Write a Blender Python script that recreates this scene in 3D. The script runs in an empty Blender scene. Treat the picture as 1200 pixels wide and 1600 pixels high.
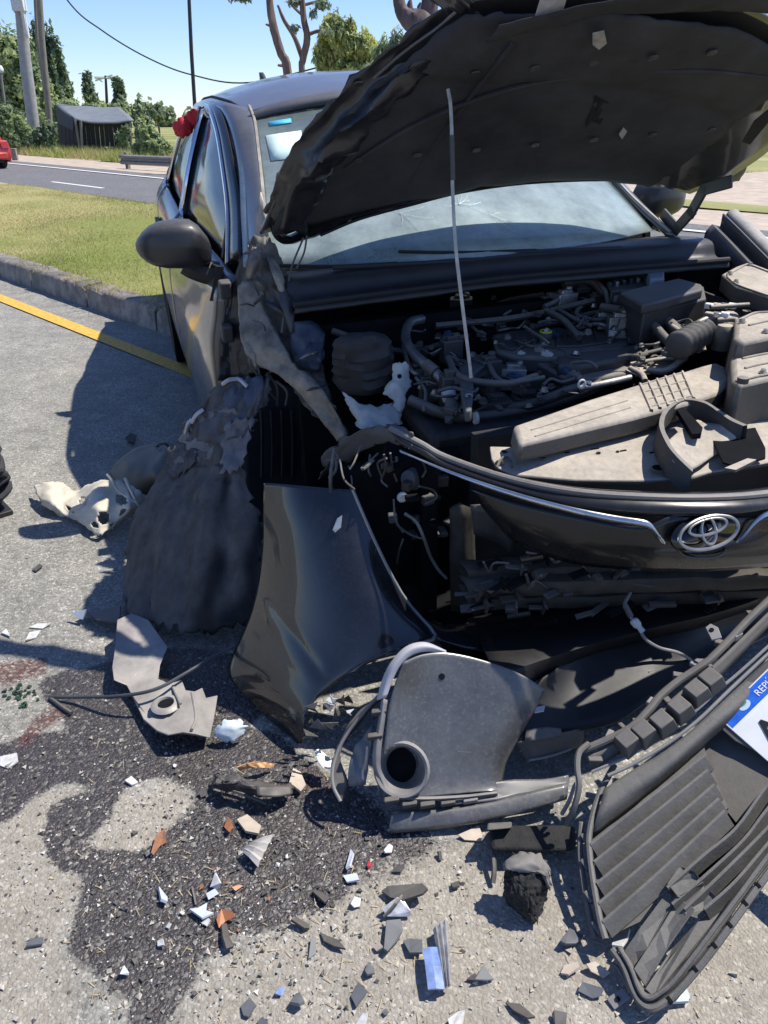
import bpy, bmesh, math, random
import numpy as np
from mathutils import Vector, Matrix, noise as mnoise

S = bpy.context.scene
COL = S.collection
R = math.radians
random.seed(7)
rng = np.random.default_rng(11)

# ------------------------------------------------------------------ camera, sky, sun, exposure
CF, CH, CP, CR = 1192.65, 1.2645, R(27.54), R(-.183)     # focal length in photo pixels, height, pitch, roll
_fw = np.array([0, math.cos(CP), -math.sin(CP)])
_up = np.array([0, math.sin(CP), math.cos(CP)])
_rt = np.array([1., 0, 0])
_cx = math.cos(CR) * _rt + math.sin(CR) * _up
_cy = -math.sin(CR) * _rt + math.cos(CR) * _up
cam_d = bpy.data.cameras.new('camera')
cam = bpy.data.objects.new('camera', cam_d)
COL.objects.link(cam)
cam_d.sensor_fit = 'VERTICAL'
cam_d.sensor_height = 36
cam_d.lens = CF * 36 / 1600
cam_d.clip_start = .05
cam_d.clip_end = 3000
m = Matrix.Identity(4)
for i in range(3):
    m[i][0], m[i][1], m[i][2] = _cx[i], _cy[i], -_fw[i]
m[2][3] = CH
cam.matrix_world = m
S.camera = cam

SUN = Vector((.49, .16, .90)).normalized()
W = bpy.data.worlds.new('World')
S.world = W
W.use_nodes = True
wn = W.node_tree
sky = wn.nodes.new('ShaderNodeTexSky')
sky.sky_type = 'NISHITA'
sky.sun_disc = False
sky.sun_elevation = math.asin(SUN.z)
sky.sun_rotation = math.atan2(SUN.x, SUN.y)
sky.air_density = .9
sky.dust_density = .05
sky.ozone_density = 2.2
bg = wn.nodes['Background']
tint = wn.nodes.new('ShaderNodeMix'); tint.data_type = 'RGBA'; tint.blend_type = 'MULTIPLY'; tint.inputs[0].default_value = 1
wn.links.new(sky.outputs[0], tint.inputs[6]); tint.inputs[7].default_value = (.70, .77, 1.0, 1)      # a clear, deep blue summer sky
wn.links.new(tint.outputs[2], bg.inputs[0])
bg.inputs[1].default_value = .118
sd = bpy.data.lights.new('sun', 'SUN')
sd.energy = 4.4
sd.angle = R(.53)
sd.color = (1, .945, .855)
so = bpy.data.objects.new('sun', sd)
COL.objects.link(so)
so.location = (6, 2, 12)
so.rotation_euler = SUN.to_track_quat('Z', 'Y').to_euler()
S.view_settings.view_transform = 'Standard'
S.view_settings.look = 'None'
S.view_settings.gamma = 1
S.view_settings.exposure = .62
S.view_settings.use_curve_mapping = False
S.cycles.max_bounces = 8
S.cycles.transparent_max_bounces = 12
S.cycles.sample_clamp_indirect = 6

# ------------------------------------------------------------------ where things are
# the car's own frame: X forward from the front axle, Y to its left, Z up; it sits nose down on its broken corner
def rot3(yaw, pi, ro):
    cy, sy, cp, sp, cr, sr = math.cos(yaw), math.sin(yaw), math.cos(pi), math.sin(pi), math.cos(ro), math.sin(ro)
    return (np.array([[cy, -sy, 0], [sy, cy, 0], [0, 0, 1]]) @ np.array([[cp, 0, sp], [0, 1, 0], [-sp, 0, cp]])
            @ np.array([[1, 0, 0], [0, cr, -sr], [0, sr, cr]]))
YAW = R(-72.775)
RC = rot3(YAW, R(2.15), R(2.02))
_pv = np.array([-2.7, 0, .3])
TC = np.array([.3807, 2.136, 0]) + rot3(YAW, 0, 0) @ _pv - RC @ _pv
def C(x, y, z):
    """car frame -> world"""
    return RC @ np.array([x, y, z], float) + TC
def at(px, py, **k):
    """point seen at a photo pixel, at the real position given by one known coordinate (X Y Z in the car frame, x y z in the world)"""
    u, v = px - 600, 800 - py
    c, s = math.cos(CR), math.sin(CR)
    u, v = u * c - v * s, u * s + v * c
    d = _rt * (u / CF) + _fw + _up * (v / CF)
    o = np.array([0, 0, CH])
    (n, val), = k.items()
    if n in 'XYZ':
        i = 'XYZ'.index(n)
        oc, dc = RC.T @ (o - TC), RC.T @ d
        t = (val - oc[i]) / dc[i]
    elif n == 'pl':
        p0, nn = val
        t = np.dot(p0 - o, nn) / np.dot(d, nn)
    else:
        i = 'xyz'.index(n)
        t = (val - o[i]) / d[i]
    return o + d * t
def plane(a, b, c):
    n = np.cross(b - a, c - a)
    n = n / np.linalg.norm(n)
    if n[2] < 0: n = -n
    return (a, n)
def gr(px, py, z=0.): return at(px, py, z=z)

# ------------------------------------------------------------------ materials
MATS = {}
def _mix(nt, fac, a, b, typ='RGBA', blend='MIX'):
    n = nt.nodes.new('ShaderNodeMix')
    n.data_type = typ
    if typ == 'RGBA':
        n.blend_type = blend
        ia, ib, io = 6, 7, 2
    else:
        ia, ib, io = 2, 3, 0
    for sock, v in ((0, fac), (ia, a), (ib, b)):
        if hasattr(v, 'is_linked') or hasattr(v, 'links'):
            nt.links.new(v, n.inputs[sock])
        elif isinstance(v, (int, float)):
            n.inputs[sock].default_value = v
        else:
            n.inputs[sock].default_value = (*v, 1)
    return n.outputs[io]
def _ramp(nt, src, pts):
    n = nt.nodes.new('ShaderNodeValToRGB')
    e = n.color_ramp.elements
    while len(e) < len(pts): e.new(.5)
    for el, (p, c) in zip(e, pts):
        el.position = p
        el.color = (*c, 1) if not isinstance(c, (int, float)) else (c, c, c, 1)
    nt.links.new(src, n.inputs[0])
    return n.outputs[0]
def _noise(nt, vec, scale, detail=4, rough=.6, dist=0):
    n = nt.nodes.new('ShaderNodeTexNoise')
    n.inputs['Scale'].default_value = scale
    n.inputs['Detail'].default_value = detail
    n.inputs['Roughness'].default_value = rough
    n.inputs['Distortion'].default_value = dist
    if vec is not None: nt.links.new(vec, n.inputs['Vector'])
    return n.outputs[0]
def _math(nt, op, a, b=None):
    n = nt.nodes.new('ShaderNodeMath')
    n.operation = op
    for i, v in enumerate((a, b)):
        if v is None: continue
        if isinstance(v, (int, float)): n.inputs[i].default_value = v
        else: nt.links.new(v, n.inputs[i])
    return n.outputs[0]
def mat(name, col, rough=.5, metal=0., var=.25, vscale=14., dust=0., dustcol=(.30, .27, .235), coat=0., bump=.0, bscale=60.,
        scratch=0., spec=.5, stretch=None, roughvar=.15, coatrough=.06, speck=0.):
    if name in MATS: return MATS[name]
    M = bpy.data.materials.new(name)
    M.use_nodes = True
    nt = M.node_tree
    b = nt.nodes['Principled BSDF']
    geo = nt.nodes.new('ShaderNodeNewGeometry')
    pos = geo.outputs['Position']
    if stretch:
        mp = nt.nodes.new('ShaderNodeMapping')
        mp.inputs['Scale'].default_value = stretch
        nt.links.new(pos, mp.inputs[0])
        pos = mp.outputs[0]
    n1 = _noise(nt, pos, vscale, 5, .65)
    c = _mix(nt, _ramp(nt, n1, [(.3, 0.), (.7, 1.)]), [max(0, k * (1 - var)) for k in col], [min(1, k * (1 + var)) for k in col])
    rg = _mix(nt, n1, max(.02, rough - roughvar), min(1, rough + roughvar), 'FLOAT')
    if scratch:
        mp = nt.nodes.new('ShaderNodeMapping')
        mp.inputs['Scale'].default_value = (1, 6, 1.6)
        mp.inputs['Rotation'].default_value = (.4, .7, .5)
        nt.links.new(geo.outputs['Position'], mp.inputs[0])
        sn = _noise(nt, mp.outputs[0], 26, 8, .75, .6)
        sm = _math(nt, 'MULTIPLY', _ramp(nt, sn, [(.60, 0.), (.72, 1.)]), scratch)
        c = _mix(nt, sm, c, (.34, .33, .31))
        rg = _mix(nt, sm, rg, .6, 'FLOAT')
    if speck:
        sn = _noise(nt, geo.outputs['Position'], 130, 5, .75)
        s2 = _noise(nt, geo.outputs['Position'], 12, 4, .7)
        sm = _math(nt, 'MULTIPLY', _ramp(nt, sn, [(.50, 0.), (.64, 1.)]), _math(nt, 'MULTIPLY', _ramp(nt, s2, [(.3, .25), (.65, 1.)]), speck))
        c = _mix(nt, sm, c, (.25, .235, .21))
        rg = _mix(nt, sm, rg, .8, 'FLOAT')
    if dust:
        sp = nt.nodes.new('ShaderNodeSeparateXYZ')
        nt.links.new(geo.outputs['Normal'], sp.inputs[0])
        up = _ramp(nt, sp.outputs[2], [(.05, .12), (.75, 1.)])
        n2 = _noise(nt, geo.outputs['Position'], 9, 6, .7)
        f = _math(nt, 'MULTIPLY', up, _ramp(nt, n2, [(.25, .55), (.65, 1.)]))
        f = _math(nt, 'MULTIPLY', f, dust)
        n3 = _noise(nt, geo.outputs['Position'], 70, 3, .7)
        f = _math(nt, 'MULTIPLY', f, _ramp(nt, n3, [(.25, .7), (.6, 1.)]))
        c = _mix(nt, f, c, dustcol)
        rg = _mix(nt, f, rg, .85, 'FLOAT')
        if coat: nt.links.new(_math(nt, 'MULTIPLY', _math(nt, 'SUBTRACT', 1., f), coat), b.inputs['Coat Weight'])
    elif coat: b.inputs['Coat Weight'].default_value = coat
    nt.links.new(c, b.inputs['Base Color'])
    nt.links.new(rg, b.inputs['Roughness'])
    b.inputs['Metallic'].default_value = metal
    b.inputs['Coat Roughness'].default_value = coatrough
    b.inputs['Specular IOR Level'].default_value = spec
    if bump:
        bp = nt.nodes.new('ShaderNodeBump')
        bp.inputs['Strength'].default_value = bump
        bp.inputs['Distance'].default_value = .004
        nt.links.new(_noise(nt, pos, bscale, 6, .7), bp.inputs['Height'])
        nt.links.new(bp.outputs[0], b.inputs['Normal'])
    MATS[name] = M
    return M

# ------------------------------------------------------------------ mesh builders
class MB:
    """collects shapes in world coordinates, builds ONE mesh object"""
    def __init__(s): s.v, s.f = [], []
    def add(s, vs, fs):
        o = len(s.v)
        s.v += [tuple(map(float, p)) for p in vs]
        s.f += [tuple(i + o for i in f) for f in fs]
        return s
    def hexa(s, p):   # 4 bottom, 4 top (same winding)
        return s.add(p, [(3, 2, 1, 0), (4, 5, 6, 7), (0, 1, 5, 4), (1, 2, 6, 5), (2, 3, 7, 6), (3, 0, 4, 7)])
    def box(s, c, x, y, z, fx=None, fy=None, fz=None):
        """centre, full sizes, axes"""
        fx = np.array([1., 0, 0]) if fx is None else fx
        fy = np.array([0, 1., 0]) if fy is None else fy
        fz = np.array([0, 0, 1.]) if fz is None else fz
        c = np.array(c, float)
        q = [(-1, -1), (1, -1), (1, 1), (-1, 1)]
        return s.hexa([c + fx * a * x / 2 + fy * b * y / 2 + fz * k * z / 2 for k in (-1, 1) for a, b in q])
    def cbox(s, x0, x1, y0, y1, z0, z1):
        """box in the car frame"""
        return s.hexa([C(x, y, z) for z in (z0, z1) for x, y in ((x0, y0), (x1, y0), (x1, y1), (x0, y1))])
    def prism(s, top, depth, nrm=None):
        """polygon of points, extruded by depth against its normal"""
        top = [np.array(p, float) for p in top]
        if nrm is None:
            nrm = np.zeros(3)
            for i in range(len(top)):
                nrm = nrm + np.cross(top[i] - top[0], top[(i + 1) % len(top)] - top[0])
            nrm = nrm / (np.linalg.norm(nrm) + 1e-12)
            if nrm[2] < 0: nrm = -nrm
        n = len(top)
        bot = [p - nrm * depth for p in top]
        return s.add(top + bot, [tuple(range(n)), tuple(range(2 * n - 1, n - 1, -1))] + [(i, i + n, (i + 1) % n + n, (i + 1) % n) for i in range(n)])
    def tube(s, pts, r, n=8, res=0, closed=False, cap=True):
        pts = [np.array(p, float) for p in pts]
        rr = list(r) if hasattr(r, '__len__') else [r] * len(pts)
        if res:
            P = catmull(pts, res)
            rr = list(np.interp(np.linspace(0, len(rr) - 1, len(P)), range(len(rr)), rr))
            pts = P
        ref = None
        rings = []
        m_ = len(pts)
        for i in range(m_):
            if closed: t = pts[(i + 1) % m_] - pts[i - 1]
            else: t = pts[min(i + 1, m_ - 1)] - pts[max(i - 1, 0)]
            t = t / (np.linalg.norm(t) + 1e-12)
            if ref is None:
                ref = np.cross(t, [0, 0, 1.]) if abs(t[2]) < .9 else np.cross(t, [1., 0, 0])
            ref = ref - t * np.dot(ref, t)
            ref = ref / (np.linalg.norm(ref) + 1e-12)
            b = np.cross(t, ref)
            rings.append([pts[i] + rr[i] * (ref * math.cos(2 * math.pi * k / n) + b * math.sin(2 * math.pi * k / n)) for k in range(n)])
        vs = [p for rg in rings for p in rg]
        fs = []
        for i in range(m_ if closed else m_ - 1):
            j = (i + 1) % m_
            fs += [(i * n + k, i * n + (k + 1) % n, j * n + (k + 1) % n, j * n + k) for k in range(n)]
        if cap and not closed:
            fs += [tuple(range(n - 1, -1, -1)), tuple((m_ - 1) * n + k for k in range(n))]
        return s.add(vs, fs)
    def lathe(s, c, ax, prof, n=20, u=None, caps=True):
        """profile of (radius, height along axis)"""
        ax = np.array(ax, float); ax = ax / np.linalg.norm(ax)
        if u is None: u = np.cross(ax, [0, 0, 1.]) if abs(ax[2]) < .9 else np.cross(ax, [1., 0, 0])
        u = u / np.linalg.norm(u); w = np.cross(ax, u)
        c = np.array(c, float)
        vs = [c + ax * h + r * (u * math.cos(2 * math.pi * k / n) + w * math.sin(2 * math.pi * k / n)) for r, h in prof for k in range(n)]
        fs = []
        for i in range(len(prof) - 1):
            fs += [(i * n + k, i * n + (k + 1) % n, (i + 1) * n + (k + 1) % n, (i + 1) * n + k) for k in range(n)]
        if caps and prof[0][0] > 1e-6: fs.append(tuple(range(n - 1, -1, -1)))
        if caps and prof[-1][0] > 1e-6: fs.append(tuple((len(prof) - 1) * n + k for k in range(n)))
        return s.add(vs, fs)
    def grid(s, G):
        """array [rows, cols, 3]"""
        a, b = len(G), len(G[0])
        return s.add([p for r in G for p in r], [(i * b + j, i * b + j + 1, (i + 1) * b + j + 1, (i + 1) * b + j) for i in range(a - 1) for j in range(b - 1)])
    def sheet(s, rows, nu=6, nv=6, crumple=0., cs=9., seed=0, holes=None, ragged=0.):
        G = surf(rows, nu, nv)
        G = crumpled(G, crumple, cs, seed) if crumple else G
        if ragged:
            G = raggedge(G, ragged, seed)
        a, b = G.shape[:2]
        fs = []
        for i in range(a - 1):
            for j in range(b - 1):
                if holes and holes((i + .5) / (a - 1), (j + .5) / (b - 1)): continue
                fs.append((i * b + j, i * b + j + 1, (i + 1) * b + j + 1, (i + 1) * b + j))
        return s.add(G.reshape(-1, 3), fs)
    def build(s, name, material, parent=None, smooth=35, bevel=0., thick=0., seg=2, sub=0, off=-1.):
        base = root_loc(parent)
        if parent is None and s.v:
            A = np.array(s.v)
            base = np.array([A[:, 0].mean(), A[:, 1].mean(), A[:, 2].min()])
        me = bpy.data.meshes.new(name)
        me.from_pydata([tuple(np.array(p) - base) for p in s.v], [], s.f)
        me.validate()
        bm = bmesh.new()
        bm.from_mesh(me)
        loose = [v for v in bm.verts if not v.link_faces]
        if loose: bmesh.ops.delete(bm, geom=loose, context='VERTS')
        bmesh.ops.recalc_face_normals(bm, faces=bm.faces)
        bm.to_mesh(me)
        bm.free()
        if smooth:
            me.polygons.foreach_set('use_smooth', [True] * len(me.polygons))
            if smooth < 180: me.set_sharp_from_angle(angle=R(smooth))
        o = bpy.data.objects.new(name, me)
        COL.objects.link(o)
        for mm in (material if isinstance(material, (list, tuple)) else [material]): me.materials.append(mm)
        if parent is None: o.location = base
        else: o.parent = parent
        if thick:
            md = o.modifiers.new('thickness', 'SOLIDIFY'); md.thickness = thick; md.offset = off
        if sub:
            md = o.modifiers.new('smooth', 'SUBSURF'); md.levels = md.render_levels = sub
        if bevel:
            md = o.modifiers.new('bevel', 'BEVEL'); md.width = bevel; md.segments = seg; md.limit_method = 'ANGLE'; md.angle_limit = R(35)
        return o
def root_loc(o):
    if o is None: return np.zeros(3)
    while o.parent: o = o.parent
    return np.array(o.location)
def catmull(pts, res):
    P = [np.array(p, float) for p in pts]
    P = [2 * P[0] - P[1]] + P + [2 * P[-1] - P[-2]]
    out = []
    for i in range(1, len(P) - 2):
        for k in range(res):
            t = k / res
            a, b, c, d = P[i - 1], P[i], P[i + 1], P[i + 2]
            out.append(.5 * (2 * b + (c - a) * t + (2 * a - 5 * b + 4 * c - d) * t * t + (3 * b - a - 3 * c + d) * t ** 3))
    out.append(P[-2])
    return out
def surf(rows, nu, nv):
    A = [catmull(r, nu) if nu > 1 else [np.array(p, float) for p in r] for r in rows]
    B = []
    for j in range(len(A[0])):
        col = [A[i][j] for i in range(len(A))]
        B.append(catmull(col, nv) if nv > 1 else col)
    return np.transpose(np.array(B), (1, 0, 2))
def normals(G):
    du = np.gradient(G, axis=1); dv = np.gradient(G, axis=0)
    n = np.cross(du, dv)
    return n / (np.linalg.norm(n, axis=2, keepdims=True) + 1e-12)
def crumpled(G, amp, cs, seed):
    N = normals(G)
    H = np.zeros(G.shape[:2])
    for i in range(G.shape[0]):
        for j in range(G.shape[1]):
            p = Vector(G[i, j]) * cs + Vector((seed * 7.3, seed * 3.1, 0))
            q = mnoise.noise_vector(p * .7)
            h = (1 - 2 * abs(mnoise.noise(p + q))) * .6 + mnoise.noise(p * 2.3) * .4
            h += (1 - 2 * abs(mnoise.noise(p * 2.9))) * .25
            H[i, j] = h
    return G + N * (H[..., None] * amp)
def raggedge(G, amt, seed):
    G = G.copy()
    a, b = G.shape[:2]
    for (ed, inn) in (((0, slice(None)), (2, slice(None))), ((a - 1, slice(None)), (a - 3, slice(None))),
                      ((slice(None), 0), (slice(None), 2)), ((slice(None), b - 1), (slice(None), b - 3))):
        e, q = G[ed].copy(), G[inn]
        for k in range(len(e)):
            w = mnoise.noise(Vector((k * .45 + seed * 5.7, seed * 1.9, 0))) + .5 * mnoise.noise(Vector((k * 1.3, seed, 3)))
            d = e[k] - q[k]
            d = d / (np.linalg.norm(d) + 1e-9)
            e[k] = e[k] + d * w * amt
        G[ed] = e
    return G
def tag(o, label=None, cat=None, group=None, kind=None):
    if label: o['label'] = label
    if cat: o['category'] = cat
    if group: o['group'] = group
    if kind: o['kind'] = kind
    return o
def thing(name, label, cat, loc, group=None):
    o = bpy.data.objects.new(name, None)
    o.empty_display_size = .1
    COL.objects.link(o)
    o.location = tuple(map(float, loc))
    return tag(o, label, cat, group)
def copy_tree(o, parent=None):
    c = o.copy()
    COL.objects.link(c)
    if parent is not None: c.parent = parent
    for ch in o.children: copy_tree(ch, c)
    return c
def hx(r, g, b):
    """sRGB 0-255 -> linear"""
    return tuple(((k / 255) / 12.92 if k < 11 else ((k / 255 + .055) / 1.055) ** 2.4) for k in (r, g, b))

# ------------------------------------------------------------------ the setting
RU = np.array([math.cos(R(-45.5)), math.sin(R(-45.5)), 0])     # along the road, towards the right
RN = np.array([-RU[1], RU[0], 0])                               # across it, away from the camera
def rd(u, n, z=0.): return RU * u + RN * n + np.array([0, 0, z])

def in_poly(x, y, poly):
    ins = np.zeros(x.shape, bool)
    j = len(poly) - 1
    for i in range(len(poly)):
        xi, yi, xj, yj = *poly[i], *poly[j]
        c = ((yi > y) != (yj > y)) & (x < (xj - xi) * (y - yi) / (yj - yi + 1e-12) + xi)
        ins ^= c
        j = i
    return ins

def asphalt_mat(name, base, warm, stains=False, scale=1.):
    M = bpy.data.materials.new(name)
    M.use_nodes = True
    nt = M.node_tree
    b = nt.nodes['Principled BSDF']
    pos = nt.nodes.new('ShaderNodeNewGeometry').outputs['Position']
    big = _ramp(nt, _noise(nt, pos, .9, 5, .6), [(.3, 0.), (.7, 1.)])
    c = _mix(nt, big, base, warm)
    mid = _ramp(nt, _noise(nt, pos, 11, 6, .7), [(.3, .72), (.7, 1.2)])
    c = _mix(nt, 1., c, mid, blend='MULTIPLY')
    c = _mix(nt, 1., c, _ramp(nt, _noise(nt, pos, 3.1, 5, .65, .4), [(.32, .84), (.68, 1.12)]), blend='MULTIPLY')
    # the stones of the surface
    vo = nt.nodes.new('ShaderNodeTexVoronoi')
    vo.inputs['Scale'].default_value = 150 * scale
    wv = nt.nodes.new('ShaderNodeVectorMath'); wv.operation = 'ADD'
    nz = nt.nodes.new('ShaderNodeTexNoise'); nz.inputs['Scale'].default_value = 60
    nt.links.new(pos, nz.inputs['Vector'])
    sc = nt.nodes.new('ShaderNodeVectorMath'); sc.operation = 'SCALE'; sc.inputs['Scale'].default_value = .012
    nt.links.new(nz.outputs['Color'], sc.inputs[0])
    nt.links.new(pos, wv.inputs[0]); nt.links.new(sc.outputs[0], wv.inputs[1])
    nt.links.new(wv.outputs[0], vo.inputs['Vector'])
    sep = nt.nodes.new('ShaderNodeSeparateColor')
    nt.links.new(vo.outputs['Color'], sep.inputs[0])
    stone = _ramp(nt, sep.outputs[0], [(0., .58), (.3, .88), (.72, 1.06), (.90, 1.22), (.97, 1.65)])
    c = _mix(nt, 1., c, stone, blend='MULTIPLY')
    # larger pale stones and fine dark grains
    v2 = nt.nodes.new('ShaderNodeTexVoronoi'); v2.inputs['Scale'].default_value = 62 * scale
    nt.links.new(wv.outputs[0], v2.inputs['Vector'])
    s2 = nt.nodes.new('ShaderNodeSeparateColor'); nt.links.new(v2.outputs['Color'], s2.inputs[0])
    big_ = _math(nt, 'MULTIPLY', _ramp(nt, s2.outputs[0], [(.86, 0.), (.90, 1.)]), _ramp(nt, v2.outputs['Distance'], [(.28, 1.), (.42, 0.)]))
    c = _mix(nt, _math(nt, 'MULTIPLY', big_, .6), c, _mix(nt, s2.outputs[1], (.42, .39, .34), (.30, .24, .18)))
    c = _mix(nt, 1., c, _ramp(nt, _noise(nt, pos, 420 * scale, 3, .7), [(.32, .76), (.66, 1.18)]), blend='MULTIPLY')
    gap = _ramp(nt, vo.outputs['Distance'], [(.35, 0.), (.75, 1.)])
    c = _mix(nt, _math(nt, 'MULTIPLY', gap, .45), c, tuple(k * .45 for k in base))
    rg = .85
    if stains:
        at_ = nt.nodes.new('ShaderNodeAttribute'); at_.attribute_name = 'oil'
        sp = nt.nodes.new('ShaderNodeSeparateColor'); nt.links.new(at_.outputs['Color'], sp.inputs[0])
        n1 = _math(nt, 'SUBTRACT', _noise(nt, pos, 15, 10, .72), .5)
        n2 = _math(nt, 'SUBTRACT', _noise(nt, pos, 150, 3, .7), .5)
        w = _math(nt, 'ADD', _math(nt, 'MULTIPLY', n1, 1.0), _math(nt, 'MULTIPLY', n2, .7))
        oil = _ramp(nt, _math(nt, 'ADD', sp.outputs[0], w), [(.42, 0.), (.60, 1.)])
        keep = _ramp(nt, sep.outputs[1], [(.86, 1.), (.95, .45)])             # a few stones stay pale
        oil = _math(nt, 'MULTIPLY', oil, keep)
        c = _mix(nt, _math(nt, 'MULTIPLY', oil, .95), c, _mix(nt, sep.outputs[2], (.014, .0115, .013), (.055, .046, .047)))
        red = _ramp(nt, _math(nt, 'ADD', sp.outputs[1], w), [(.40, 0.), (.72, 1.)])
        red = _math(nt, 'MULTIPLY', red, _ramp(nt, sep.outputs[0], [(.45, 1.), (.85, .4)]))
        c = _mix(nt, _math(nt, 'MULTIPLY', red, .85), c, _mix(nt, sep.outputs[2], (.03, .008, .007), (.12, .04, .03)))
        # pale worn concrete patch
        pale = _ramp(nt, _math(nt, 'ADD', sp.outputs[2], w), [(.30, 0.), (.8, 1.)])
        c = _mix(nt, _math(nt, 'MULTIPLY', _math(nt, 'MULTIPLY', pale, _math(nt, 'SUBTRACT', 1., oil)), .35), c, (.36, .31, .245))
        rg = _mix(nt, oil, .85, .40, 'FLOAT')
        nt.links.new(rg, b.inputs['Roughness'])
    else: b.inputs['Roughness'].default_value = .85
    nt.links.new(c, b.inputs['Base Color'])
    bp = nt.nodes.new('ShaderNodeBump')
    bp.inputs['Strength'].default_value = .65
    bp.inputs['Distance'].default_value = .004
    h = _math(nt, 'SUBTRACT', _noise(nt, pos, 240, 3, .6), _math(nt, 'MULTIPLY', vo.outputs['Distance'], .9))
    nt.links.new(h, bp.inputs['Height'])
    nt.links.new(bp.outputs[0], b.inputs['Normal'])
    return M

M_road = asphalt_mat('asphalt', (.272, .266, .240), (.315, .300, .258))
M_patch = asphalt_mat('asphalt_near', (.272, .266, .240), (.315, .300, .258), True)
M_road2 = asphalt_mat('asphalt_far', (.15, .15, .155), (.17, .17, .17), scale=.5)

# near road, a fine sheet that carries the oil stains
NX, NY = 340, 380
xs = np.linspace(-2.3, 1.9, NX); ys = np.linspace(.15, 4.2, NY)
GX, GY = np.meshgrid(xs, ys)
def wp(poly):
    return [tuple(gr(x, y)[:2]) for x, y in poly]
def warp(x, y, a):
    o = np.zeros(x.shape); p = np.zeros(x.shape)
    for i in range(x.shape[0]):
        for j in range(x.shape[1]):
            q = mnoise.noise_vector(Vector((x[i, j] * 9, y[i, j] * 9, 1))) + .6 * mnoise.noise_vector(Vector((x[i, j] * 28, y[i, j] * 28, 5)))
            o[i, j], p[i, j] = q[0], q[1]
    return x + o * a, y + p * a
WX, WY = warp(GX, GY, .034)
def mask(polys, blur):
    mk = np.zeros(GX.shape)
    for p in polys: mk = np.maximum(mk, in_poly(WX, WY, wp(p)).astype(float))
    for _ in range(blur):
        q = np.pad(mk, 1, mode='edge')
        mk = (q[:-2, 1:-1] + q[2:, 1:-1] + q[1:-1, :-2] + q[1:-1, 2:] + q[1:-1, 1:-1]) / 5
    return mk
oil = mask([[(-40, 1165), (100, 1150), (210, 1180), (290, 1190), (340, 1150), (340, 1235), (250, 1225), (160, 1215), (60, 1240), (20, 1275), (-40, 1300)],
            [(50, 1285), (120, 1240), (200, 1225), (185, 1265), (140, 1295), (130, 1325), (190, 1340), (215, 1375), (110, 1372), (62, 1345)],
            [(170, 1330), (240, 1312), (285, 1270), (312, 1240), (330, 1165), (430, 1150), (520, 1215), (600, 1275), (600, 1330), (545, 1372),
             (520, 1425), (450, 1455), (335, 1470), (305, 1525), (235, 1620), (185, 1620), (222, 1545), (190, 1552), (132, 1535), (108, 1450), (128, 1390)],
            [(60, 1060), (330, 1000), (420, 1100), (360, 1190), (120, 1160)]], 6)
oil = np.maximum(oil, .62 * mask([[(400, 1150), (620, 1260), (760, 1330), (560, 1400), (420, 1400)]], 12))
red = mask([[(-30, 1045), (40, 1025), (92, 1020), (88, 1045), (42, 1062), (-30, 1070)], [(22, 1172), (38, 1142), (90, 1103), (118, 1116), (84, 1145), (36, 1176)]], 4)
red = np.maximum(red, .55 * mask([[(430, 1180), (520, 1200), (560, 1260), (440, 1240)]], 8))
pale = mask([[(-60, 1240), (150, 1230), (320, 1240), (320, 1330), (120, 1400), (100, 1640), (-60, 1640)],
             [(420, 1470), (620, 1320), (1300, 1300), (1300, 1700), (240, 1700), (320, 1500)]], 14)
mb = MB().grid(np.stack([GX, GY, np.zeros(GX.shape)], -1))
me = bpy.data.meshes.new('road_surface')
me.from_pydata(mb.v, [], mb.f)
ca = me.color_attributes.new('oil', 'FLOAT_COLOR', 'POINT')
ca.data.foreach_set('color', np.stack([oil, red, pale, np.ones(oil.shape)], -1).ravel())
me.materials.append(M_patch)
o = bpy.data.objects.new('road_surface', me); COL.objects.link(o); tag(o, kind='structure')
mb = MB().grid(np.array([[rd(u, n, -.004) for u in (-60, -20, -6, 2, 10, 60)] for n in (-40, -10, 0, 2.55)]))
tag(mb.build('road', M_road, smooth=0), kind='structure')

# yellow edge line
M_yel = mat('yellow_road_paint', (.62, .36, .04), .7, var=.35, vscale=40, scratch=.6, speck=.7)
mb = MB().grid(np.array([[rd(u, n, .004) for u in np.linspace(-14, 14, 60)] for n in (2.06, 2.165)]))
tag(mb.build('yellow_line', M_yel, smooth=0), kind='structure')

# kerb stones
M_conc = mat('kerb_concrete', (.21, .19, .165), .9, var=.6, vscale=9, bump=.8, bscale=70)
k = thing('kerb', None, None, rd(0, 2.52)); tag(k, kind='structure')
for i in range(-13, 13):
    u0 = i * 1.0 + .37
    dz = rng.uniform(-.014, .010)
    pr = [(2.45, -.03), (2.462, .125 + dz), (2.485, .15 + dz), (2.60, .155 + dz), (2.62, -.03)]
    prm = []
    for t in np.linspace(u0 + .012, u0 + .988, 9):
        j = rng.uniform(-.006, .006, (5, 2))
        prm.append([rd(t, n + j[q, 0], z + j[q, 1]) for q, (n, z) in enumerate(pr)])
    mb = MB().grid(np.array(prm))
    mb.add(prm[0], [(0, 1, 2, 3, 4)]); mb.add(prm[-1], [(4, 3, 2, 1, 0)])
    mb.build('kerb_stone', M_conc, k, smooth=50)

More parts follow.
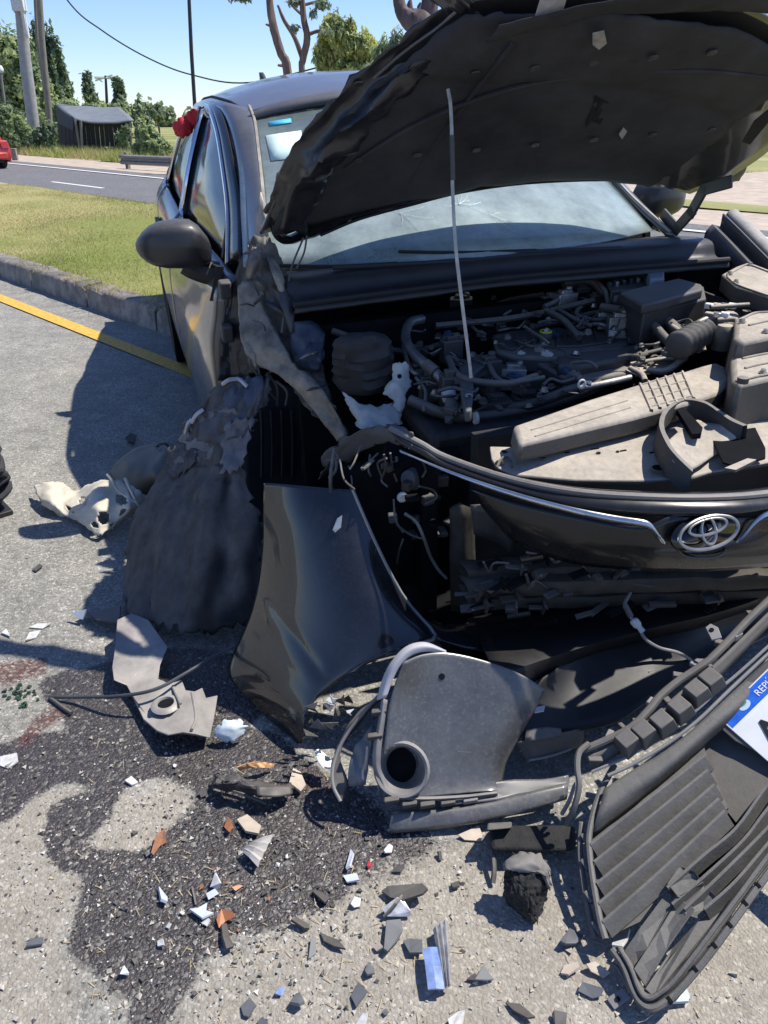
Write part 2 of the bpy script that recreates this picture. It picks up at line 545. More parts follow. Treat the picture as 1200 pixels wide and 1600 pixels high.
# median turf, then the far carriageway, its shoulder and the field, each a bit lower
def grass_mat(name, a, b_, dry, sc=1.2):
    M = bpy.data.materials.new(name); M.use_nodes = True
    nt = M.node_tree; b = nt.nodes['Principled BSDF']
    pos = nt.nodes.new('ShaderNodeNewGeometry').outputs['Position']
    c = _mix(nt, _ramp(nt, _noise(nt, pos, sc, 5, .7), [(.35, 0.), (.65, 1.)]), a, b_)
    c = _mix(nt, _ramp(nt, _noise(nt, pos, sc * .45, 4, .6), [(.45, 0.), (.65, .9)]), c, dry)
    c = _mix(nt, 1., c, _ramp(nt, _noise(nt, pos, 45, 4, .7), [(.3, .55), (.7, 1.3)]), blend='MULTIPLY')
    nt.links.new(c, b.inputs['Base Color'])
    b.inputs['Roughness'].default_value = .95
    b.inputs['Specular IOR Level'].default_value = .15
    return M
M_turf = grass_mat('turf_soil', (.21, .22, .07), (.17, .21, .05), (.42, .35, .18), .55)
M_field = grass_mat('field_grass', (.22, .24, .08), (.17, .20, .06), (.42, .37, .20), .12)
gz = []
for n in np.linspace(2.6, 6.6, 24):
    gz.append([rd(u, n, .145 + .05 * math.sin(min(1, (n - 2.6) / 2) * 1.57) + .02 * mnoise.noise(Vector((u * .8, n * .8, 0))) - max(0, n - 5.6) * .32) for u in np.linspace(-30, 30, 130)])
tag(MB().grid(np.array(gz)).build('median_turf', M_turf), kind='structure')
FZ = -.36
tag(MB().grid(np.array([[rd(u, n, FZ - .02 * (n > 12)) for u in np.linspace(-90, 90, 12)] for n in (6.2, 8, 10, 13.2)])).build('far_road', M_road2, smooth=0), kind='structure')
M_wht = mat('white_road_paint', (.68, .67, .64), .75, var=.25, vscale=25)
mb = MB()
for a, b_ in ((-14.9, -11.9), (-7.2, -4.2), (.5, 3.5), (-22.6, -19.6), (8.2, 11.2)):
    mb.grid(np.array([[rd(u, n, FZ + .006) for u in (a, b_)] for n in (9.42, 9.54)]))
mb.build('lane_dash', M_wht, smooth=0)['kind'] = 'structure'
mb = MB().grid(np.array([[rd(u, n, FZ + .006) for u in (-90, 0, 90)] for n in (12.15, 12.30)]))
tag(mb.build('edge_line', M_wht, smooth=0), kind='structure')
M_dirt = mat('shoulder_dirt', (.40, .33, .26), .95, var=.25, vscale=3, bump=.3, bscale=20)
_dr = ([[rd(u, n + .25 * mnoise.noise(Vector((u * .5, n, 2))), FZ - .03 - .03 * (n - 13)) for u in np.linspace(-90, 90, 160)] for n in (13.0, 15.0, 17.2)] + [[rd(u, 17.2 + 20 * min(1, max(0, (u + 13) / 3)) + .3 * mnoise.noise(Vector((u * .5, 4, 2))), -.52 + .0 * u - .28 * min(1, max(0, (u - 3) / 5))) for u in np.linspace(-90, 90, 160)]])
tag(MB().grid(np.array(_dr)).build('dirt_shoulder', M_dirt), kind='structure')
rows = []
for n, z in ((16.6, -.47), (18, -.5), (20, -.62), (26, -.9), (34, -1.1), (60, -1.6), (120, -2.4), (300, -3), (900, -3)):
    rows.append([rd(u, n + (.35 * mnoise.noise(Vector((u * .35, n, 7))) if n < 17 else 0), z + .1 * mnoise.noise(Vector((u * .2, n * .2, 3)))) for u in np.concatenate([np.linspace(-900, -70, 8), np.linspace(-60, 40, 200), np.linspace(60, 900, 8)])])
tag(MB().grid(np.array(rows)).build('field', M_field), kind='structure')
tag(MB().grid(np.array([[rd(u, n, -.02) for u in (-900, 0, 900)] for n in (-900, -39)])).build('ground', M_field, smooth=0), kind='structure')

# ------------------------------------------------------------------ grass blades of the median and the verge (nobody could count them)
def blades(name, n, fu, fz, h0, h1, w, mats, seed, lean=.5):
    r = np.random.default_rng(seed)
    V = np.zeros((n, 3, 3)); 
    U, Nn = fu(r, n)
    base = U[:, None] * RU[None] + Nn[:, None] * RN[None]
    base[:, 2] = [fz(a, b_) for a, b_ in zip(U, Nn)]
    h = r.uniform(h0, h1, n); th = r.uniform(0, 6.283, n)
    d = np.stack([np.cos(th), np.sin(th), np.zeros(n)], 1)
    le = np.stack([r.normal(0, lean, n), r.normal(0, lean, n), np.ones(n)], 1)
    V[:, 0] = base - d * w / 2; V[:, 1] = base + d * w / 2; V[:, 2] = base + le * h[:, None]
    me = bpy.data.meshes.new(name)
    me.vertices.add(n * 3); me.vertices.foreach_set('co', V.ravel())
    me.loops.add(n * 3); me.loops.foreach_set('vertex_index', np.arange(n * 3))
    me.polygons.add(n); me.polygons.foreach_set('loop_start', np.arange(0, n * 3, 3)); me.polygons.foreach_set('loop_total', np.full(n, 3))
    for mm in mats: me.materials.append(mm)
    # dry and green blades come in drifts
    dr = np.array([mnoise.noise(Vector((a * .45, b_ * .45, 4))) for a, b_ in zip(U, Nn)]) + r.normal(0, .28, n)
    mi = np.where(dr > .08, 2, np.where(r.random(n) > .5, 1, 0)).astype(np.int32) % len(mats)
    me.polygons.foreach_set('material_index', mi)
    me.update(); me.validate()
    o = bpy.data.objects.new(name, me); COL.objects.link(o)
    return tag(o, kind='stuff')
def leafmat(name, c, tr=.35):
    M = bpy.data.materials.new(name); M.use_nodes = True
    nt = M.node_tree; b = nt.nodes['Principled BSDF']
    pos = nt.nodes.new('ShaderNodeNewGeometry').outputs['Position']
    cc = _mix(nt, _ramp(nt, _noise(nt, pos, 1.6, 4, .7), [(.3, 0.), (.7, 1.)]), tuple(k * .7 for k in c), tuple(k * 1.3 for k in c))
    nt.links.new(cc, b.inputs['Base Color'])
    b.inputs['Roughness'].default_value = .6
    b.inputs['Specular IOR Level'].default_value = .25
    t = nt.nodes.new('ShaderNodeBsdfTranslucent'); nt.links.new(cc, t.inputs[0])
    x = nt.nodes.new('ShaderNodeMixShader'); x.inputs[0].default_value = tr
    nt.links.new(b.outputs[0], x.inputs[1]); nt.links.new(t.outputs[0], x.inputs[2])
    nt.links.new(x.outputs[0], nt.nodes['Material Output'].inputs[0])
    return M
GM = [leafmat('grass_green', (.27, .33, .075)), leafmat('grass_olive', (.33, .34, .10)), leafmat('grass_dry', (.48, .40, .20))]
def medz(u, n): return .135 + .05 * math.sin(min(1, max(0, n - 2.6) / 2) * 1.57) - max(0, n - 5.6) * .32
blades('median_grass', 150000, lambda r, n: (r.uniform(-15, -1.2, n), 2.58 + 3.6 * r.random(n) ** 1.3), medz, .010, .036, .006, GM, 3)
blades('kerb_tufts', 500, lambda r, n: (np.repeat(r.uniform(-7, -4.2, 20), 25) + r.normal(0, .05, n), np.full(n, 2.52) + r.normal(0, .04, n)), lambda u, n: .14, .03, .10, .006, [GM[2], GM[1]], 4, 1.1)
blades('verge_grass', 30000, lambda r, n: (r.uniform(-50, -12, n), 16.4 + 18 * r.random(n) ** 1.4), lambda u, n: -.47 - max(0, n - 18) * .04, .1, .5, .03, GM, 5)

# ------------------------------------------------------------------ background: trees, plants, poles, shelter, vehicles
LG = {n: leafmat('leaf_' + n, c) for n, c in dict(mid=(.28, .35, .16), dark=(.20, .265, .145), pale=(.40, .46, .21), yellow=(.56, .56, .17), grey=(.32, .36, .26), deep=(.155, .215, .135)).items()}
M_bark = mat('bark', (.16, .115, .095), .95, var=.45, vscale=9, bump=1, bscale=25, stretch=(1, 1, .25))
M_wood = mat('weathered_wood', (.22, .20, .175), .9, var=.3, vscale=10, stretch=(1, 1, .2))
M_pole = mat('pole_concrete', (.34, .335, .32), .9, var=.2, vscale=4)

def leaves(blobs, n, size, mats, parent, name='crown', seed=0, droop=0., up=0., shell=.5, aspect=1.5):
    """leaf clumps spread through the volume of ellipsoid blobs (centre, rx, ry, rz)"""
    r = np.random.default_rng(seed + 100)
    w = np.array([b[1] * b[2] * b[3] for b in blobs]) ** .7
    k = r.choice(len(blobs), n, p=w / w.sum())
    cc = np.array([b[0] for b in blobs])[k]; rad = np.array([b[1:4] for b in blobs])[k]
    d = r.normal(0, 1, (n, 3)); d /= np.linalg.norm(d, axis=1, keepdims=True)
    q = shell + (1 - shell) * r.random(n) ** .6
    q = q * (.74 + .55 * np.array([mnoise.noise(Vector((d[i] * 2.6 + cc[i] * .7).tolist())) for i in range(n)]))
    pos = cc + d * rad * q[:, None]
    nn = d + r.normal(0, .6, (n, 3)); nn[:, 2] += .35
    nn /= np.linalg.norm(nn, axis=1, keepdims=True)
    t = r.normal(0, 1, (n, 3)); t[:, 2] += up - droop
    t -= nn * np.sum(t * nn, 1, keepdims=True); t /= np.linalg.norm(t, axis=1, keepdims=True)
    b = np.cross(nn, t)
    s = size * r.uniform(.6, 1.35, n)[:, None]
    V = np.stack([pos - t * s * aspect / 2, pos + b * s * .42 - t * s * .1, pos + t * s * aspect / 2, pos - b * s * .42 - t * s * .05], 1) - root_loc(parent)
    me = bpy.data.meshes.new(name)
    me.vertices.add(n * 4); me.vertices.foreach_set('co', V.ravel())
    me.loops.add(n * 4); me.loops.foreach_set('vertex_index', np.arange(n * 4))
    me.polygons.add(n); me.polygons.foreach_set('loop_start', np.arange(0, n * 4, 4)); me.polygons.foreach_set('loop_total', np.full(n, 4))
    for mm in mats: me.materials.append(LG[mm])
    cl = np.array([mnoise.noise(Vector((p * (1.1 / max(.4, rad.mean()))).tolist())) for p in pos]) + r.normal(0, .22, n)
    mi = np.clip(((cl + .5) * len(mats)).astype(int), 0, len(mats) - 1).astype(np.int32)
    me.polygons.foreach_set('material_index', mi)
    me.update(); me.validate()
    o = bpy.data.objects.new(name, me); COL.objects.link(o); o.parent = parent
    return o
def pxr(d): return d / CF * .97 * 1.06   # metres per photo pixel near the horizon at distance d
def tree(name, label, cat, d, base_px, blobs_px, n, size, mats, group=None, ground=-1.2, tr=.12, limbs=6, seed=1, depth=.9, **kw):
    bx, by = base_px
    b0 = at(bx, by, y=d); b0[2] = ground
    t = thing(name, label, cat, b0, group)
    s = pxr(d)
    bl = []
    r = random.Random(seed)
    for x, y, rx, ry in blobs_px:
        c = at(x, y, y=d + r.uniform(-.5, .5) * rx * s)
        bl.append((c, rx * s, rx * s * depth, ry * s))
    mbk = MB()
    topc = max((b[0] for b in bl), key=lambda p: p[2])
    mid = b0 + (topc - b0) * .5 + np.array([r.uniform(-.2, .2), 0, 0])
    mbk.tube([b0 - [0, 0, .2], b0 + (mid - b0) * .5, mid, topc], [tr * 1.15, tr, tr * .7, tr * .2], 8, 4)
    for i in range(limbs):
        q = bl[i % len(bl)]
        a = b0 + (topc - b0) * r.uniform(.3, .7)
        e = q[0] + np.array([r.uniform(-.6, .6) * q[1], r.uniform(-.5, .5) * q[2], r.uniform(-.3, .5) * q[3]])
        mbk.tube([a, (a + e) / 2 + [0, 0, .15 * q[3]], e], [tr * .5, tr * .3, tr * .08], 6, 3)
    mbk.build('trunk', M_bark, t)
    leaves(bl, n, size, mats, t, seed=seed, **kw)
    return t

tree('broadleaf_tree', 'tall pale green broadleaf tree at the left edge behind the concrete pole', 'tree', 58, (12, 200),
     [(18, 95, 40, 48), (-18, 80, 40, 55), (40, 140, 42, 45), (5, 165, 45, 40), (-40, 150, 45, 60), (60, 165, 30, 35)], 18000, 0.224, ['dark', 'mid', 'pale'], seed=3)
tree('poplar_tree', 'tall dark poplar with a pointed top behind the thin wooden poles', 'tree', 68, (80, 200),
     [(64, 75, 16, 40), (84, 110, 20, 55), (96, 150, 20, 45), (72, 150, 26, 50), (107, 172, 12, 25)], 16000, 0.238, ['deep', 'dark', 'mid'], seed=4, up=1.5)
tree('leafy_bush', 'dark dense bush around the foot of the concrete pole', 'bush', 43, (30, 235), [(10, 195, 34, 34), (46, 216, 22, 22), (-20, 200, 40, 30), (76, 212, 14, 30), (20, 220, 30, 20)], 18000, 0.106, ['deep', 'dark', 'mid'], ground=-1.0, seed=5)
tree('climbing_plant', 'vine thicket hugging the back corner of the dark roadside shelter', 'bush', 54, (90, 215), [(88, 195, 20, 36), (108, 168, 18, 16), (78, 225, 12, 22), (150, 172, 22, 14), (188, 172, 18, 14)], 10400, 0.112, ['dark', 'mid', 'pale'], ground=-1.1, seed=6)
tree('vine_column', 'vine covered stump, the taller column rising behind the shelter roof', 'tree', 60, (138, 190), [(137, 128, 8, 18), (140, 148, 11, 18), (146, 165, 14, 14)], 3200, 0.172, ['deep', 'dark', 'mid'], ground=-1.6, seed=7)
tree('vine_column', 'vine covered stump, the shorter column right of the distant crossarm pole', 'tree', 60, (184, 190), [(184, 130, 9, 10), (187, 145, 9, 14), (186, 162, 10, 16)], 2600, 0.172, ['deep', 'dark', 'mid'], ground=-1.6, seed=8)
tree('sprawling_bush', 'bright green sprawling bush right of the shelter beside the field', 'bush', 36, (230, 240), [(230, 218, 20, 24), (221, 205, 9, 18), (246, 232, 22, 16), (216, 234, 10, 12)], 10400, 0.112, ['mid', 'pale', 'dark'], ground=-1.1, seed=9)
# far wood: reads as one mass
fw = MB()
wood = thing('far_wood', None, None, at(230, 190, y=300)); tag(wood, kind='stuff')
rr = random.Random(5)
bl = []
for i in range(70):
    x = -260 + i * 24 + rr.uniform(-10, 10)
    hgt = rr.uniform(14, 22) + (4 if 200 < x < 290 else 0)
    s = pxr(300)
    c = at(x, 188, y=300 + rr.uniform(-20, 40))
    bl.append((c + [0, 0, (hgt - 12) * s * .5], 18 * s, 16 * s, hgt * s))
leaves(bl, 26000, 1.5, ['dark', 'mid', 'grey'], wood, 'crown', seed=12)
tag(wood, kind='stuff')
for i, (x, y, h) in enumerate(((216, 178, 14), (246, 176, 12))):
    tree('palm_bush', ('round grey green bush before the far wood, nearest the shelter roof', 'small round bush before the far wood beside the red ribbons')[i], 'bush', 120, (x, y + 14), [(x, y, 12, h)], 1800, 0.330, ['grey', 'mid', 'dark'], ground=-2.4, seed=20 + i)

def trunk(name, label, cat, d, tubes, group=None, foliage=None, m_=None, n=10):
    P0 = at(*tubes[0][0][0], y=d); P0[2] = -.9
    t = thing(name, label, cat, P0, group)
    for i, (pts, wid) in enumerate(tubes):
        P = [at(x, y, y=d + (.25 * i if i else 0)) for x, y in pts]
        if i == 0: P = [P0] + P; wid = [wid[0] * 1.2] + list(wid)
        s = pxr(d) / 2
        G = MB().tube(P, [w * s for w in wid], n, 4)
        r = random.Random(i)
        G.v = [tuple(np.array(v) + [r.uniform(-1, 1) * wid[0] * s * .05 for _ in range(3)]) for v in G.v]
        G.build('trunk' if i == 0 else 'branch', m_ or M_bark, t)
    if foliage: leaves([(at(x, y, y=d), rx * pxr(d), rx * pxr(d), ry * pxr(d)) for x, y, rx, ry in foliage[0]], foliage[1], foliage[2], foliage[3], t, seed=31, droop=foliage[4] if len(foliage) > 4 else 0, aspect=2.5)
    return t
trunk('bare_tree', 'leaning bare trunk with knots, left of the forked bare tree above the roof', 'tree', 27,
      [([(450, 118), (440, 85), (428, 45), (421, 0), (416, -60)], [12, 11, 11, 9, 7]), ([(441, 88), (434, 70), (432, 60)], [4, 4, 2]), ([(446, 103), (434, 102)], [5, 3]), ([(422, 40), (415, 38)], [4, 2])],
      foliage=([(375, -6, 22, 8), (352, -10, 14, 6), (398, -20, 26, 12)], 1000, 0.073, ['grey', 'dark'], 1.5))
trunk('bare_tree', 'forked bare tree with two slim stems above the car roof', 'tree', 29,
      [([(472, 118), (473, 95), (480, 60), (474, 25), (470, -30)], [8, 9, 9, 8, 6]), ([(473, 92), (460, 58), (444, 32), (434, 8)], [7, 6, 5, 3]), ([(479, 55), (500, 48), (522, 50)], [5, 4, 2]), ([(474, 25), (456, 8), (448, -10)], [4, 3, 2]), ([(474, 8), (496, 2), (515, -4)], [4, 3, 2])],
      foliage=([(460, 4, 12, 6), (504, 8, 14, 8), (460, 45, 8, 6), (510, 52, 12, 6), (490, 22, 8, 8)], 840, 0.059, ['grey', 'dark'], 1.5))
tree('weeping_tree', 'yellow green weeping tree rising behind the black car roof', 'tree', 31, (505, 118),
     [(520, 45, 20, 22), (505, 85, 16, 34), (535, 75, 26, 34), (530, 105, 32, 18), (570, 75, 22, 24), (560, 108, 26, 14), (548, 48, 12, 18)], 13000, 0.086, ['yellow', 'pale', 'yellow', 'mid'], ground=-1, seed=14, droop=2.2, limbs=7, shell=.25, aspect=2.4)
tree('reed_clump', 'grey green feathery reeds between the weeping tree and broken trunk', 'reeds', 27, (612, 120), [(600, 88, 20, 26), (622, 80, 18, 30), (640, 95, 14, 22), (590, 110, 24, 12)], 3400, 0.079, ['grey', 'pale', 'mid'], ground=-.9, seed=15, up=3, limbs=10, tr=.03, shell=.1, aspect=3.2)
M_bark2 = mat('bark_red', (.115, .088, .085), .95, var=.5, vscale=7, bump=1, bscale=22, stretch=(1, 1, .22))
trunk('broken_tree', 'thick broken brown trunk with a splintered fork behind the raised bonnet', 'tree', 19,
      [([(668, 110), (664, 60), (656, 38), (640, 30), (626, 14), (618, -30)], [26, 28, 34, 26, 16, 14]), ([(664, 62), (668, 30), (672, 0), (676, -60)], [24, 24, 22, 20]),
       ([(642, 32), (640, 14), (641, 0)], [16, 11, 4]), ([(656, 30), (655, 16), (657, 4)], [14, 9, 3])], m_=M_bark2, n=12)

# poles and cable
def pole(name, label, cat, d, pts, wid, m_, ground=-1.):
    P = [at(x, y, y=d) for x, y in pts]
    b0 = P[0] + (P[0] - P[-1]) * ((P[0][2] - ground) / (P[-1][2] - P[0][2]))
    t = thing(name, label, cat, b0)
    s = pxr(d) / 2
    MB().tube([b0] + P, [wid[0] * s] + [w * s for w in wid], 12).build('shaft', m_, t)
    return t, P, s
cp, P, s = pole('utility_pole', 'stout leaning grey concrete pole at the upper left', 'pole', 48, [(53, 200), (40, 100), (32, 20), (22, -140)], [16, 15, 13, 11], M_pole)
M_white = mat('white_painted_metal', (.62, .62, .60), .6)
q = MB()
q.box(at(29, 5, y=47.6), .62, .5, .7); q.box(at(38, 30, y=47.6), .16, .3, 1.7)
q.build('bracket', M_white, cp, bevel=.02)
q = MB().lathe(at(31, 17, y=48), [0, .1, 1], [(.30, -.08), (.33, 0), (.30, .08)], 14)
q.build('band', mat('galvanised', (.30, .30, .30), .55, .6), cp)
wp1, P1, s1 = pole('wooden_pole', 'thin weathered wooden pole, thicker of the twin poles', 'pole', 50, [(76, 170), (66, 70), (58, -60)], [8, 8, 7], M_wood)
wp2, P2, s2 = pole('wooden_pole', 'slimmest stay pole leaning just left of the wooden pole', 'pole', 51, [(74, 170), (58, 60), (52, -60)], [4, 4, 4], M_wood)
M_blk = mat('black_metal', (.02, .021, .024), .5)
pole('lamp_column', 'slim black lamp column standing behind the car roof', 'pole', 16, [(304, 160), (299, 80), (290, -120)], [5, 5, 4], M_blk, ground=.1)
lp, P3, s3 = pole('street_light', 'thin leaning post with a white lamp head at far left', 'street light', 44, [(18, 245), (8, 170), (1, 112)], [5, 4, 3], M_wood, ground=-.7)
MB().lathe(P3[-1] + [0, 0, -.05], [0, .2, 1], [(.07, 0), (.14, .08), (.15, .20), (.08, .32), (0, .34)], 12).build('lamp_head', M_white, lp)
xp, P4, s4 = pole('crossarm_pole', 'distant dark pole with a pale crossarm between the vine columns', 'pole', 90, [(167, 160), (165, 118)], [4, 3], M_blk, ground=-2.)
a, b_ = at(148, 121, y=90), at(177, 122, y=90)
q = MB().tube([a, b_], .13, 6); q.tube([at(149, 126, y=90), at(176, 117, y=90)], .08, 6); q.tube([at(150, 121, y=90), at(160, 128, y=90)], .06, 6)
q.build('crossarm', M_white, xp)
hp, P5, s5 = pole('wooden_pole', 'wooden cable pole hidden behind the weeping tree', 'pole', 46, [(536, 120), (534, 96)], [8, 7], M_wood)
cab = MB().tube([P[-1] + [0, 0, -.2], at(105, 0, y=48), at(160, 48, y=48), at(230, 90, y=47.6), at(300, 117, y=47.3), at(390, 129, y=47), P5[-1]], .04, 6, 8)
tag(cab.build('overhead_cable', M_blk), 'thin black cable sagging across the blue sky to the pole', 'cable')

# roadside shelter
SH = 45.
def sp(x, y, d=0.): return at(x, y, y=SH + d)
M_tarp = mat('shelter_tarp', (.11, .125, .14), .55, var=.3, vscale=3, dust=.5, dustcol=(.20, .23, .26))
M_dark = mat('shelter_boards', (.030, .032, .034), .8, var=.4, vscale=4, stretch=(6, 6, .6))
base = sp(150, 240); base[2] = -1.25
sh = thing('roadside_shelter', 'low dark shelter with a sloping grey sheet roof across the road', 'shelter', base)
def low(p): p = np.array(p); p[2] = -1.3; return p
MB().sheet([[sp(86, 162, 2.6), sp(120, 164, 2.4), sp(160, 167, 2.2), sp(186, 167, 2.0)],
            [sp(100, 174, 1), sp(132, 177, 1), sp(172, 179, .9), sp(200, 178, .8)],
            [sp(118, 186, -.5), sp(142, 190, -.6), sp(178, 191, -.6), sp(209, 187, -.5)]], 4, 4, .03, 2, 3).build('roof', M_tarp, sh, thick=.07)
for i, (x0, x1) in enumerate(((90, 113),)):
    MB().prism([sp(87, 164, 2.5), sp(114, 183, -.2), sp(114, 204, -.2), sp(89, 192, 2.5)], .05, np.array([-.7, -.7, .1])).build('side_panel', mat('shelter_canvas', (.06, .07, .085), .8), sh)
nb = 12
A0, A1 = low(sp(122, 240, .1)), low(sp(206, 238, .1)); T0, T1 = sp(118, 189, .1), sp(204, 188, .1)
for i in range(nb):
    a, b_ = i / nb + .004, (i + 1) / nb - .004
    MB().prism([A0 + (A1 - A0) * a, A0 + (A1 - A0) * b_, T0 + (T1 - T0) * b_, T0 + (T1 - T0) * a], .04 + .02 * (i % 2), np.array([0, -1., 0])).build('wall_board', M_dark, sh)
B0, B1, U0, U1 = low(sp(90, 236, 2.6)), low(sp(122, 240, .2)), sp(88, 168, 2.6), sp(119, 188, .2)
for i in range(5):
    a, b_ = i / 5 + .01, (i + 1) / 5 - .01
    MB().prism([B0 + (B1 - B0) * a, B0 + (B1 - B0) * b_, U0 + (U1 - U0) * b_, U0 + (U1 - U0) * a], .05, np.array([-.7, -.7, 0])).build('wall_board', M_dark, sh)
for x, y0, y1, dd in ((117, 186, 237, -.5), (203, 188, 236, -.4), (126, 188, 238, -.6)):
    MB().tube([low(sp(x + (9 if x < 120 else 0), y1, dd)), sp(x, y0, dd)], .07, 8).build('post', M_wood, sh)
leaves([(sp(192, 222, -.8), .45, .3, .8), (sp(180, 236, -.8), .6, .3, .3), (sp(198, 205, -.8), .3, .25, .5)], 1400, 0.092, ['dark', 'mid'], thing('wall_creeper', 'leafy creeper growing up the dark front of the shelter', 'creeper', low(sp(190, 238, -.8))), 'crown', seed=44)

# guard rail at the far kerb
gpt = at(196, 268, z=-.52)
gd = at(245, 246, y=gpt[1] + .2) - at(186, 244, y=gpt[1])
gd[2] = 0; gd /= np.linalg.norm(gd); gd = gd * .2 + RU * .8; gd /= np.linalg.norm(gd)
gr0 = at(188, 249, y=gpt[1]); gnn = np.array([-gd[1], gd[0], 0])
rail = thing('guard_rail', 'grey steel guard rail end on the dirt shoulder', 'guard rail', gpt)
M_galv = mat('rail_steel', (.20, .205, .21), .6, .3, var=.25, vscale=6)
prof = [(0, .16), (-.05, .12), (-.05, .06), (.02, .03), (.02, -.03), (-.05, -.06), (-.05, -.12), (0, -.16)]
MB().grid(np.array([[gr0 + gd * L_ + gnn * a + [0, 0, z] for a, z in prof] for L_ in (0, .4, 1.5, 3, 5, 8)])).build('rail', M_galv, rail, thick=.012)
for L_ in (.25, 3.0, 5.9):
    b0 = gr0 + gd * L_ + gnn * .09
    MB().box(b0 + [0, 0, -.16], .13, .12, .8, gd, gnn).build('post', M_wood, rail, bevel=.01)
mk = at(25, 254, z=-.5)
tag(MB().box(mk + [0, 0, .26], .22, .16, .56).build('marker_post', M_conc, bevel=.02), 'short grey concrete marker post behind the red car', 'marker post')

# generic parked or passing vehicles of the background
M_glass_d = mat('dark_vehicle_glass', (.012, .014, .016), .06, var=.1, spec=.8)
M_tyre = mat('tyre_rubber', (.022, .022, .022), .85, var=.25, bump=.4, bscale=90)
M_rim = mat('wheel_alloy', (.35, .35, .36), .35, .8)
M_trim = mat('black_trim', (.018, .018, .019), .55)
def vehicle(name, label, cat, loc, yaw, paint, L=4.1, Wd=1.72, H=1.45, lights=(.45, .02, .015)):
    t = thing(name, label, cat, loc)
    f = np.array([math.cos(yaw), math.sin(yaw), 0]); l = np.array([-f[1], f[0], 0]); b0 = np.array(loc, float)
    def v(x, y, z): return b0 + f * x + l * y + np.array([0, 0, z])
    h = L / 2
    low_ = [(-h + .03, .32, .80), (-h, .5, .86), (-h + .02, .78, .88), (-h + .10, .93, .86), (-h * .5, .95, .87), (h * .3, .93, .87), (h * .62, .88, .85), (h - .12, .72, .80), (h, .5, .74), (h - .03, .28, .68)]
    rows = []
    for x, z, k in low_:
        w = Wd / 2 * k / .88
        rows.append([v(x, y * w, z - .05 * abs(y) ** 4) for y in (-1, -.92, -.6, 0, .6, .92, 1)])
    mb = MB().grid(np.array(rows))
    side = [(x, z) for x, z, k in low_]
    for sgn in (-1, 1):
        rws = []
        for x, z, k in low_:
            w = Wd / 2 * k / .88
            rws.append([v(x, sgn * w, z - .05), v(x, sgn * (w + .02), (z + .25) * .5), v(x, sgn * (w - .03), min(z - .1, .22))])
        mb.grid(np.array(rws))
    mb.build('body', paint, t, smooth=50)
    gl = [(-h + .22, .93), (-h + .50, H - .08), (-h * .35, H), (h * .08, H - .03), (h * .52, .90)]
    tw, bw = Wd / 2 * .70, Wd / 2 * .86
    rows = [[v(x, y * (bw if z < 1 else tw), z - (.03 * y * y if z > 1 else 0)) for y in (-1, -.5, 0, .5, 1)] for x, z in gl]
    MB().grid(np.array(rows)).build('roof', [paint], t, smooth=40, thick=.03)
    for sgn in (-1, 1):
        A = [v(gl[0][0] + .12, sgn * bw * .985, .94), v(gl[1][0] + .07, sgn * tw * 1.0, H - .13), v(gl[3][0], sgn * tw * 1.0, H - .11), v(gl[4][0] - .12, sgn * bw * .985, .93)]
        MB().prism(A, .03, l * -sgn * -1).build('side_window', M_glass_d, t)
        mr = v(h * .40, sgn * (Wd / 2 + .10), .98)
        MB().lathe(mr, l * sgn, [(.02, -.11), (.05, -.09), (.075, -.02), (.07, .05), (.04, .08), (0, .09)], 12).build('door_mirror', paint, t)
        MB().box(v(-h * .06, sgn * (Wd / 2 + .012), .80), .16, .03, .03, f, l).build('door_handle', M_trim, t, bevel=.006)
        for x in (-h + .72, h - .80):
            c = v(x, sgn * (Wd / 2 - .09), .31)
            w_ = MB().lathe(c, l * sgn, [(.18, .09), (.27, .10), (.31, .07), (.315, 0), (.31, -.09), (.2, -.1)], 22, caps=False).build('wheel', M_tyre, t)
            MB().lathe(c, l * sgn, [(0, .075), (.06, .09), (.16, .07), (.19, .10), (.20, .09)], 16).build('rim', M_rim, w_)
        MB().prism([v(-h - .012, sgn * Wd / 2 * .93, .86), v(-h - .012, sgn * Wd / 2 * .66, .84), v(-h - .022, sgn * Wd / 2 * .70, .66), v(-h - .022, sgn * Wd / 2 * .95, .64)], .05, -f).build('tail_light', mat('tail_lens', lights, .2, coat=.5), t)
        MB().prism([v(h + .006 - .10, sgn * Wd / 2 * .86, .70), v(h - .045, sgn * Wd / 2 * .5, .68), v(h - .0, sgn * Wd / 2 * .5, .60), v(h - .05, sgn * Wd / 2 * .86, .58)], .04, f).build('headlight', mat('head_lens', (.6, .6, .6), .1, coat=.6), t)
    MB().hexa([v(gl[0][0] + .04, y, z) for z, y in ((.95, -bw * .85), (.95, bw * .85))] + [v(gl[0][0] + .08, bw * .85, .95), v(gl[0][0] + .08, -bw * .85, .95)] + [v(gl[1][0] - .05, y, H - .12) for y in (-tw * .85, tw * .85)] + [v(gl[1][0], tw * .85, H - .12), v(gl[1][0], -tw * .85, H - .12)]).build('rear_window', M_glass_d, t)
    MB().hexa([v(gl[4][0] - .06, y, .93) for y in (-bw * .88, bw * .88)] + [v(gl[4][0] - .13, bw * .88, .93), v(gl[4][0] - .13, -bw * .88, .93)] + [v(gl[3][0] + .10, y, H - .06) for y in (-tw * .88, tw * .88)] + [v(gl[3][0] + .02, tw * .88, H - .06), v(gl[3][0] + .02, -tw * .88, H - .06)]).build('windscreen', M_glass_d, t)
    MB().cap = None
    q = MB()
    q.box(v(-h - .015, 0, .42), .08, Wd * .86, .20, f, l); q.build('rear_bumper', paint, t, bevel=.03)
    q = MB(); q.box(v(0, 0, .28), L * .9, Wd * .8, .16, f, l); q.build('underbody', M_trim, t)
    return t
M_red = mat('red_car_paint', (.52, .025, .02), .3, var=.08, coat=.8)
ry = math.atan2(-RU[1], -RU[0])
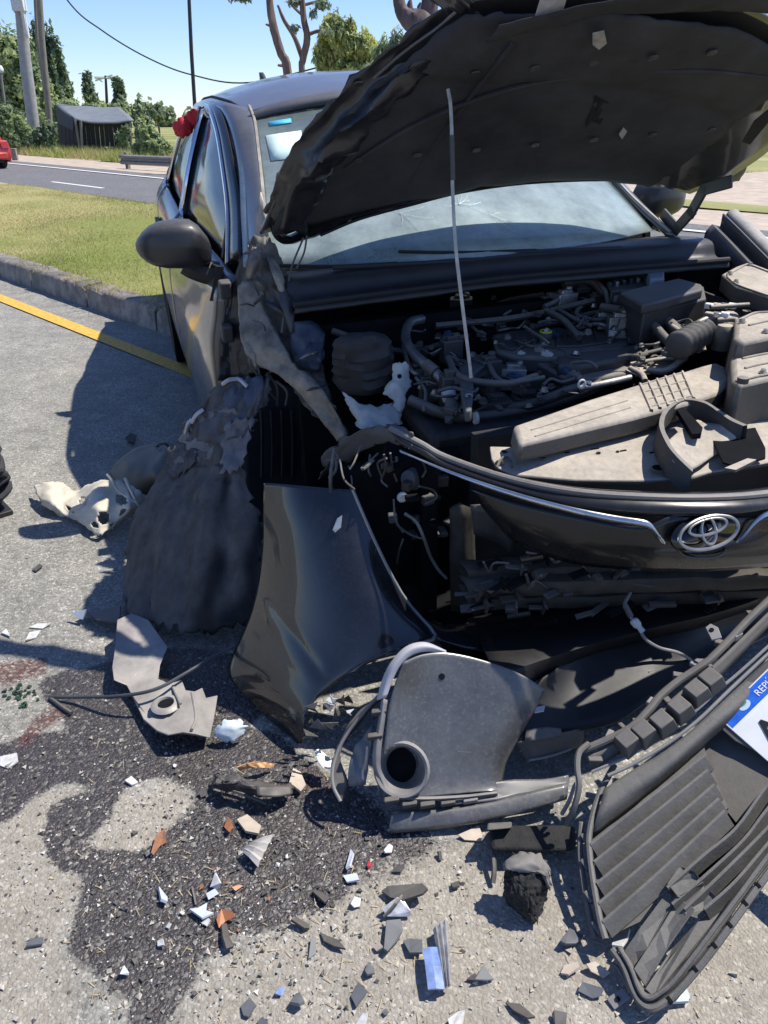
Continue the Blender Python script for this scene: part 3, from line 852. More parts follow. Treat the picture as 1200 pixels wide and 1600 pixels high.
p = at(22, 264, z=FZ - .02)
vehicle('red_car', 'bright red hatchback driving off at the far left edge', 'car', p - RU * 2.05 - RN * .86, ry, M_red)

# ------------------------------------------------------------------ the wrecked car
M_paint = mat('black_car_paint', (.022, .0225, .025), .30, var=.15, dust=.45, dustcol=(.22, .21, .20), coat=1., coatrough=.08)
M_paint_s = mat('scratched_paint', (.012, .013, .016), .26, var=.2, dust=.10, coat=.9, scratch=.30, coatrough=.10)
M_gloss = mat('gloss_black', (.007, .0072, .008), .28, var=.2, coat=.3, dust=.05, dustcol=(.18, .17, .16), spec=.35)
M_plast = mat('black_plastic', (.032, .031, .031), .55, var=.4, dust=.55, dustcol=(.19, .175, .155), bump=.15, bscale=200)
M_dusty = mat('dusty_plastic', (.035, .034, .033), .65, var=.3, dust=1., dustcol=(.47, .415, .34), bump=.2, bscale=120)
M_dusty2 = mat('dusty_plastic_deep', (.03, .03, .03), .65, var=.35, dust=.85, dustcol=(.28, .255, .22), bump=.2, bscale=120)
M_rubber = mat('hose_rubber', (.026, .026, .026), .6, var=.35, dust=.75, dustcol=(.24, .22, .19))
M_alu = mat('engine_aluminium', (.36, .35, .33), .45, .75, var=.35, vscale=25, bump=.3, bscale=80, dust=.3)
M_steel = mat('bare_steel', (.40, .39, .37), .35, .9, var=.3, vscale=30)
M_chrome = mat('chrome', (.62, .62, .62), .12, 1., var=.1)
M_felt = mat('bonnet_felt', (.046, .046, .050), .95, var=.35, vscale=6, bump=.4, bscale=55, spec=.15)
M_inner = mat('inner_panel_paint', (.022, .024, .028), .5, var=.3, coat=.2, dust=.35, dustcol=(.17, .16, .15))
M_crush = mat('crushed_panel', (.105, .092, .075), .6, .1, var=.9, vscale=20, scratch=.8, bump=.6, bscale=45, dust=.25)
M_void = mat('dark_recess', (.010, .0105, .012), .9, var=.3, spec=.05)  # near-black, hardly reflecting: paints the shade inside openings and gaps
M_seal = mat('rubber_seal', (.012, .012, .013), .7)

LMY = 0.
car = thing('wrecked_car', 'black saloon car with its right front corner torn off and bonnet propped open', 'car', [*C(-1.2, 0, 0)[:2], 0])

# lower right side, made of two doors and the rear wing; sections of the side at stations along the car
def sec(X):
    k = np.interp(X, [-3.75, -3.4, -2.7, -2.0, -1.0, -.62, -.44], [.62, .76, .875, .868, .845, .82, .79])
    belt = np.interp(X, [-3.6, -2.6, -1.6, -.6, -.4], [.66, .775, .77, .70, .69])
    bz = np.interp(X, [-3.6, -2.6, -1.6, -.6, -.4], [1.00, .985, .962, .945, .94])
    z0 = .17
    return [(k - .055, z0), (k - .035, .24), (k - .012, .34), (k, .50), (k - .002, .64), (k - .008, .74), (k - .028, .82), ((k + belt) / 2 + .006, (bz + .82) / 2 + .02), (belt + .004, bz)]
def side_grid(x0, x1, sgn, n=12, cut=None):
    G = []
    for X in np.linspace(x0, x1, n):
        pts = [C(X, sgn * y, z) for y, z in sec(X)]
        G.append(catmull(pts, 3))
    return np.array(G)
for sgn in (-1, 1):
    for nm, a, b_, n in (('front_door', -.455, -1.60, 14), ('rear_door', -1.61, -2.42, 12)):
        d_ = MB().grid(side_grid(a, b_, sgn, n)).build(nm, M_paint, car, smooth=60, thick=.03)
        hxm = b_ + .17
        y_, z_ = sec(hxm)[6]
        h_ = MB()
        c0 = C(hxm, sgn * (y_ + .010), .835)
        h_.box(c0, .21, .022, .032, RC[:, 0], RC[:, 1], RC[:, 2])
        h_.build('handle', M_trim, d_, bevel=.004)
    # rear wing around the wheel arch
    hole = lambda u, v: False
    G = side_grid(-2.425, -3.72, sgn, 22)
    mb = MB()
    a, b_ = G.shape[:2]
    fs = []
    for i in range(a - 1):
        for j in range(b_ - 1):
            q = RC.T @ ((G[i, j] + G[i + 1, j + 1]) / 2 - TC)
            if math.hypot(q[0] + 2.70, q[2] - .30) < .365: continue
            fs.append((i * b_ + j, i * b_ + j + 1, (i + 1) * b_ + j + 1, (i + 1) * b_ + j))
    mb.add(G.reshape(-1, 3), fs).build('rear_wing', M_paint, car, smooth=60, thick=.02)
    MB().sheet([[C(x, sgn * y, z) for x in (-.45, -1, -1.6, -2.3)] for y, z in ((.70, .16), (.775, .155), (.79, .20))], 3, 1).build('sill', M_trim, car, thick=.02)
# boot, tail and rear glass
MB().sheet([[C(-2.80, y, 1.06 + .02 * (1 - abs(y))) for y in (-.66, -.3, 0, .3, .66)], [C(-3.2, y, 1.06) for y in (-.68, -.3, 0, .3, .68)], [C(-3.62, y, 1.03) for y in (-.64, -.3, 0, .3, .64)], [C(-3.72, y, .85) for y in (-.62, -.3, 0, .3, .62)], [C(-3.72, y, .45) for y in (-.62, -.3, 0, .3, .62)], [C(-3.62, y, .22) for y in (-.6, -.3, 0, .3, .6)]], 3, 3).build('boot_lid', M_paint, car, thick=.02)

# roof, pillars
def rc(X):  # crown height, half width, rail height
    z = np.interp(X, [-2.95, -2.75, -2.3, -1.9, -1.5, -1.2, -1.02], [1.36, 1.405, 1.452, 1.468, 1.462, 1.43, 1.395])
    w = np.interp(X, [-2.95, -2.4, -1.5, -1.05], [.56, .585, .60, .56])
    rz = np.interp(X, [-2.95, -2.4, -1.9, -1.4, -1.05], [1.29, 1.345, 1.365, 1.365, 1.335])
    return z, w, rz
G = []
for X in np.linspace(-1.03, -2.93, 22):
    z, w, rz = rc(X)
    G.append([C(X - .05 * (1 - abs(t)) * (X < -2.5) + (.06 * (1 - t * t) if X > -1.3 else 0) * max(0, (X + 1.3) / .27), t * w, rz + (z - rz) * (1 - abs(t) ** 2.4)) for t in np.linspace(-1, 1, 25)])
MB().grid(np.array(G)).build('roof', M_paint, car, smooth=70, thick=.02)
for sgn in (-1, 1):   # ditch moulding
    MB().tube([C(X, sgn * rc(X)[1] * .93, rc(X)[2] + (rc(X)[0] - rc(X)[2]) * (1 - .93 ** 2.4) + .003) for X in np.linspace(-1.08, -2.85, 14)], .005, 6).build('roof_moulding', M_seal, car)
    # roof side down to the glass: cant rail
    rows = []
    for X in np.linspace(-1.05, -2.90, 12):
        z, w, rz = rc(X)
        rows.append([C(X, sgn * w, rz), C(X, sgn * (w + .018), rz - .02), C(X, sgn * (w + .022), rz - .045)])
    MB().grid(np.array(rows)).build('roof_rail', M_paint, car, smooth=70, thick=.015)
    # windscreen pillar as a broad curved band
    if sgn < 0:
        A = [(-.33, .625, 1.055), (-.50, .600, 1.125), (-.66, .575, 1.19), (-.82, .552, 1.255), (-.98, .53, 1.325), (-1.10, .525, 1.365)]
        B = [(-.56, .665, .965), (-.70, .645, 1.045), (-.84, .622, 1.135), (-.98, .606, 1.235), (-1.12, .598, 1.32), (-1.30, .605, 1.372)]
    else:
        A = [(-.30, .70, .985), (-.50, .665, 1.075), (-.72, .63, 1.195), (-.92, .592, 1.295), (-1.10, .562, 1.35), (-1.25, .575, 1.375)]
        B = [(-.56, .735, .955), (-.70, .710, 1.07), (-.86, .680, 1.18), (-1.02, .645, 1.275), (-1.18, .622, 1.338), (-1.32, .612, 1.352)]
    rows = []
    for (x0, y0, z0), (x1, y1, z1) in zip(A, B):
        rows.append([C(x0, sgn * (y0 - .02), z0 - .012), C(x0, sgn * y0, z0), C(x0 * .5 + x1 * .5, sgn * ((y0 + y1) / 2 + .016), (z0 + z1) / 2 + .012), C(x1, sgn * y1, z1), C(x1 - .01, sgn * (y1 - .01), z1 - .02)])
    MB().sheet(rows, 4, 4).build('windscreen_pillar', M_paint, car, smooth=80, thick=.02)
    MB().tube([C(x - .012, sgn * (y - .012), z + .004) for x, y, z in A], .006, 6, 4).build('windscreen_trim', mat('trim_worn', (.30, .27, .22), .5, var=.4), car)
    # side glass with chrome surround
    fr = [(-.62, .722, .955), (-.80, .690, 1.085), (-.98, .655, 1.20), (-1.16, .628, 1.295), (-1.34, .617, 1.335), (-1.52, .618, 1.345), (-1.70, .620, 1.345), (-1.66, .700, 1.15), (-1.62, .764, .965), (-1.3, .752, .958), (-.95, .737, .953)]
    rr_ = [(-1.70, .766, .968), (-1.735, .700, 1.15), (-1.78, .620, 1.345), (-2.05, .615, 1.338), (-2.30, .606, 1.305), (-2.52, .628, 1.225), (-2.72, .668, 1.10), (-2.62, .758, .995), (-2.2, .770, .98)]
    if sgn < 0:
        fr = [(-.62, .695, .95), (-.80, .655, 1.08), (-.98, .635, 1.20), (-1.14, .622, 1.285), (-1.28, .618, 1.335), (-1.45, .612, 1.352), (-1.70, .608, 1.345), (-1.66, .68, 1.19), (-1.64, .725, 1.07), (-1.62, .762, .945), (-1.3, .748, .94), (-.95, .722, .94)]
        rr_ = [(-1.70, .762, .95), (-1.72, .70, 1.13), (-1.78, .622, 1.32), (-2.10, .635, 1.30), (-2.30, .685, 1.20), (-2.50, .728, 1.06), (-2.62, .755, .965), (-2.2, .765, .95)]
    for nm, poly in (('front_side_window', fr), ('rear_side_window', rr_)):
        cpt = np.mean([C(x, sgn * y, z) for x, y, z in poly], 0)
        P = [C(x, sgn * (y - .012), z) for x, y, z in poly]
        # glass with the curve of the door: fan rings about the middle, bulged outwards
        mid = np.mean([[x, sgn * y, z] for x, y, z in poly], 0) + [0, sgn * .012, 0]
        rings = []
        for t in (1, .75, .5, .25):
            rings.append([C(*(np.array([x, sgn * (y - .012), z]) * t + mid * (1 - t) + [0, sgn * .01 * (1 - t * t), 0])) for x, y, z in poly])
        mb = MB(); n = len(poly)
        mb.add([p for r_ in rings for p in r_] + [C(*mid)], [(i * n + k, i * n + (k + 1) % n, (i + 1) * n + (k + 1) % n, (i + 1) * n + k) for i in range(3) for k in range(n)] + [(3 * n + k, 3 * n + (k + 1) % n, 4 * n) for k in range(n)])
        g_ = mb.build(nm, 'X' and M_glass_d, car, smooth=180, thick=.004)
        MB().tube([C(x, sgn * (y + .006), z) for x, y, z in poly], .0105, 8, 3, closed=False).build('chrome_surround', M_chrome, g_)
        if nm[0] == 'f':
            fe_ = poly[:7]
            MB().sheet([[C(x, sgn * (y + .002), z) for x, y, z in fe_], [C(x + .05, sgn * (y + .004), z + .012) for x, y, z in fe_], [C(x + .13 - .02 * i, sgn * (y - .018), z + .026) for i, (x, y, z) in enumerate(fe_)]], 4, 3).build('door_frame', M_gloss, car, smooth=60, thick=.008)
    MB().prism([C(-1.63, sgn * .766, .962), C(-1.69, sgn * .768, .965), C(-1.77, sgn * .628, 1.355), C(-1.71, sgn * .628, 1.355)], .03, RC @ np.array([0, sgn, .3])).build('centre_pillar', M_gloss, car)
    MB().prism([C(-.735, sgn * .706, .945), C(-.76, sgn * .708, .945), C(-.86, sgn * .650, 1.11), C(-.835, sgn * .650, 1.10)] if sgn < 0 else [C(-.93, sgn * .748, .953), C(-.955, sgn * .75, .953), C(-.99, sgn * .664, 1.20), C(-.965, sgn * .664, 1.19)], .02, RC @ np.array([0, sgn, .3])).build('quarter_bar', M_seal, car)
    MB().sheet([[C(-2.78, sgn * .66, 1.09), C(-2.74, sgn * .70, 1.04), C(-2.68, sgn * .765, .99)], [C(-2.60, sgn * .62, 1.23), C(-2.9, sgn * .66, 1.12), C(-3.0, sgn * .73, 1.01)], [C(-2.35, sgn * .600, 1.33), C(-2.85, sgn * .56, 1.30), C(-3.15, sgn * .66, 1.05)]], 4, 4).build('rear_pillar', M_paint, car, thick=.02)
    # door mirror
    mp = lambda x, y, z: C(x + (.02 if sgn > 0 else 0), sgn * (y + (LMY if sgn > 0 else 0)), z + (.03 if sgn > 0 else 0))
    rows = []
    for t, zt, zb_, rx_ in ((.745, 1.005, .985, .02), (.752, 1.03, .958, .05), (.775, 1.066, .950, .080), (.80, 1.085, .947, .092), (.84, 1.089, .947, .096), (.89, 1.084, .951, .090), (.92, 1.073, .958, .078), (.945, 1.055, .970, .060), (.962, 1.036, .986, .036), (.970, 1.022, 1.002, .012)):
        ring = []
        zc, rz_ = (zt + zb_) / 2, (zt - zb_) / 2
        for k in range(21):
            a = 2 * math.pi * k / 20
            ca, sa = math.cos(a), math.sin(a)
            ex = abs(ca) ** .5 * math.copysign(1, ca) * (rx_ if ca > 0 else rx_ * .25); ez = abs(sa) ** .5 * math.copysign(1, sa) * rz_
            ring.append(mp(-.66 + ex - .10 * (t - .74), t, zc + ez + .02 * ex))
        rows.append(ring)
    M_mir = mat('mirror_black', (.014, .0145, .017), .42, var=.3, vscale=18, dust=.5, dustcol=(.13, .125, .12), coat=.3, scratch=.12, coatrough=.2)
    mir = MB().grid(np.array(rows)).build('door_mirror', M_mir, car, smooth=75)
    MB().prism([mp(-.685, .785, 1.055), mp(-.695, .925, 1.055), mp(-.695, .93, .985), mp(-.685, .785, .975)], .006, RC @ np.array([-1., 0, 0])).build('mirror_glass', M_chrome, mir)
    MB().tube([mp(-.66, .83, .955), mp(-.655, .80, .935), mp(-.65, .735, .915)], [.034, .034, .040], 10, 4).build('mirror_foot', M_trim, mir)
    MB().prism([mp(-.53, .745, .965), mp(-.63, .752, .955), mp(-.66, .75, .86), mp(-.55, .78, .86)], .02, RC @ np.array([0, sgn, .2])).build('mirror_base', M_trim, mir)
    # rear wheel
    wc = C(-2.70, sgn * .77, .30); wc[2] = .315
    ax = RC @ np.array([0, sgn, 0])
    wh = MB().lathe(wc, ax, [(.20, .09), (.27, .105), (.305, .09), (.318, .06), (.318, -.09), (.29, -.11), (.2, -.1)], 40, caps=False).build('wheel', M_tyre, car, smooth=40)
    MB().lathe(wc, ax, [(0, .085), (.05, .09), (.08, .075), (.18, .07), (.205, .095), (.215, .085)], 32).build('rim', M_rim, wh)
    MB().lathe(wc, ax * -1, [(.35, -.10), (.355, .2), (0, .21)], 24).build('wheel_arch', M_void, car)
fin = MB().sheet([[C(-2.66, -.185, 1.415), C(-2.66, -.185, 1.42)], [C(-2.74, -.185, 1.41), C(-2.74, -.185, 1.455)], [C(-2.78, -.185, 1.405), C(-2.79, -.185, 1.468)]], 3, 3).build('antenna', M_trim, car, thick=.022, off=0)

# windscreen: dusty cracked laminated glass
def glass_mat(name, tint, dusty, cr=0.):
    M = bpy.data.materials.new(name); M.use_nodes = True
    nt = M.node_tree; b = nt.nodes['Principled BSDF']
    pos = nt.nodes.new('ShaderNodeNewGeometry').outputs['Position']
    b.inputs['Base Color'].default_value = (.50, .62, .62, 1); b.inputs['Roughness'].default_value = .6
    b.inputs['Specular IOR Level'].default_value = .3
    t = nt.nodes.new('ShaderNodeBsdfTransparent'); t.inputs[0].default_value = (*tint, 1)
    g = nt.nodes.new('ShaderNodeBsdfGlossy'); g.inputs['Roughness'].default_value = .03
    fr_ = nt.nodes.new('ShaderNodeFresnel'); fr_.inputs[0].default_value = 1.5
    x1 = nt.nodes.new('ShaderNodeMixShader'); nt.links.new(t.outputs[0], x1.inputs[1]); nt.links.new(b.outputs[0], x1.inputs[2])
    sz = nt.nodes.new('ShaderNodeSeparateXYZ'); nt.links.new(pos, sz.inputs[0])
    f = _math(nt, 'MULTIPLY', _ramp(nt, _noise(nt, pos, 5, 6, .7), [(.3, .4), (.7, 1.)]), _ramp(nt, _math(nt, 'MULTIPLY', _math(nt, 'SUBTRACT', sz.outputs[2], .98), 2.5), [(0., .66), (.33, .54), (.62, .28), (1., .10)]))    # pale film, strongest low on the glass and fading upwards
    nt.links.new(f, x1.inputs[0])
    x2 = nt.nodes.new('ShaderNodeMixShader'); nt.links.new(_math(nt, 'MULTIPLY', fr_.outputs[0], .9), x2.inputs[0])
    nt.links.new(x1.outputs[0], x2.inputs[1]); nt.links.new(g.outputs[0], x2.inputs[2])
    nt.links.new(x2.outputs[0], nt.nodes['Material Output'].inputs[0])
    return M
M_ws = glass_mat('windscreen_glass', (.78, .90, .88), .30)
wsb = [(-.30, 0, 1.005), (-.32, .25, 1.0), (-.37, .5, .995), (-.46, .68, .985)]
def wsp(t, s):   # t up 0..1, s -1..1 across
    a = abs(s)
    x0 = -.22 - .20 * a ** 2; y0 = .70 * s; z0 = 1.015 - .01 * a
    x1 = -1.03 - .07 * a ** 2; y1 = .575 * s; z1 = 1.395 - .050 * a ** 2
    return C(x0 + (x1 - x0) * t, y0 + (y1 - y0) * t, z0 + (z1 - z0) * t + .045 * t * (1 - t))
ws = MB().grid(np.array([[wsp(t, s) for s in np.linspace(-.97, .97, 25)] for t in np.linspace(-.04, 1.0, 14)])).build('windscreen', M_ws, car, smooth=180, thick=.005)
MB().grid(np.array([[wsp(t, s) + RC[:, 2] * .002 for s in np.linspace(-.97, .97, 25)] for t in (.93, .965, 1.0)])).build('shade_band', M_gloss, ws, smooth=180, thick=.002)
M_crack = mat('glass_crack', (.60, .66, .66), .4)
r = random.Random(4)
for cx_, cy_, n in ((.20, -.30, 9), (.22, -.02, 10), (.15, .1, 6), (.26, -.45, 7)):
    for i in range(n):
        a = r.uniform(0, 6.28); L_ = r.uniform(.04, .16)
        pts = [(cx_, cy_)]
        for k in range(5):
            a += r.uniform(-.3, .3); pts.append((pts[-1][0] + math.sin(a) * L_ / 5, pts[-1][1] + math.cos(a) * L_ / 5))
        MB().tube([wsp(t, s) + RC[:, 2] * .005 for t, s in pts], r.uniform(.0002, .00045), 4).build('crack', M_crack, ws, smooth=0)
M_paper = mat('paper_sticker', (.55, .72, .68), .8, var=.12)
MB().grid(np.array([[wsp(t, s) + RC[:, 2] * .0035 for s in (a0, (a0 * 2 + a1) / 3, a1)] for t, a0, a1 in ((.575, -.815, -.65), (.66, -.82, -.645), (.765, -.825, -.635))])).build('inspection_sticker', M_paper, ws, thick=.001)
MB().grid(np.array([[wsp(t, s) + RC[:, 2] * .0035 for s in (-.80, -.74, -.675)] for t in (.835, .87)])).build('toll_sticker', mat('blue_sticker', (.05, .40, .58), .6), ws, thick=.001)
# cabin: floor, dash, seats behind the glass, so that the glass has something to show
M_cab = mat('cabin_trim', (.22, .23, .225), .9, var=.2)
MB().sheet([[C(-.42, y, .97) for y in (-.66, -.3, .3, .66)], [C(-.75, y, .99) for y in (-.68, -.3, .3, .68)], [C(-.98, y, .93) for y in (-.68, -.3, .3, .68)], [C(-1.0, y, .6) for y in (-.68, -.3, .3, .68)]], 3, 4).build('dashboard', M_cab, car, thick=.02)
for sgn in (-1, 1):
    MB().sheet([[C(-1.55 - .1 * k, sgn * .36 + y, z) for y in (-.24, -.12, .12, .24)] for k, z in ((0, .55), (.4, .8), (1.3, 1.08), (1.6, 1.22), (1.9, 1.22), (2.2, 1.0))], 3, 3).build('seat', mat('seat_fabric', (.04, .04, .042), .95), car, thick=.03)
q = MB(); q.cbox(-3.4, -.5, -.72, .72, .25, .30); q.build('floor_pan', M_void, car)
q = MB(); q.cbox(-.50, -.46, -.70, .70, .25, .94); q.build('bulkhead', M_void, car)

# ------------------------------------------------------------------ bonnet: bent, propped open, dark felt underneath
def H(px, py, X): return at(px, py, X=X)
hr = [  # rows from the hinge edge forward; columns from the car's right to its left; points in the car frame
    [(-.26, -.64, 1.085), (-.29, -.50, 1.10), (-.31, -.25, 1.135), (-.31, 0, 1.16), (-.31, .25, 1.17), (-.30, .5, 1.15), (-.26, .70, 1.10)],
    [(-.15, -.575, 1.235), (-.17, -.45, 1.235), (-.18, -.22, 1.25), (-.17, .02, 1.255), (-.17, .26, 1.255), (-.18, .5, 1.225), (-.18, .76, 1.145)],
    [(-.05, -.515, 1.335), (-.06, -.39, 1.34), (-.05, -.18, 1.35), (-.03, .04, 1.345), (-.03, .27, 1.335), (-.06, .5, 1.295), (-.10, .79, 1.20)],
    [(.04, -.385, 1.46), (.05, -.30, 1.455), (.07, -.13, 1.44), (.10, .06, 1.43), (.10, .28, 1.41), (.05, .51, 1.365), (-.02, .79, 1.265)],
    [(.13, -.295, 1.535), (.16, -.24, 1.53), (.21, -.10, 1.515), (.24, .08, 1.505), (.23, .29, 1.485), (.16, .515, 1.43), (.06, .77, 1.33)],
    [(.22, -.25, 1.575), (.27, -.19, 1.58), (.34, -.07, 1.58), (.37, .10, 1.57), (.34, .30, 1.55), (.26, .52, 1.49), (.14, .72, 1.40)],
]
hrw = [[C(*p) for p in r_] for r_ in hr]
G = surf(hrw, 8, 8)
Nn = normals(G)
if np.mean(Nn[..., 2]) < 0: Nn = -Nn
hood = MB().grid(crumpled(G + Nn * .022, .008, 3.2, 2)).build('bonnet', M_paint, car, smooth=60, thick=.006)
# inner frame lip and felt liner on the underside
a, b_ = G.shape[:2]
def edge_fade(i, j): return min(1, min(i, a - 1 - i) / 5, min(j, b_ - 1 - j) / 5)
Gl = crumpled(G.copy(), .003, 4.5, 5)
bump_ = np.zeros((a, b_))
for i in range(a):
    for j in range(b_):
        bump_[i, j] = -.022 * edge_fade(i, j) ** .5
        # moulded channels of the liner
        v_ = i / (a - 1); u_ = j / (b_ - 1)
        bump_[i, j] += .010 * math.exp(-((v_ - .62 + .25 * (u_ - .5) ** 2) / .035) ** 2) + .008 * math.exp(-((u_ - .5) / .03) ** 2) * (v_ < .55)
Gl = Gl + Nn * bump_[..., None] + Nn * .004
MB().grid(raggedge(Gl[1:-2, 1:-6], .012, 3)).build('felt_liner', M_felt, hood, smooth=60, thick=.005)
# crumpled right edge: creased folds of bare and painted metal hanging off the panel
ed = [H(*p) for p in ((421, 352, -.25), (438, 300, -.17), (468, 248, -.08), (503, 211, -.03), (556, 155, .01), (618, 105, .05), (688, 48, .11), (752, 0, .17))]
inn = [H(*p) for p in ((478, 368, -.24), (500, 318, -.15), (524, 272, -.05), (556, 236, .00), (600, 186, .04), (652, 138, .08), (712, 84, .14), (768, 36, .20))]
midp = [(p + q_) / 2 + RC @ np.array([.02, -.02, .012 * ((i % 2) * 2 - 1)]) for i, (p, q_) in enumerate(zip(ed, inn))]
out = [p + RC @ np.array([.01, -.012, .035]) for p in ed]
MB().sheet([out, ed, midp, inn], 6, 5, .016, 11, 8, ragged=.02).build('crumpled_edge', mat('creased_paint', (.016, .016, .018), .38, var=.5, vscale=20, scratch=.22, coat=.4, coatrough=.2), hood, smooth=40, thick=.003)
fe = [H(*p) for p in ((422, 350, -.27), (432, 374, -.26), (455, 380, -.27), (500, 365, -.28), (560, 340, -.29), (640, 318, -.30), (720, 298, -.31), (820, 284, -.31), (940, 279, -.31), (1030, 284, -.30), (1085, 296, -.29))]
fe2 = [p + RC @ np.array([-.012, 0, .030 + .010 * math.sin(i * 2.3)]) for i, p in enumerate(fe)]
MB().sheet([fe, [(p + q_) / 2 + RC @ np.array([.02, 0, 0]) for p, q_ in zip(fe, fe2)], fe2], 5, 3, .006, 12, 4).build('hinge_edge', M_gloss, hood, smooth=50, thick=.003)
MB().tube([p + RC @ np.array([.004, 0, -.004]) for p in fe[3:]], .004, 6, 4).build('edge_seal', M_seal, hood)
# front lip folded over the felt, with tape and torn bits
def onliner(px, py, lift=-.03):
    # nearest underside point along the sight line, found on the liner sheet
    best = None
    o = np.array([0, 0, CH]); d = at(px, py, y=1.) - o
    d = d / np.linalg.norm(d)
    Q = Gl.reshape(-1, 3) - o
    t = Q @ d
    dist = np.linalg.norm(Q - t[:, None] * d, axis=1)
    k_ = np.argmin(dist)
    return o + d * (t[k_] + lift)
lip = [onliner(*p) for p in ((760, 62), (830, 46), (900, 30), (960, 20), (1040, 16), (1120, 14), (1200, 18), (1260, 30))]
lip2 = [p + RC @ np.array([.06, 0, .025]) for p in lip]
MB().sheet([lip, [(p + q_) / 2 - RC[:, 2] * .005 for p, q_ in zip(lip, lip2)], lip2], 5, 3, .005, 9, 6).build('front_lip', M_felt, hood, thick=.002)
M_tape = mat('grey_tape', (.30, .28, .26), .7, var=.3, vscale=40)
for nm, q in (('torn_tape', [(848, -12), (886, -4), (874, 38), (836, 28)]), ('torn_tab', [(926, 54), (944, 50), (948, 68), (936, 78), (926, 70)])):
    MB().prism([onliner(x, y, -.05) for x, y in q], .003, RC @ np.array([.4, 0, -1.])).build(nm, M_tape, hood, smooth=0)
M_torn = mat('torn_felt', (.006, .006, .007), 1.)
for q in ([(918, 168), (930, 150), (940, 158), (952, 160), (945, 180), (938, 195), (925, 190), (915, 200)], [(1160, 222), (1178, 190), (1200, 172), (1210, 180), (1190, 200), (1172, 226)]):
    MB().prism([onliner(x, y, -.012) for x, y in q], .002, RC @ np.array([.4, 0, -1.])).build('torn_felt', M_torn, hood, smooth=0)
MB().prism([onliner(x, y, -.014) for x, y in ((967, 210), (974, 200), (980, 206), (972, 218))], .002, RC @ np.array([.4, 0, -1.])).build('felt_chip', M_tape, hood, smooth=0)
# unseen bonnet corner flap, shaped for the shadow strip it casts on the road
fl_ = [[C(.22, -.25, 1.578), C(.19, -.265, 1.57), C(.16, -.28, 1.56)], [C(.14, -.36, 1.665), C(.11, -.36, 1.66), C(.08, -.365, 1.645)], [C(.02, -.50, 1.765), C(-.02, -.51, 1.77), C(-.07, -.52, 1.76)], [C(-.02, -.62, 1.83), C(-.06, -.62, 1.83), C(-.12, -.61, 1.81)]]
MB().sheet(fl_, 6, 6, .010, 14, 5, ragged=.02).build('shadow_flap', M_paint, hood, smooth=30, thick=.004)
for i in range(14):     # push pins and pressed seams of the liner
    p = onliner(560 + (i % 7) * 92, 250 - (i // 7) * 120 - (i % 7) * 8, -.020)
    MB().lathe(p, RC @ np.array([.4, 0, -1.]), [(.012, 0), (.011, .003), (.005, .004), (0, .003)], 14).build('liner_pin', M_plast, hood)
for P in ([(540, 262), (640, 200), (760, 150), (900, 120), (1080, 110), (1200, 120)], [(640, 290), (690, 210), (760, 120), (800, 70)]):
    MB().tube([onliner(x, y, -.014) for x, y in P], .005, 6, 5).build('liner_seam', M_felt, hood)
# hinges
for sgn in (1,):
    y0 = .70 * sgn
    hb = MB()
    for a0, b0 in (((-.37, 1.03), (-.30, 1.00)), ((-.30, 1.00), (-.24, 1.06)), ((-.24, 1.06), (-.20, 1.13)), ((-.20, 1.13), (-.10, 1.16))):
        p0, p1 = C(a0[0], y0, a0[1]), C(b0[0], y0, b0[1])
        dv = (p1 - p0); L_ = np.linalg.norm(dv); dv = dv / L_
        hb.box((p0 + p1) / 2, L_ + .03, .010, .036, dv, RC[:, 1], np.cross(dv, RC[:, 1]))
    hb.build('bonnet_hinge', M_inner, car, bevel=.003)
hm = MB().sheet([[at(x, y, X=-.22) for x, y in ((1068, 258), (1090, 240), (1108, 262))], [at(x, y, X=-.24) for x, y in ((1062, 285), (1085, 280), (1100, 290))], [at(x, y, X=-.26) for x, y in ((1080, 300), (1092, 300), (1098, 305))]], 4, 4, .01, 12, 3)
hm.build('hinge_cover', M_crush, hood, thick=.004)
hm = MB().sheet([[at(x, y, X=-.15) for x, y in ((1105, 240), (1140, 242), (1172, 246))], [at(x, y, X=-.19) for x, y in ((1105, 268), (1135, 274), (1168, 262))], [at(x, y, X=-.22) for x, y in ((1096, 286), (1130, 288), (1156, 284))]], 4, 4, .012, 9, 5)
hm.build('hinge_plate', M_inner, hood, thick=.005)
# prop rod
M_rod = mat('prop_rod_paint', (.42, .40, .36), .5, var=.25, vscale=40)
rt = at(700, 140, X=.085); rb = at(733, 562, X=.30)
rm = [rt + RC @ np.array([-.005, -.01, .0]), at(704, 165, X=.105), at(706, 215, X=.135)]
rod = MB().tube([rt, rm[1], rm[2], at(707, 290, X=.17), at(712, 385, X=.235), at(721, 465, X=.27), rb, at(736, 590, X=.305)], .0042, 8, 4).build('prop_rod', M_rod, car)
MB().tube([at(706, 212, X=.134), at(707, 258, X=.155), at(707.5, 282, X=.167)], .0058, 8).build('rod_grip', M_rubber, rod)

# ------------------------------------------------------------------ engine bay
UPC = RC[:, 2]
def slab(name, px, z, depth, m_, parent=None, bevel=.006, smooth=35, taper=0.):
    """a moulded block: outline seen from above at car height z, walls going down"""
    P = [at(x, y, Z=(z if not isinstance(z, (list, tuple)) else z[i])) for i, (x, y) in enumerate(px)]
    c = np.mean(P, 0)
    n = len(P)
    bot = [p - UPC * depth + (p - c) * taper for p in P]
    mb = MB().add(P + bot, [tuple(range(n)), tuple(range(2 * n - 1, n - 1, -1))] + [(i, i + n, (i + 1) % n + n, (i + 1) % n) for i in range(n)])
    return mb.build(name, m_, parent or car, bevel=bevel, smooth=smooth, seg=2)
def hose(name, px, r, m_, parent=None, z=.8, n=8, res=5):
    P = [at(q[0], q[1], Z=(q[2] if len(q) > 2 else z)) for q in px]
    return MB().tube(P, r, n, res).build(name, m_, parent or car, smooth=60)

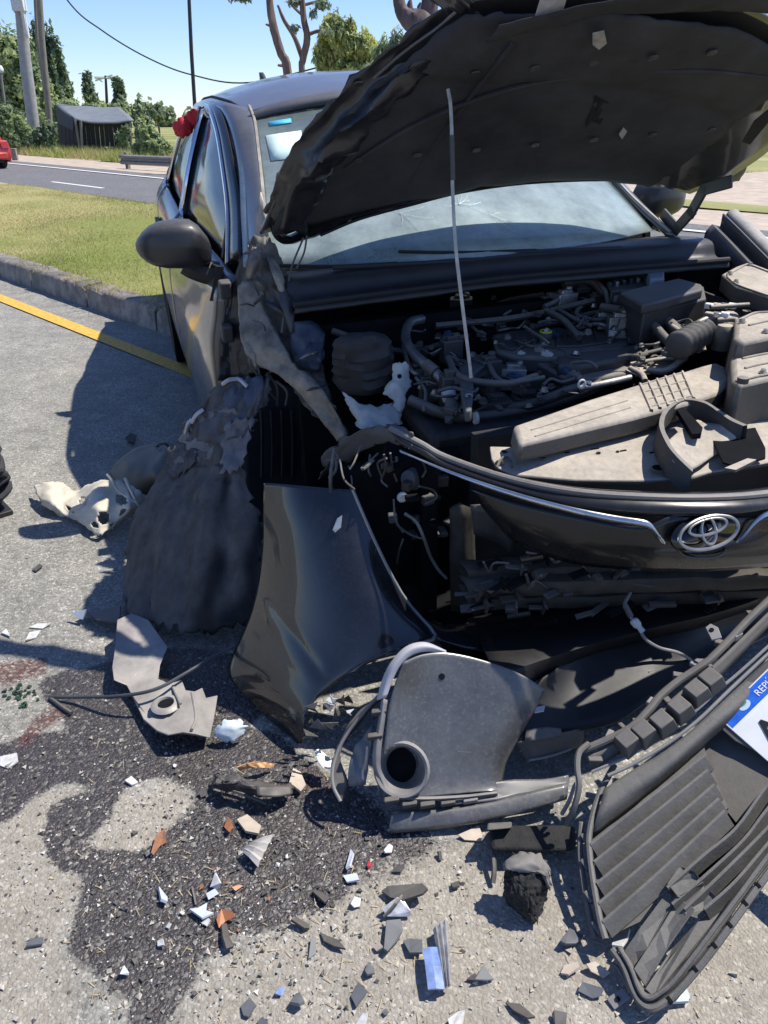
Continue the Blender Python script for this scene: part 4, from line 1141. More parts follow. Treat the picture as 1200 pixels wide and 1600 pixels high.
q = MB(); q.cbox(-.46, .62, -.40, .66, .20, .25); q.build('under_tray', M_void, car)
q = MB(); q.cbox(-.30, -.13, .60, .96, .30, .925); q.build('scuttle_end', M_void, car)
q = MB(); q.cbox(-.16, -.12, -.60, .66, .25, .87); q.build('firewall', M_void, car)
# left inner wing, flange and the wing's top edge in the sun
MB().sheet([[C(x, .66, z) for x in (-.30, 0, .3, .6)] for z in (.25, .6, .86)], 3, 3).build('inner_wing', M_inner, car, thick=.01)
we = [at(x, y, X=X) for x, y, X in ((1138, 330, -.30), (1165, 356, -.20), (1200, 391, -.06), (1255, 445, .12), (1330, 520, .34), (1400, 600, .55))]
MB().sheet([[p + RC @ np.array([0, -.012, -.03]) for p in we], we, [p + RC @ np.array([0, .035, .002]) for p in we], [p + RC @ np.array([0, .07, -.05]) for p in we], [p + RC @ np.array([0, .10, -.25]) for p in we], [p + RC @ np.array([0, .10, -.5]) for p in we]], 4, 3).build('left_wing', mat('dusty_paint', (.03, .03, .03), .5, dust=.9, dustcol=(.42, .40, .37), coat=.3), car, thick=.01)
MB().sheet([[p + RC @ np.array([0, -.014, -.006]) for p in we], [p + RC @ np.array([0, -.020, -.05]) for p in we], [p + RC @ np.array([0, -.07, -.06]) for p in we], [p + RC @ np.array([0, -.08, -.3]) for p in we]], 4, 3).build('wing_flange', M_inner, car, thick=.006)

M_cowl = mat('cowl_plastic', (.012, .012, .013), .45, var=.5, vscale=10, dust=.22, dustcol=(.12, .115, .11), bump=.2, bscale=90)
# cowl and wipers under the windscreen
ys = (-.60, -.40, -.2, 0, .2, .45, .74)
MB().sheet([[C(-.36 + .0 * y, y, .985 - .02 * abs(y)) for y in ys], [C(-.24, y, 1.000 - .02 * abs(y)) for y in ys], [C(-.17, y, .995 - .02 * abs(y)) for y in ys],
            [C(-.145, y, .962 - .02 * abs(y)) for y in ys], [C(-.12, y, .955 - .02 * abs(y)) for y in ys]], 5, 4, .004, 5, 2).build('cowl_panel', M_cowl, car, smooth=50, thick=.006)
MB().sheet([[C(-.13, y, .950 - .02 * abs(y)) for y in ys], [C(-.09, y, .955 - .02 * abs(y)) for y in ys], [C(-.075, y, .945 - .02 * abs(y)) for y in ys], [C(-.077, y, .932 - .02 * abs(y)) for y in ys], [C(-.11, y, .925 - .02 * abs(y)) for y in ys]], 5, 3, .004, 6, 7).build('cowl_edge', M_cowl, car, smooth=50, thick=.006)
MB().tube([C(-.082, y, .958 - .02 * abs(y)) for y in ys], .008, 8, 5).build('cowl_seal', M_seal, car)
for P in ([C(-.175, .42, .985), C(-.195, .15, .995), C(-.215, -.08, 1.004)], [C(-.175, -.06, .992), C(-.195, -.28, .996), C(-.215, -.46, 1.000)]):
    w_ = MB().tube(P, .007, 8, 3).build('wiper_arm', M_trim, car)
    MB().tube([P[1] + UPC * .004, P[2] + UPC * .004, P[2] + (P[2] - P[1]) * .8 + UPC * .012], .005, 6, 4).build('wiper_blade', M_seal, w_)
for i in range(7):
    y = -.50 + i * .17
    MB().lathe(C(-.105, y, .9555 - .02 * abs(y)), UPC, [(.009, 0), (.008, .004), (0, .005)], 12).build('cowl_clip', M_plast, car)
for y0, y1, z0, z1 in ((-.5, -.1, .86, .80), (-.2, .3, .84, .86), (.1, .6, .80, .85)):
    MB().tube([C(-.10, y0, z0), C(-.09, (y0 + y1) / 2, z1 - .02), C(-.10, y1, z1)], .009, 8, 5).build('firewall_pipe', M_rubber, car)
# crease in the cowl on the damaged side and cables dropping from the bonnet corner
for P in ([(474, 372, -.24), (455, 420, -.20), (447, 470, -.15), (440, 520, -.1)], [(480, 365, -.25), (475, 395, -.22), (463, 420, -.19)]):
    MB().tube([H(*p) for p in P], .0028, 6, 4).build('dangling_wire', M_rubber, car)

# crushed right inner wing running down from the pillar
MB().sheet([[H(388, 372, -.30), H(408, 368, -.29), H(432, 385, -.27), H(448, 420, -.24)],
            [H(376, 450, -.28), H(400, 450, -.22), H(428, 470, -.20), H(462, 500, -.17)],
            [H(384, 520, -.24), H(412, 540, -.16), H(448, 545, -.14), H(500, 540, -.12)],
            [H(392, 572, -.20), H(432, 580, -.12), H(468, 575, -.08), H(508, 580, -.06)],
            [H(440, 588, -.13), H(470, 610, -.06), H(495, 612, -.02), H(520, 625, .0)],
            [H(478, 640, -.03), H(498, 655, .02), H(518, 655, .05), H(534, 665, .07)],
            [H(515, 680, .04), H(525, 686, .07), H(533, 688, .09), H(540, 684, .10)]], 9, 8, .018, 15, 4, ragged=.010).build('crushed_apron', M_crush, car, smooth=12, thick=.004)
M_strip = mat('torn_metal', (.20, .175, .14), .55, .2, var=.55, vscale=18, scratch=.7, bump=.4, bscale=40)
sl = [(374, 445, -.26), (376, 505, -.20), (390, 556, -.14), (436, 584, -.06), (468, 612, .0), (504, 655, .06), (530, 688, .11)]
sr = [(394, 436, -.25), (410, 482, -.18), (436, 532, -.10), (462, 574, -.03), (490, 594, .02), (522, 640, .08), (543, 680, .12)]
L_, R_ = [H(*p) for p in sl], [H(*p) for p in sr]
MB().sheet([[p + RC @ np.array([-.012, 0, -.004]) for p in L_], L_, [(p + q_) / 2 + RC @ np.array([.012 * (-1) ** i, 0, .008]) for i, (p, q_) in enumerate(zip(L_, R_))], R_, [p + RC @ np.array([-.02, .004, -.004]) for p in R_]], 8, 4, .005, 26, 3, ragged=.004).build('bent_flange', M_strip, car, smooth=25, thick=.003)
for a, b_, w_ in (((402, 386, -.28), (388, 440, -.25), 8), ((420, 400, -.26), (446, 470, -.16), 6), ((438, 440, -.2), (456, 520, -.10), 7), ((414, 470, -.2), (452, 500, -.13), 5), ((384, 520, -.2), (400, 575, -.12), 6), ((470, 560, -.05), (500, 545, -.08), 6), ((480, 610, .03), (512, 600, .0), 5)):
    p, q_ = H(*a), H(*b_)
    m2 = (p + q_) / 2 + RC @ np.array([.02, 0, .01])
    sd_ = RC[:, 1] * w_ * .0022
    MB().sheet([[p - sd_ * .4, m2 - sd_, q_ - sd_ * .3], [p + sd_ * .2 + RC[:, 0] * .006, m2 + RC[:, 0] * .012, q_ + RC[:, 0] * .004], [p + sd_ * .5, m2 + sd_, q_ + sd_ * .4]], 5, 4, .003, 40, int(w_), ragged=.004).build('torn_strip', [M_strip, M_inner][int(w_) % 2], car, smooth=20, thick=.002)
MB().sheet([[H(356, 470, -.43), H(378, 400, -.42), H(396, 388, -.40)], [H(344, 520, -.44), H(366, 520, -.43), H(392, 500, -.36)], [H(340, 596, -.45), H(372, 590, -.43), H(400, 580, -.33)]], 8, 8, .014, 14, 9).build('hinge_pillar', M_inner, car, smooth=12, thick=.006)
for p in ((352, 452, -.425), (355, 520, -.425)):
    MB().box(H(*p), .05, .035, .05, RC[:, 0], RC[:, 1], UPC).build('door_hinge', M_plast, car, bevel=.006)
MB().sheet([[H(404, 300, -.36), H(420, 372, -.30), H(426, 390, -.28)], [H(394, 372, -.38), H(406, 400, -.31), H(418, 412, -.28)], [H(386, 382, -.38), H(398, 420, -.33), H(408, 440, -.29)]], 5, 5, .008, 18, 2).build('pillar_foot', mat('bared_primer', (.30, .27, .23), .6, var=.5, vscale=22), car, thick=.004)
r = random.Random(3)
for i in range(9):
    p = H(380 + r.uniform(0, 60), 470 + r.uniform(0, 130), -.14 + r.uniform(-.06, .04))
    e = p + RC @ np.array([r.uniform(0, .06), r.uniform(-.05, .04), r.uniform(-.09, .05)])
    MB().tube([p, (p + e) / 2 + RC @ np.array([.02, r.uniform(-.02, .02), .01]), e], r.uniform(.002, .005), 6, 4).build('torn_wire', M_rubber, car)
bl = MB().sheet([[H(458, 505, -.10), H(490, 500, -.10), H(510, 520, -.08)], [H(450, 540, -.10), H(480, 545, -.06), H(505, 550, -.05)], [H(462, 575, -.07), H(480, 580, -.05), H(500, 582, -.04)]], 6, 6, .014, 18, 12)
bl.build('crushed_bracket', mat('blue_inner_paint', (.035, .048, .075), .5, var=.6, vscale=18, scratch=.3), car, smooth=30, thick=.004)
MB().lathe(H(519, 638, .05), RC[:, 0], [(.011, 0), (.011, .006), (.006, .008), (.006, .004), (0, .004)], 12).build('bolt', M_steel, car)

# suspension turret / gaiter
tc = at(567, 560, X=.02)
pr = [(.0, .075), (.045, .072), (.062, .06), (.070, .045), (.066, .036), (.073, .022), (.068, .012), (.075, -.004), (.070, -.014), (.076, -.030), (.071, -.040), (.076, -.060), (.06, -.09)]
sx = MB().lathe([0, 0, 0], [0, 0, 1], [(a, b_) for a, b_ in pr[::-1]], 26)
sx.v = [tuple(tc + RC @ np.array([v[0] * .9 + .02 * mnoise.noise(Vector(v) * 30), v[1] * 1.12, v[2] * .9 + .012 * mnoise.noise(Vector(v) * 22)])) for v in sx.v]
sx.build('suspension_turret', mat('turret_rubber', (.020, .019, .019), .8, var=.4, bump=.5, bscale=80, dust=.35, dustcol=(.13, .11, .10)), car, smooth=50)
# wheel house: ribbed dark liner behind the missing wheel
MB().sheet([[H(385, 590, -.40), H(450, 605, -.38), H(520, 650, -.34), H(560, 690, -.30)], [H(380, 660, -.42), H(440, 670, -.40), H(505, 690, -.37), H(560, 720, -.33)], [H(380, 740, -.44), H(440, 750, -.42), H(505, 755, -.39), H(560, 760, -.36)], [H(385, 860, -.44), H(440, 870, -.42), H(520, 880, -.39), H(600, 890, -.36)]], 6, 5, .005, 6, 2).build('wheel_house', mat('wheel_house_liner', (.012, .016, .024), .75, var=.5, vscale=12), car, thick=.006)
for x in (408, 424, 440, 456, 472):
    MB().tube([H(x, 640, -.385), H(x + 2, 690, -.395), H(x + 1, 745, -.41)], .006, 6, 3).build('liner_rib', mat('liner_rib_dust', (.03, .036, .05), .8, var=.5), car)
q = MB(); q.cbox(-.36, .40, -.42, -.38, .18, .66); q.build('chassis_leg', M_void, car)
MB().tube([at(620, 700, X=.25), at(600, 760, X=.2), at(590, 840, X=.15), at(575, 930, X=.1)], .03, 10, 4).build('drive_shaft', M_void, car)

# engine: block mass, cover, manifold
q = MB(); q.cbox(-.10, .30, -.36, .30, .28, .70); q.build('engine_block', mat('engine_dark', (.03, .03, .031), .6, .3, var=.6, vscale=18, bump=.5, bscale=40), car, bevel=.02)
ecv = slab('engine_cover', [(768, 522), (800, 512), (860, 499), (880, 512), (940, 516), (1006, 503), (1014, 524), (965, 545), (920, 548), (880, 560), (800, 556), (775, 548)], .79, .05, M_dusty2, bevel=.010)
slab('cover_panel', [(775, 528), (800, 519), (842, 509), (846, 522), (838, 536), (800, 545), (780, 541)], .797, .012, M_plast, ecv, .004)
slab('cover_panel', [(868, 522), (905, 522), (960, 518), (960, 532), (905, 540), (868, 540)], .797, .012, M_plast, ecv, .004)
oc = at(852, 529, Z=.80)
MB().lathe(oc, UPC, [(.020, 0), (.020, .016), (.016, .022), (0, .022)], 18).build('oil_cap', M_plast, ecv)
MB().tube([oc + UPC * .020 + RC[:, 0] * .0145 * math.cos(a) + RC[:, 1] * .0145 * math.sin(a) for a in np.linspace(0, 2 * math.pi, 20)[:-1]], .0035, 6, closed=True).build('cap_ring', mat('yellow_plastic', (.55, .55, .04), .5), ecv)
slab('heat_shield', [(838, 566), (862, 556), (885, 562), (905, 573), (950, 562), (1000, 545), (1012, 556), (992, 580), (930, 591), (880, 588)], .775, .03, M_dusty2, bevel=.008)
slab('manifold', [(868, 556), (905, 548), (960, 544), (1010, 532), (1020, 546), (960, 562), (905, 572), (872, 570)], .80, .04, M_plast, bevel=.010)
slab('heat_shield', [(978, 578), (1040, 558), (1058, 572), (1000, 588)], .785, .004, M_dusty, bevel=.001)
r = random.Random(12)
# cluttered coils, connectors and brackets
for (x, y, z, w_, d_, h_, m_) in ((690, 520, .80, .05, .05, .05, M_alu), (705, 548, .80, .06, .03, .06, M_plast), (760, 575, .78, .06, .06, .05, M_plast), (800, 590, .74, .07, .05, .06, M_alu), (835, 600, .72, .05, .05, .04, M_plast),
                                  (700, 610, .76, .04, .05, .08, M_plast), (670, 605, .74, .05, .05, .07, M_plast), (760, 610, .72, .06, .05, .06, M_plast), (880, 470, .86, .07, .05, .05, M_alu), (905, 460, .86, .05, .05, .05, M_plast), (930, 470, .85, .05, .04, .04, M_plast),
                                  (850, 480, .84, .06, .05, .05, M_plast), (965, 510, .82, .06, .05, .06, M_alu), (990, 505, .82, .05, .05, .05, M_plast), (945, 500, .82, .05, .04, .05, M_alu), (1010, 490, .84, .06, .06, .05, M_plast), (740, 500, .80, .08, .05, .05, M_plast),
                                  (800, 500, .80, .07, .04, .04, M_plast), (720, 480, .80, .07, .06, .06, M_plast), (650, 560, .76, .05, .05, .06, M_plast), (820, 640, .66, .08, .06, .08, M_plast), (770, 650, .68, .09, .06, .09, M_plast), (880, 615, .70, .07, .05, .06, M_plast)):
    a = YAW + r.uniform(-.5, .5)
    fx = np.array([math.cos(a), math.sin(a), 0]); fy = np.array([-fx[1], fx[0], 0])
    p = at(x, y, Z=z)
    g = MB().box(p, d_, w_, h_, fx, fy)
    g.box(p + UPC * h_ * .5 + fx * d_ * .1, d_ * .5, w_ * .55, h_ * .4, fx, fy)
    g.lathe(p + fy * w_ * .25 + UPC * h_ * .45, UPC, [(.011, 0), (.011, .018), (.006, .022), (0, .022)], 10)
    g.build('engine_fitting', m_, car, bevel=.004)
for pts, rad, m_ in (
    ([(700, 560), (720, 590), (790, 600), (838, 588)], .010, M_rubber), ([(760, 560), (775, 590), (800, 598), (850, 590)], .007, M_rubber),
    ([(640, 625, .74), (690, 645, .72), (730, 652, .71), (800, 645, .70), (870, 628, .72), (940, 600, .76)], .015, M_rubber),
    ([(780, 640, .70), (830, 632, .72), (885, 612, .75), (905, 606, .76)], .014, M_rubber), ([(905, 607, .765), (940, 600, .775), (985, 590, .78)], .009, M_alu),
    ([(630, 540, .80), (640, 575, .78), (660, 590, .76)], .006, M_alu), ([(852, 485, .85), (880, 500, .84), (905, 528, .82)], .010, M_rubber), ([(868, 482, .85), (900, 500, .84), (925, 510, .83)], .008, M_rubber),
    ([(905, 512, .82), (935, 506, .82), (958, 515, .81)], .006, M_alu), ([(960, 470, .87), (1000, 475, .87), (1040, 500, .85), (1080, 545, .82)], .017, M_rubber), ([(940, 480, .86), (1000, 492, .86), (1040, 530, .83), (1062, 552, .81)], .013, M_rubber),
    ([(1000, 555, .80), (1045, 545, .81), (1058, 552, .81)], .007, M_rubber), ([(985, 570, .79), (1030, 562, .80), (1062, 560, .80), (1085, 545, .82)], .007, M_dusty), ([(1010, 578, .79), (1040, 580, .79), (1070, 560, .80)], .010, M_dusty),
    ([(985, 576, .785), (1002, 585, .79), (1008, 596, .79)], .008, M_dusty), ([(1050, 510, .85), (1075, 528, .84), (1092, 548, .83)], .008, M_dusty), ([(1062, 520, .84), (1080, 512, .85), (1095, 530, .85), (1100, 548, .83)], .006, M_dusty),
    ([(880, 445, .90), (920, 440, .90), (945, 460, .88)], .011, M_rubber), ([(890, 450, .89), (870, 470, .87), (850, 480, .86)], .009, M_rubber), ([(930, 440, .90), (945, 455, .89), (950, 475, .86)], .008, M_rubber),
    ([(1075, 515, .87), (1100, 500, .89), (1122, 495, .89)], .008, M_alu), ([(1110, 480, .91), (1140, 478, .91), (1170, 476, .91)], .006, M_dusty), ([(1120, 500, .89), (1150, 500, .89), (1150, 515, .88)], .007, M_dusty),
    ([(700, 520, .82), (690, 540, .80), (720, 570, .78), (745, 600, .75)], .008, M_rubber), ([(770, 480, .80), (800, 470, .82), (850, 462, .84)], .012, M_rubber), ([(650, 590, .77), (665, 610, .75), (662, 640, .73)], .005, M_alu),
    ([(850, 660, .66), (800, 655, .66), (760, 665, .66), (740, 690, .64)], .012, M_rubber), ([(920, 470, .85), (900, 490, .84), (930, 500, .83), (965, 495, .83)], .007, M_rubber), ([(1000, 530, .81), (1015, 515, .83), (1005, 500, .84), (985, 495, .84)], .006, M_rubber)):
    hose('hose', [(q + (.80,) if len(q) == 2 else q) for q in pts], rad, m_)
# the many small things of the bay: bolts, thin wires, plugs, clamps, moulded ribs
r = random.Random(55)
M_plug = [M_plast, mat('plug_grey', (.16, .165, .17), .6, dust=.3), M_plast, mat('plug_white', (.42, .42, .40), .6), M_rubber, mat('plug_blue', (.04, .07, .13), .6)]
bay = [(640, 500), (760, 470), (880, 440), (1000, 440), (1080, 470), (1070, 540), (1000, 585), (900, 605), (820, 640), (700, 660), (640, 600)]
def bay_pt():
    while True:
        x, y = r.uniform(630, 1090), r.uniform(430, 665)
        if in_poly(np.array([x]), np.array([y]), bay)[0]: return x, y
def bay_z(x, y): return .80 + .0006 * (540 - y) + r.uniform(-.02, .022)
for i in range(70):
    x, y = bay_pt(); p = at(x, y, Z=bay_z(x, y)); rr_ = r.uniform(.005, .010)
    MB().lathe(p, UPC + RC @ np.array([r.uniform(-.3, .3), r.uniform(-.3, .3), 0]), [(rr_ * 1.4, 0), (rr_ * 1.4, .002), (rr_, .002), (rr_, .009), (0, .0095)], 6).build('bolt', [M_steel, M_alu, M_plast][i % 3], car, smooth=20)
for i in range(64):
    x, y = bay_pt(); z = bay_z(x, y) + .012
    a = r.uniform(-.7, .4); L_ = r.uniform(18, 60)
    P = [at(x + math.cos(a) * L_ * k + r.uniform(-7, 7), y + math.sin(a) * L_ * k + r.uniform(-6, 6), Z=z + r.uniform(-.010, .012)) for k in (0, .33, .66, 1)]
    MB().tube(P, r.choice((.0018, .0025, .0032, .0045)), 6, 4).build('wire', [M_rubber, M_plast, M_rubber, M_dusty2][i % 4], car)
for i in range(60):
    x, y = bay_pt(); p = at(x, y, Z=bay_z(x, y) + .004)
    a = YAW + r.uniform(-1, 1); fx = np.array([math.cos(a), math.sin(a), 0]); fy = np.array([-fx[1], fx[0], 0])
    w_ = r.uniform(.010, .024)
    g = MB().box(p, w_ * 1.5, w_, w_ * .8, fx, fy); g.box(p + fx * w_ * .9, w_ * .5, w_ * .7, w_ * .55, fx, fy)
    if i % 2: g.box(p + UPC * w_ * .5, w_ * .6, w_ * .3, w_ * .3, fx, fy)
    g.build('plug', M_plug[i % 6], car, bevel=.0015)
for i in range(9):
    a = at(782 + i * 24, 527 - i * 3.4, Z=.805); b_ = at(790 + i * 24, 545 - i * 2, Z=.802)
    MB().tube([a, b_], .003, 6).build('cover_rib', M_plast, ecv)
for i in range(4):
    p = at(778 + i * 36, 508 - i * 8, Z=.81)
    g = MB().box(p, .05, .030, .030, RC[:, 0], RC[:, 1], UPC); g.box(p + RC[:, 0] * .03, .02, .022, .018, RC[:, 0], RC[:, 1], UPC)
    g.build('ignition_coil', M_plast, car, bevel=.004)
# air conditioning pipe
acp = [(660, 498, .86), (640, 505, .86), (634, 530, .84), (650, 556, .82), (676, 578, .80), (697, 602, .77), (707, 640, .74)]
pp = hose('cooling_pipe', acp, .013, mat('dull_pipe', (.20, .20, .205), .45, .6, var=.3, vscale=30), n=12)
hose('pipe_sleeve', [(664, 569, .812), (680, 582, .797)], .017, M_rubber, pp)
hose('pipe_sleeve', [(701, 612, .765), (703, 624, .755)], .019, mat('white_label', (.6, .6, .58), .7), pp)
hose('pipe_sleeve', [(705, 630, .752), (707, 650, .735)], .018, M_rubber, pp)
for x, y in ((714, 648), (742, 653)):
    p = at(x, y, Z=.712)
    MB().tube([p - RC[:, 1] * .005, p + RC[:, 1] * .005], .0175, 14).build('hose_clip', M_white, car)
# grey mount bracket
slab('mount_bracket', [(716, 572), (745, 562), (772, 556), (774, 566), (752, 574), (742, 582), (740, 600), (737, 640), (727, 642), (721, 610)], .80, .03, mat('bracket_grey', (.085, .085, .085), .6, var=.2), bevel=.005)
MB().tube([at(733, 618, Z=.805) + RC[:, 0] * .008 * math.cos(a) + RC[:, 1] * .008 * math.sin(a) for a in np.linspace(.7, 5.6, 12)], .0022, 6).build('bracket_ring', M_steel, car)
MB().tube([at(909, 600, Z=.80) + RC[:, 1] * .009 * math.cos(a) + UPC * .010 * math.sin(a) for a in np.linspace(0, 6.28, 16)[:-1]], .0028, 6, closed=True).build('lifting_eye', M_white, car)
# fuse box, battery, air box
fb = slab('fuse_box', [(964, 462), (1000, 452), (1062, 437), (1100, 447), (1104, 466), (1030, 484), (1006, 490)], .89, .09, M_plast, bevel=.006, taper=.03)
slab('fuse_box_lid', [(968, 456), (1000, 448), (1060, 434), (1097, 444), (1098, 452), (1030, 470), (1004, 476)], .925, .028, mat('lid_black', (.035, .035, .036), .5, dust=.3), fb, bevel=.006)
slab('battery_tray', [(1000, 500), (1060, 478), (1110, 470), (1128, 492), (1080, 512), (1030, 524)], .80, .04, M_dusty2)
slab('connector_block', [(946, 440), (985, 428), (1035, 425), (1040, 436), (1000, 450), (955, 455)], .90, .05, M_plast, bevel=.004)
for i in range(8):
    p = at(952 + i * 11, 446 - i * 2, Z=.905)
    MB().box(p, .016, .010, .018, RC[:, 0], RC[:, 1], UPC).build('connector', [M_plast, M_alu, M_rubber][i % 3], car, bevel=.002)
slab('washer_cap', [(1008, 416), (1030, 409), (1038, 414), (1038, 434), (1016, 436)], .93, .05, mat('pale_grey_plastic', (.22, .25, .28), .6), bevel=.004)
bt = slab('coolant_tank_lid', [(1128, 428), (1150, 416), (1170, 409), (1205, 422), (1275, 446), (1275, 480), (1205, 464), (1150, 447)], .93, .05, M_dusty, bevel=.006)
ab = slab('air_box', [(1150, 496), (1175, 485), (1205, 483), (1290, 476), (1290, 520), (1205, 524), (1160, 534), (1146, 528)], .905, .12, M_dusty, bevel=.012, taper=.05)
ab2 = slab('air_box_lower', [(1142, 545), (1160, 536), (1205, 528), (1290, 515), (1290, 580), (1205, 588), (1155, 600), (1144, 590)], .865, .14, M_dusty, bevel=.012, taper=.03)
for x, y in ((1166, 492), (1160, 598)):
    MB().lathe(at(x, y, Z=.875), UPC, [(.012, 0), (.012, .012), (0, .014)], 10).build('box_clip', M_dusty2, ab)
for px_, z_ in (([(1156, 500), (1180, 489), (1206, 487), (1285, 480)], .9065), ([(1150, 549), (1166, 540), (1208, 532), (1285, 519)], .8665), ([(1150, 596), (1204, 584), (1285, 575)], .8665), ([(1136, 430), (1154, 420), (1170, 414), (1204, 426)], .9315), ([(1200, 462), (1152, 445), (1136, 432)], .9315), ([(1160, 560), (1200, 552), (1285, 540)], .8665), ([(1164, 575), (1200, 567), (1285, 556)], .8665), ([(1170, 508), (1210, 500), (1285, 494)], .9065)):
    MB().tube([at(x, y, Z=z_) for x, y in px_], .0028, 6, 3).build('moulded_seam', M_dusty, ab)
for x, y, z_ in ((1160, 503, .907), (1196, 519, .907), (1156, 548, .867), (1192, 582, .867), (1140, 428, .932), (1172, 414, .932), (1150, 441, .932)):
    MB().lathe(at(x, y, Z=z_), UPC, [(.009, 0), (.009, .002), (.0055, .002), (.0055, .008), (0, .0085)], 6).build('bolt', M_steel, ab, smooth=20)
for a, b_ in (((830, 672), (980, 626)), ((836, 682), (985, 637))):
    MB().tube([at(*a, Z=dz_), at((a[0] + b_[0]) / 2, (a[1] + b_[1]) / 2, Z=dz_), at(*b_, Z=dz_)] if False else [at(*a, Z=.8152), at(*b_, Z=.8152)], .0022, 6).build('moulded_seam', M_dusty, ab)
P = catmull([at(*p, Z=.845) for p in ((1052, 551), (1078, 537), (1104, 524), (1138, 512))], 10)
P = [p + UPC * .012 for p in P]
hz = MB().tube(catmull(P[2:22], 2), [(.027, .034, .037, .034, .027, .0255)[k % 6] for k in range(39)], 18).build('intake_bellows', M_dusty2, car, smooth=60)
MB().tube(P[20:], .034, 18).build('bellows_cuff', M_dusty, hz)
MB().tube([P[22], P[24]], .037, 18).build('bellows_clamp', M_steel, hz)
MB().lathe(at(1130, 527, Z=.85), UPC, [(.026, -.03), (.026, .02), (.018, .032), (0, .034)], 14).build('resonator', M_dusty, hz)
for i in range(4):
    p = at(1040 + i * 12, 552 - i * 4 + 3 * (i % 2), Z=.83)
    MB().box(p, .020, .016, .014, RC[:, 0], RC[:, 1], UPC).build('sensor_plug', [M_dusty, M_white, M_dusty2][i % 3], car, bevel=.003)
for i in range(7):
    p = at(1108 + (i % 4) * 12, 478 + (i // 4) * 14, Z=.90)
    MB().box(p, .022, .018, .014, RC[:, 0] * .8 + RC[:, 1] * .6, RC[:, 1] * .8 - RC[:, 0] * .6, UPC).build('harness_clip', [M_white, M_dusty, M_steel][i % 3], car, bevel=.003)

# intake duct lying across the front, with its ribbed middle
dz = .815
duct = slab('intake_duct', [(802, 664), (860, 644), (920, 623), (985, 603), (1020, 592), (1060, 582), (1095, 571), (1118, 565), (1136, 573), (1143, 594), (1122, 612), (1085, 625), (1040, 637), (985, 652), (900, 672), (812, 693)], dz, .045, M_dusty, bevel=.010, taper=.02)
for i in range(6):
    t = i / 5
    x, y = 1000 + 66 * t, 600 - 19 * t
    a = at(x, y, Z=dz); b_ = at(x + 18, y + 41, Z=dz); c_ = b_ - UPC * .035 + RC[:, 0] * .003
    MB().tube([a, (a + b_) / 2 + UPC * .001, b_, c_], .0040, 6).build('duct_rib', M_dusty, duct)
for i in range(4):
    t = i / 3
    a = at(1000 + 14 * t, 602 + 34 * t, Z=dz); b_ = at(1068 + 16 * t, 582 + 36 * t, Z=dz)
    MB().tube([a, (a + b_) / 2, b_], .0028, 6).build('duct_rib', M_dusty, duct)

# radiator top cover with the latch bracket
def cover_z(x, y): return .760 - max(0, (y - 725)) * .0009
cpx = [(765, 697), (768, 716), (776, 730), (800, 742), (900, 750), (1000, 751), (1085, 746), (1108, 738), (1200, 722), (1290, 702), (1290, 590), (1200, 600), (1150, 613), (1060, 641), (960, 664), (860, 688), (806, 698)]
cov = slab('radiator_cover', cpx, [cover_z(*p) for p in cpx], .010, M_dusty, bevel=.003)
for x, y, rr_ in ((1029, 731, .013), (788, 706, .006), (780, 722, .007), (1162, 619, .006), (850, 716, .004), (935, 708, .004), (965, 706, .003), (1000, 660, .005), (1017, 672, .003)):
    MB().lathe(at(x, y, Z=cover_z(x, y)) + UPC * .0006, UPC, [(rr_, 0), (rr_ * 1.18, .0012), (rr_ * 1.2, -.003)], 16).build('clip_hole_rim', M_dusty, cov)
    MB().lathe(at(x, y, Z=cover_z(x, y)) + UPC * .0008, UPC, [(rr_, -.002), (rr_, 0)], 16).build('clip_hole', M_void, cov)  # black disc on the surface paints the hole's dark inside
MB().prism([at(x, y, Z=.7612) for x, y in ((933, 672), (945, 668), (950, 678), (938, 683))], .001).build('warning_label', mat('label_orange', (.55, .30, .05), .7, var=.3, vscale=60), cov)
MB().prism([at(x, y, Z=.7612) for x, y in ((946, 668), (976, 658), (980, 668), (951, 678))], .001).build('warning_label', mat('label_pink', (.50, .38, .33), .7, var=.3, vscale=60), cov)
MB().tube([at(x, y, Z=.764) for x, y in ((776, 731), (784, 716), (796, 716), (800, 730))], .003, 6, 4).build('loom_clip', M_rubber, cov)
for i in range(14):
    p = at(820 + i * 22, 707 - (i % 3) * 3, Z=.7605)
    if i % 2: MB().box(p, .003, .010 + .004 * (i % 3), .002, RC[:, 0], RC[:, 1], UPC).build('cover_slot', M_void, cov)
# raised horseshoe bracket over the latch: a thin upright wall round the latch plate
arch = [(1082, 737), (1058, 714), (1041, 692), (1030, 662), (1040, 638), (1068, 622), (1100, 626), (1124, 640), (1146, 654), (1168, 664)]
pa = catmull([at(x, y, Z=z) for (x, y), z in zip(arch, (.775, .795, .808, .815, .817, .818, .818, .815, .812, .808))], 5)
cc_ = at(1095, 680, Z=.80)
inn_ = [p + (cc_ - p) / np.linalg.norm(cc_ - p) * .010 for p in pa]
MB().grid(np.array([[p - UPC * .052 - (cc_ - p) * .06 for p in pa], pa, inn_, [p - UPC * .040 for p in inn_]])).build('latch_surround', M_dusty2, cov, smooth=30)
MB().sheet([[at(1042, 690, Z=.80), at(1070, 668, Z=.79), at(1100, 660, Z=.785), at(1160, 668, Z=.80)], [at(1052, 720, Z=.785), at(1085, 700, Z=.775), at(1110, 690, Z=.775), at(1166, 670, Z=.79)], [at(1075, 738, Z=.762), at(1092, 728, Z=.762), at(1115, 712, Z=.764), at(1150, 690, Z=.77)]], 5, 5).build('latch_plate', M_dusty, cov, thick=.004, smooth=50)
MB().prism([at(x, y, Z=.803) for x, y in ((1058, 640), (1070, 638), (1098, 668), (1096, 677), (1082, 678))], .012).build('latch_slot', M_void, cov)
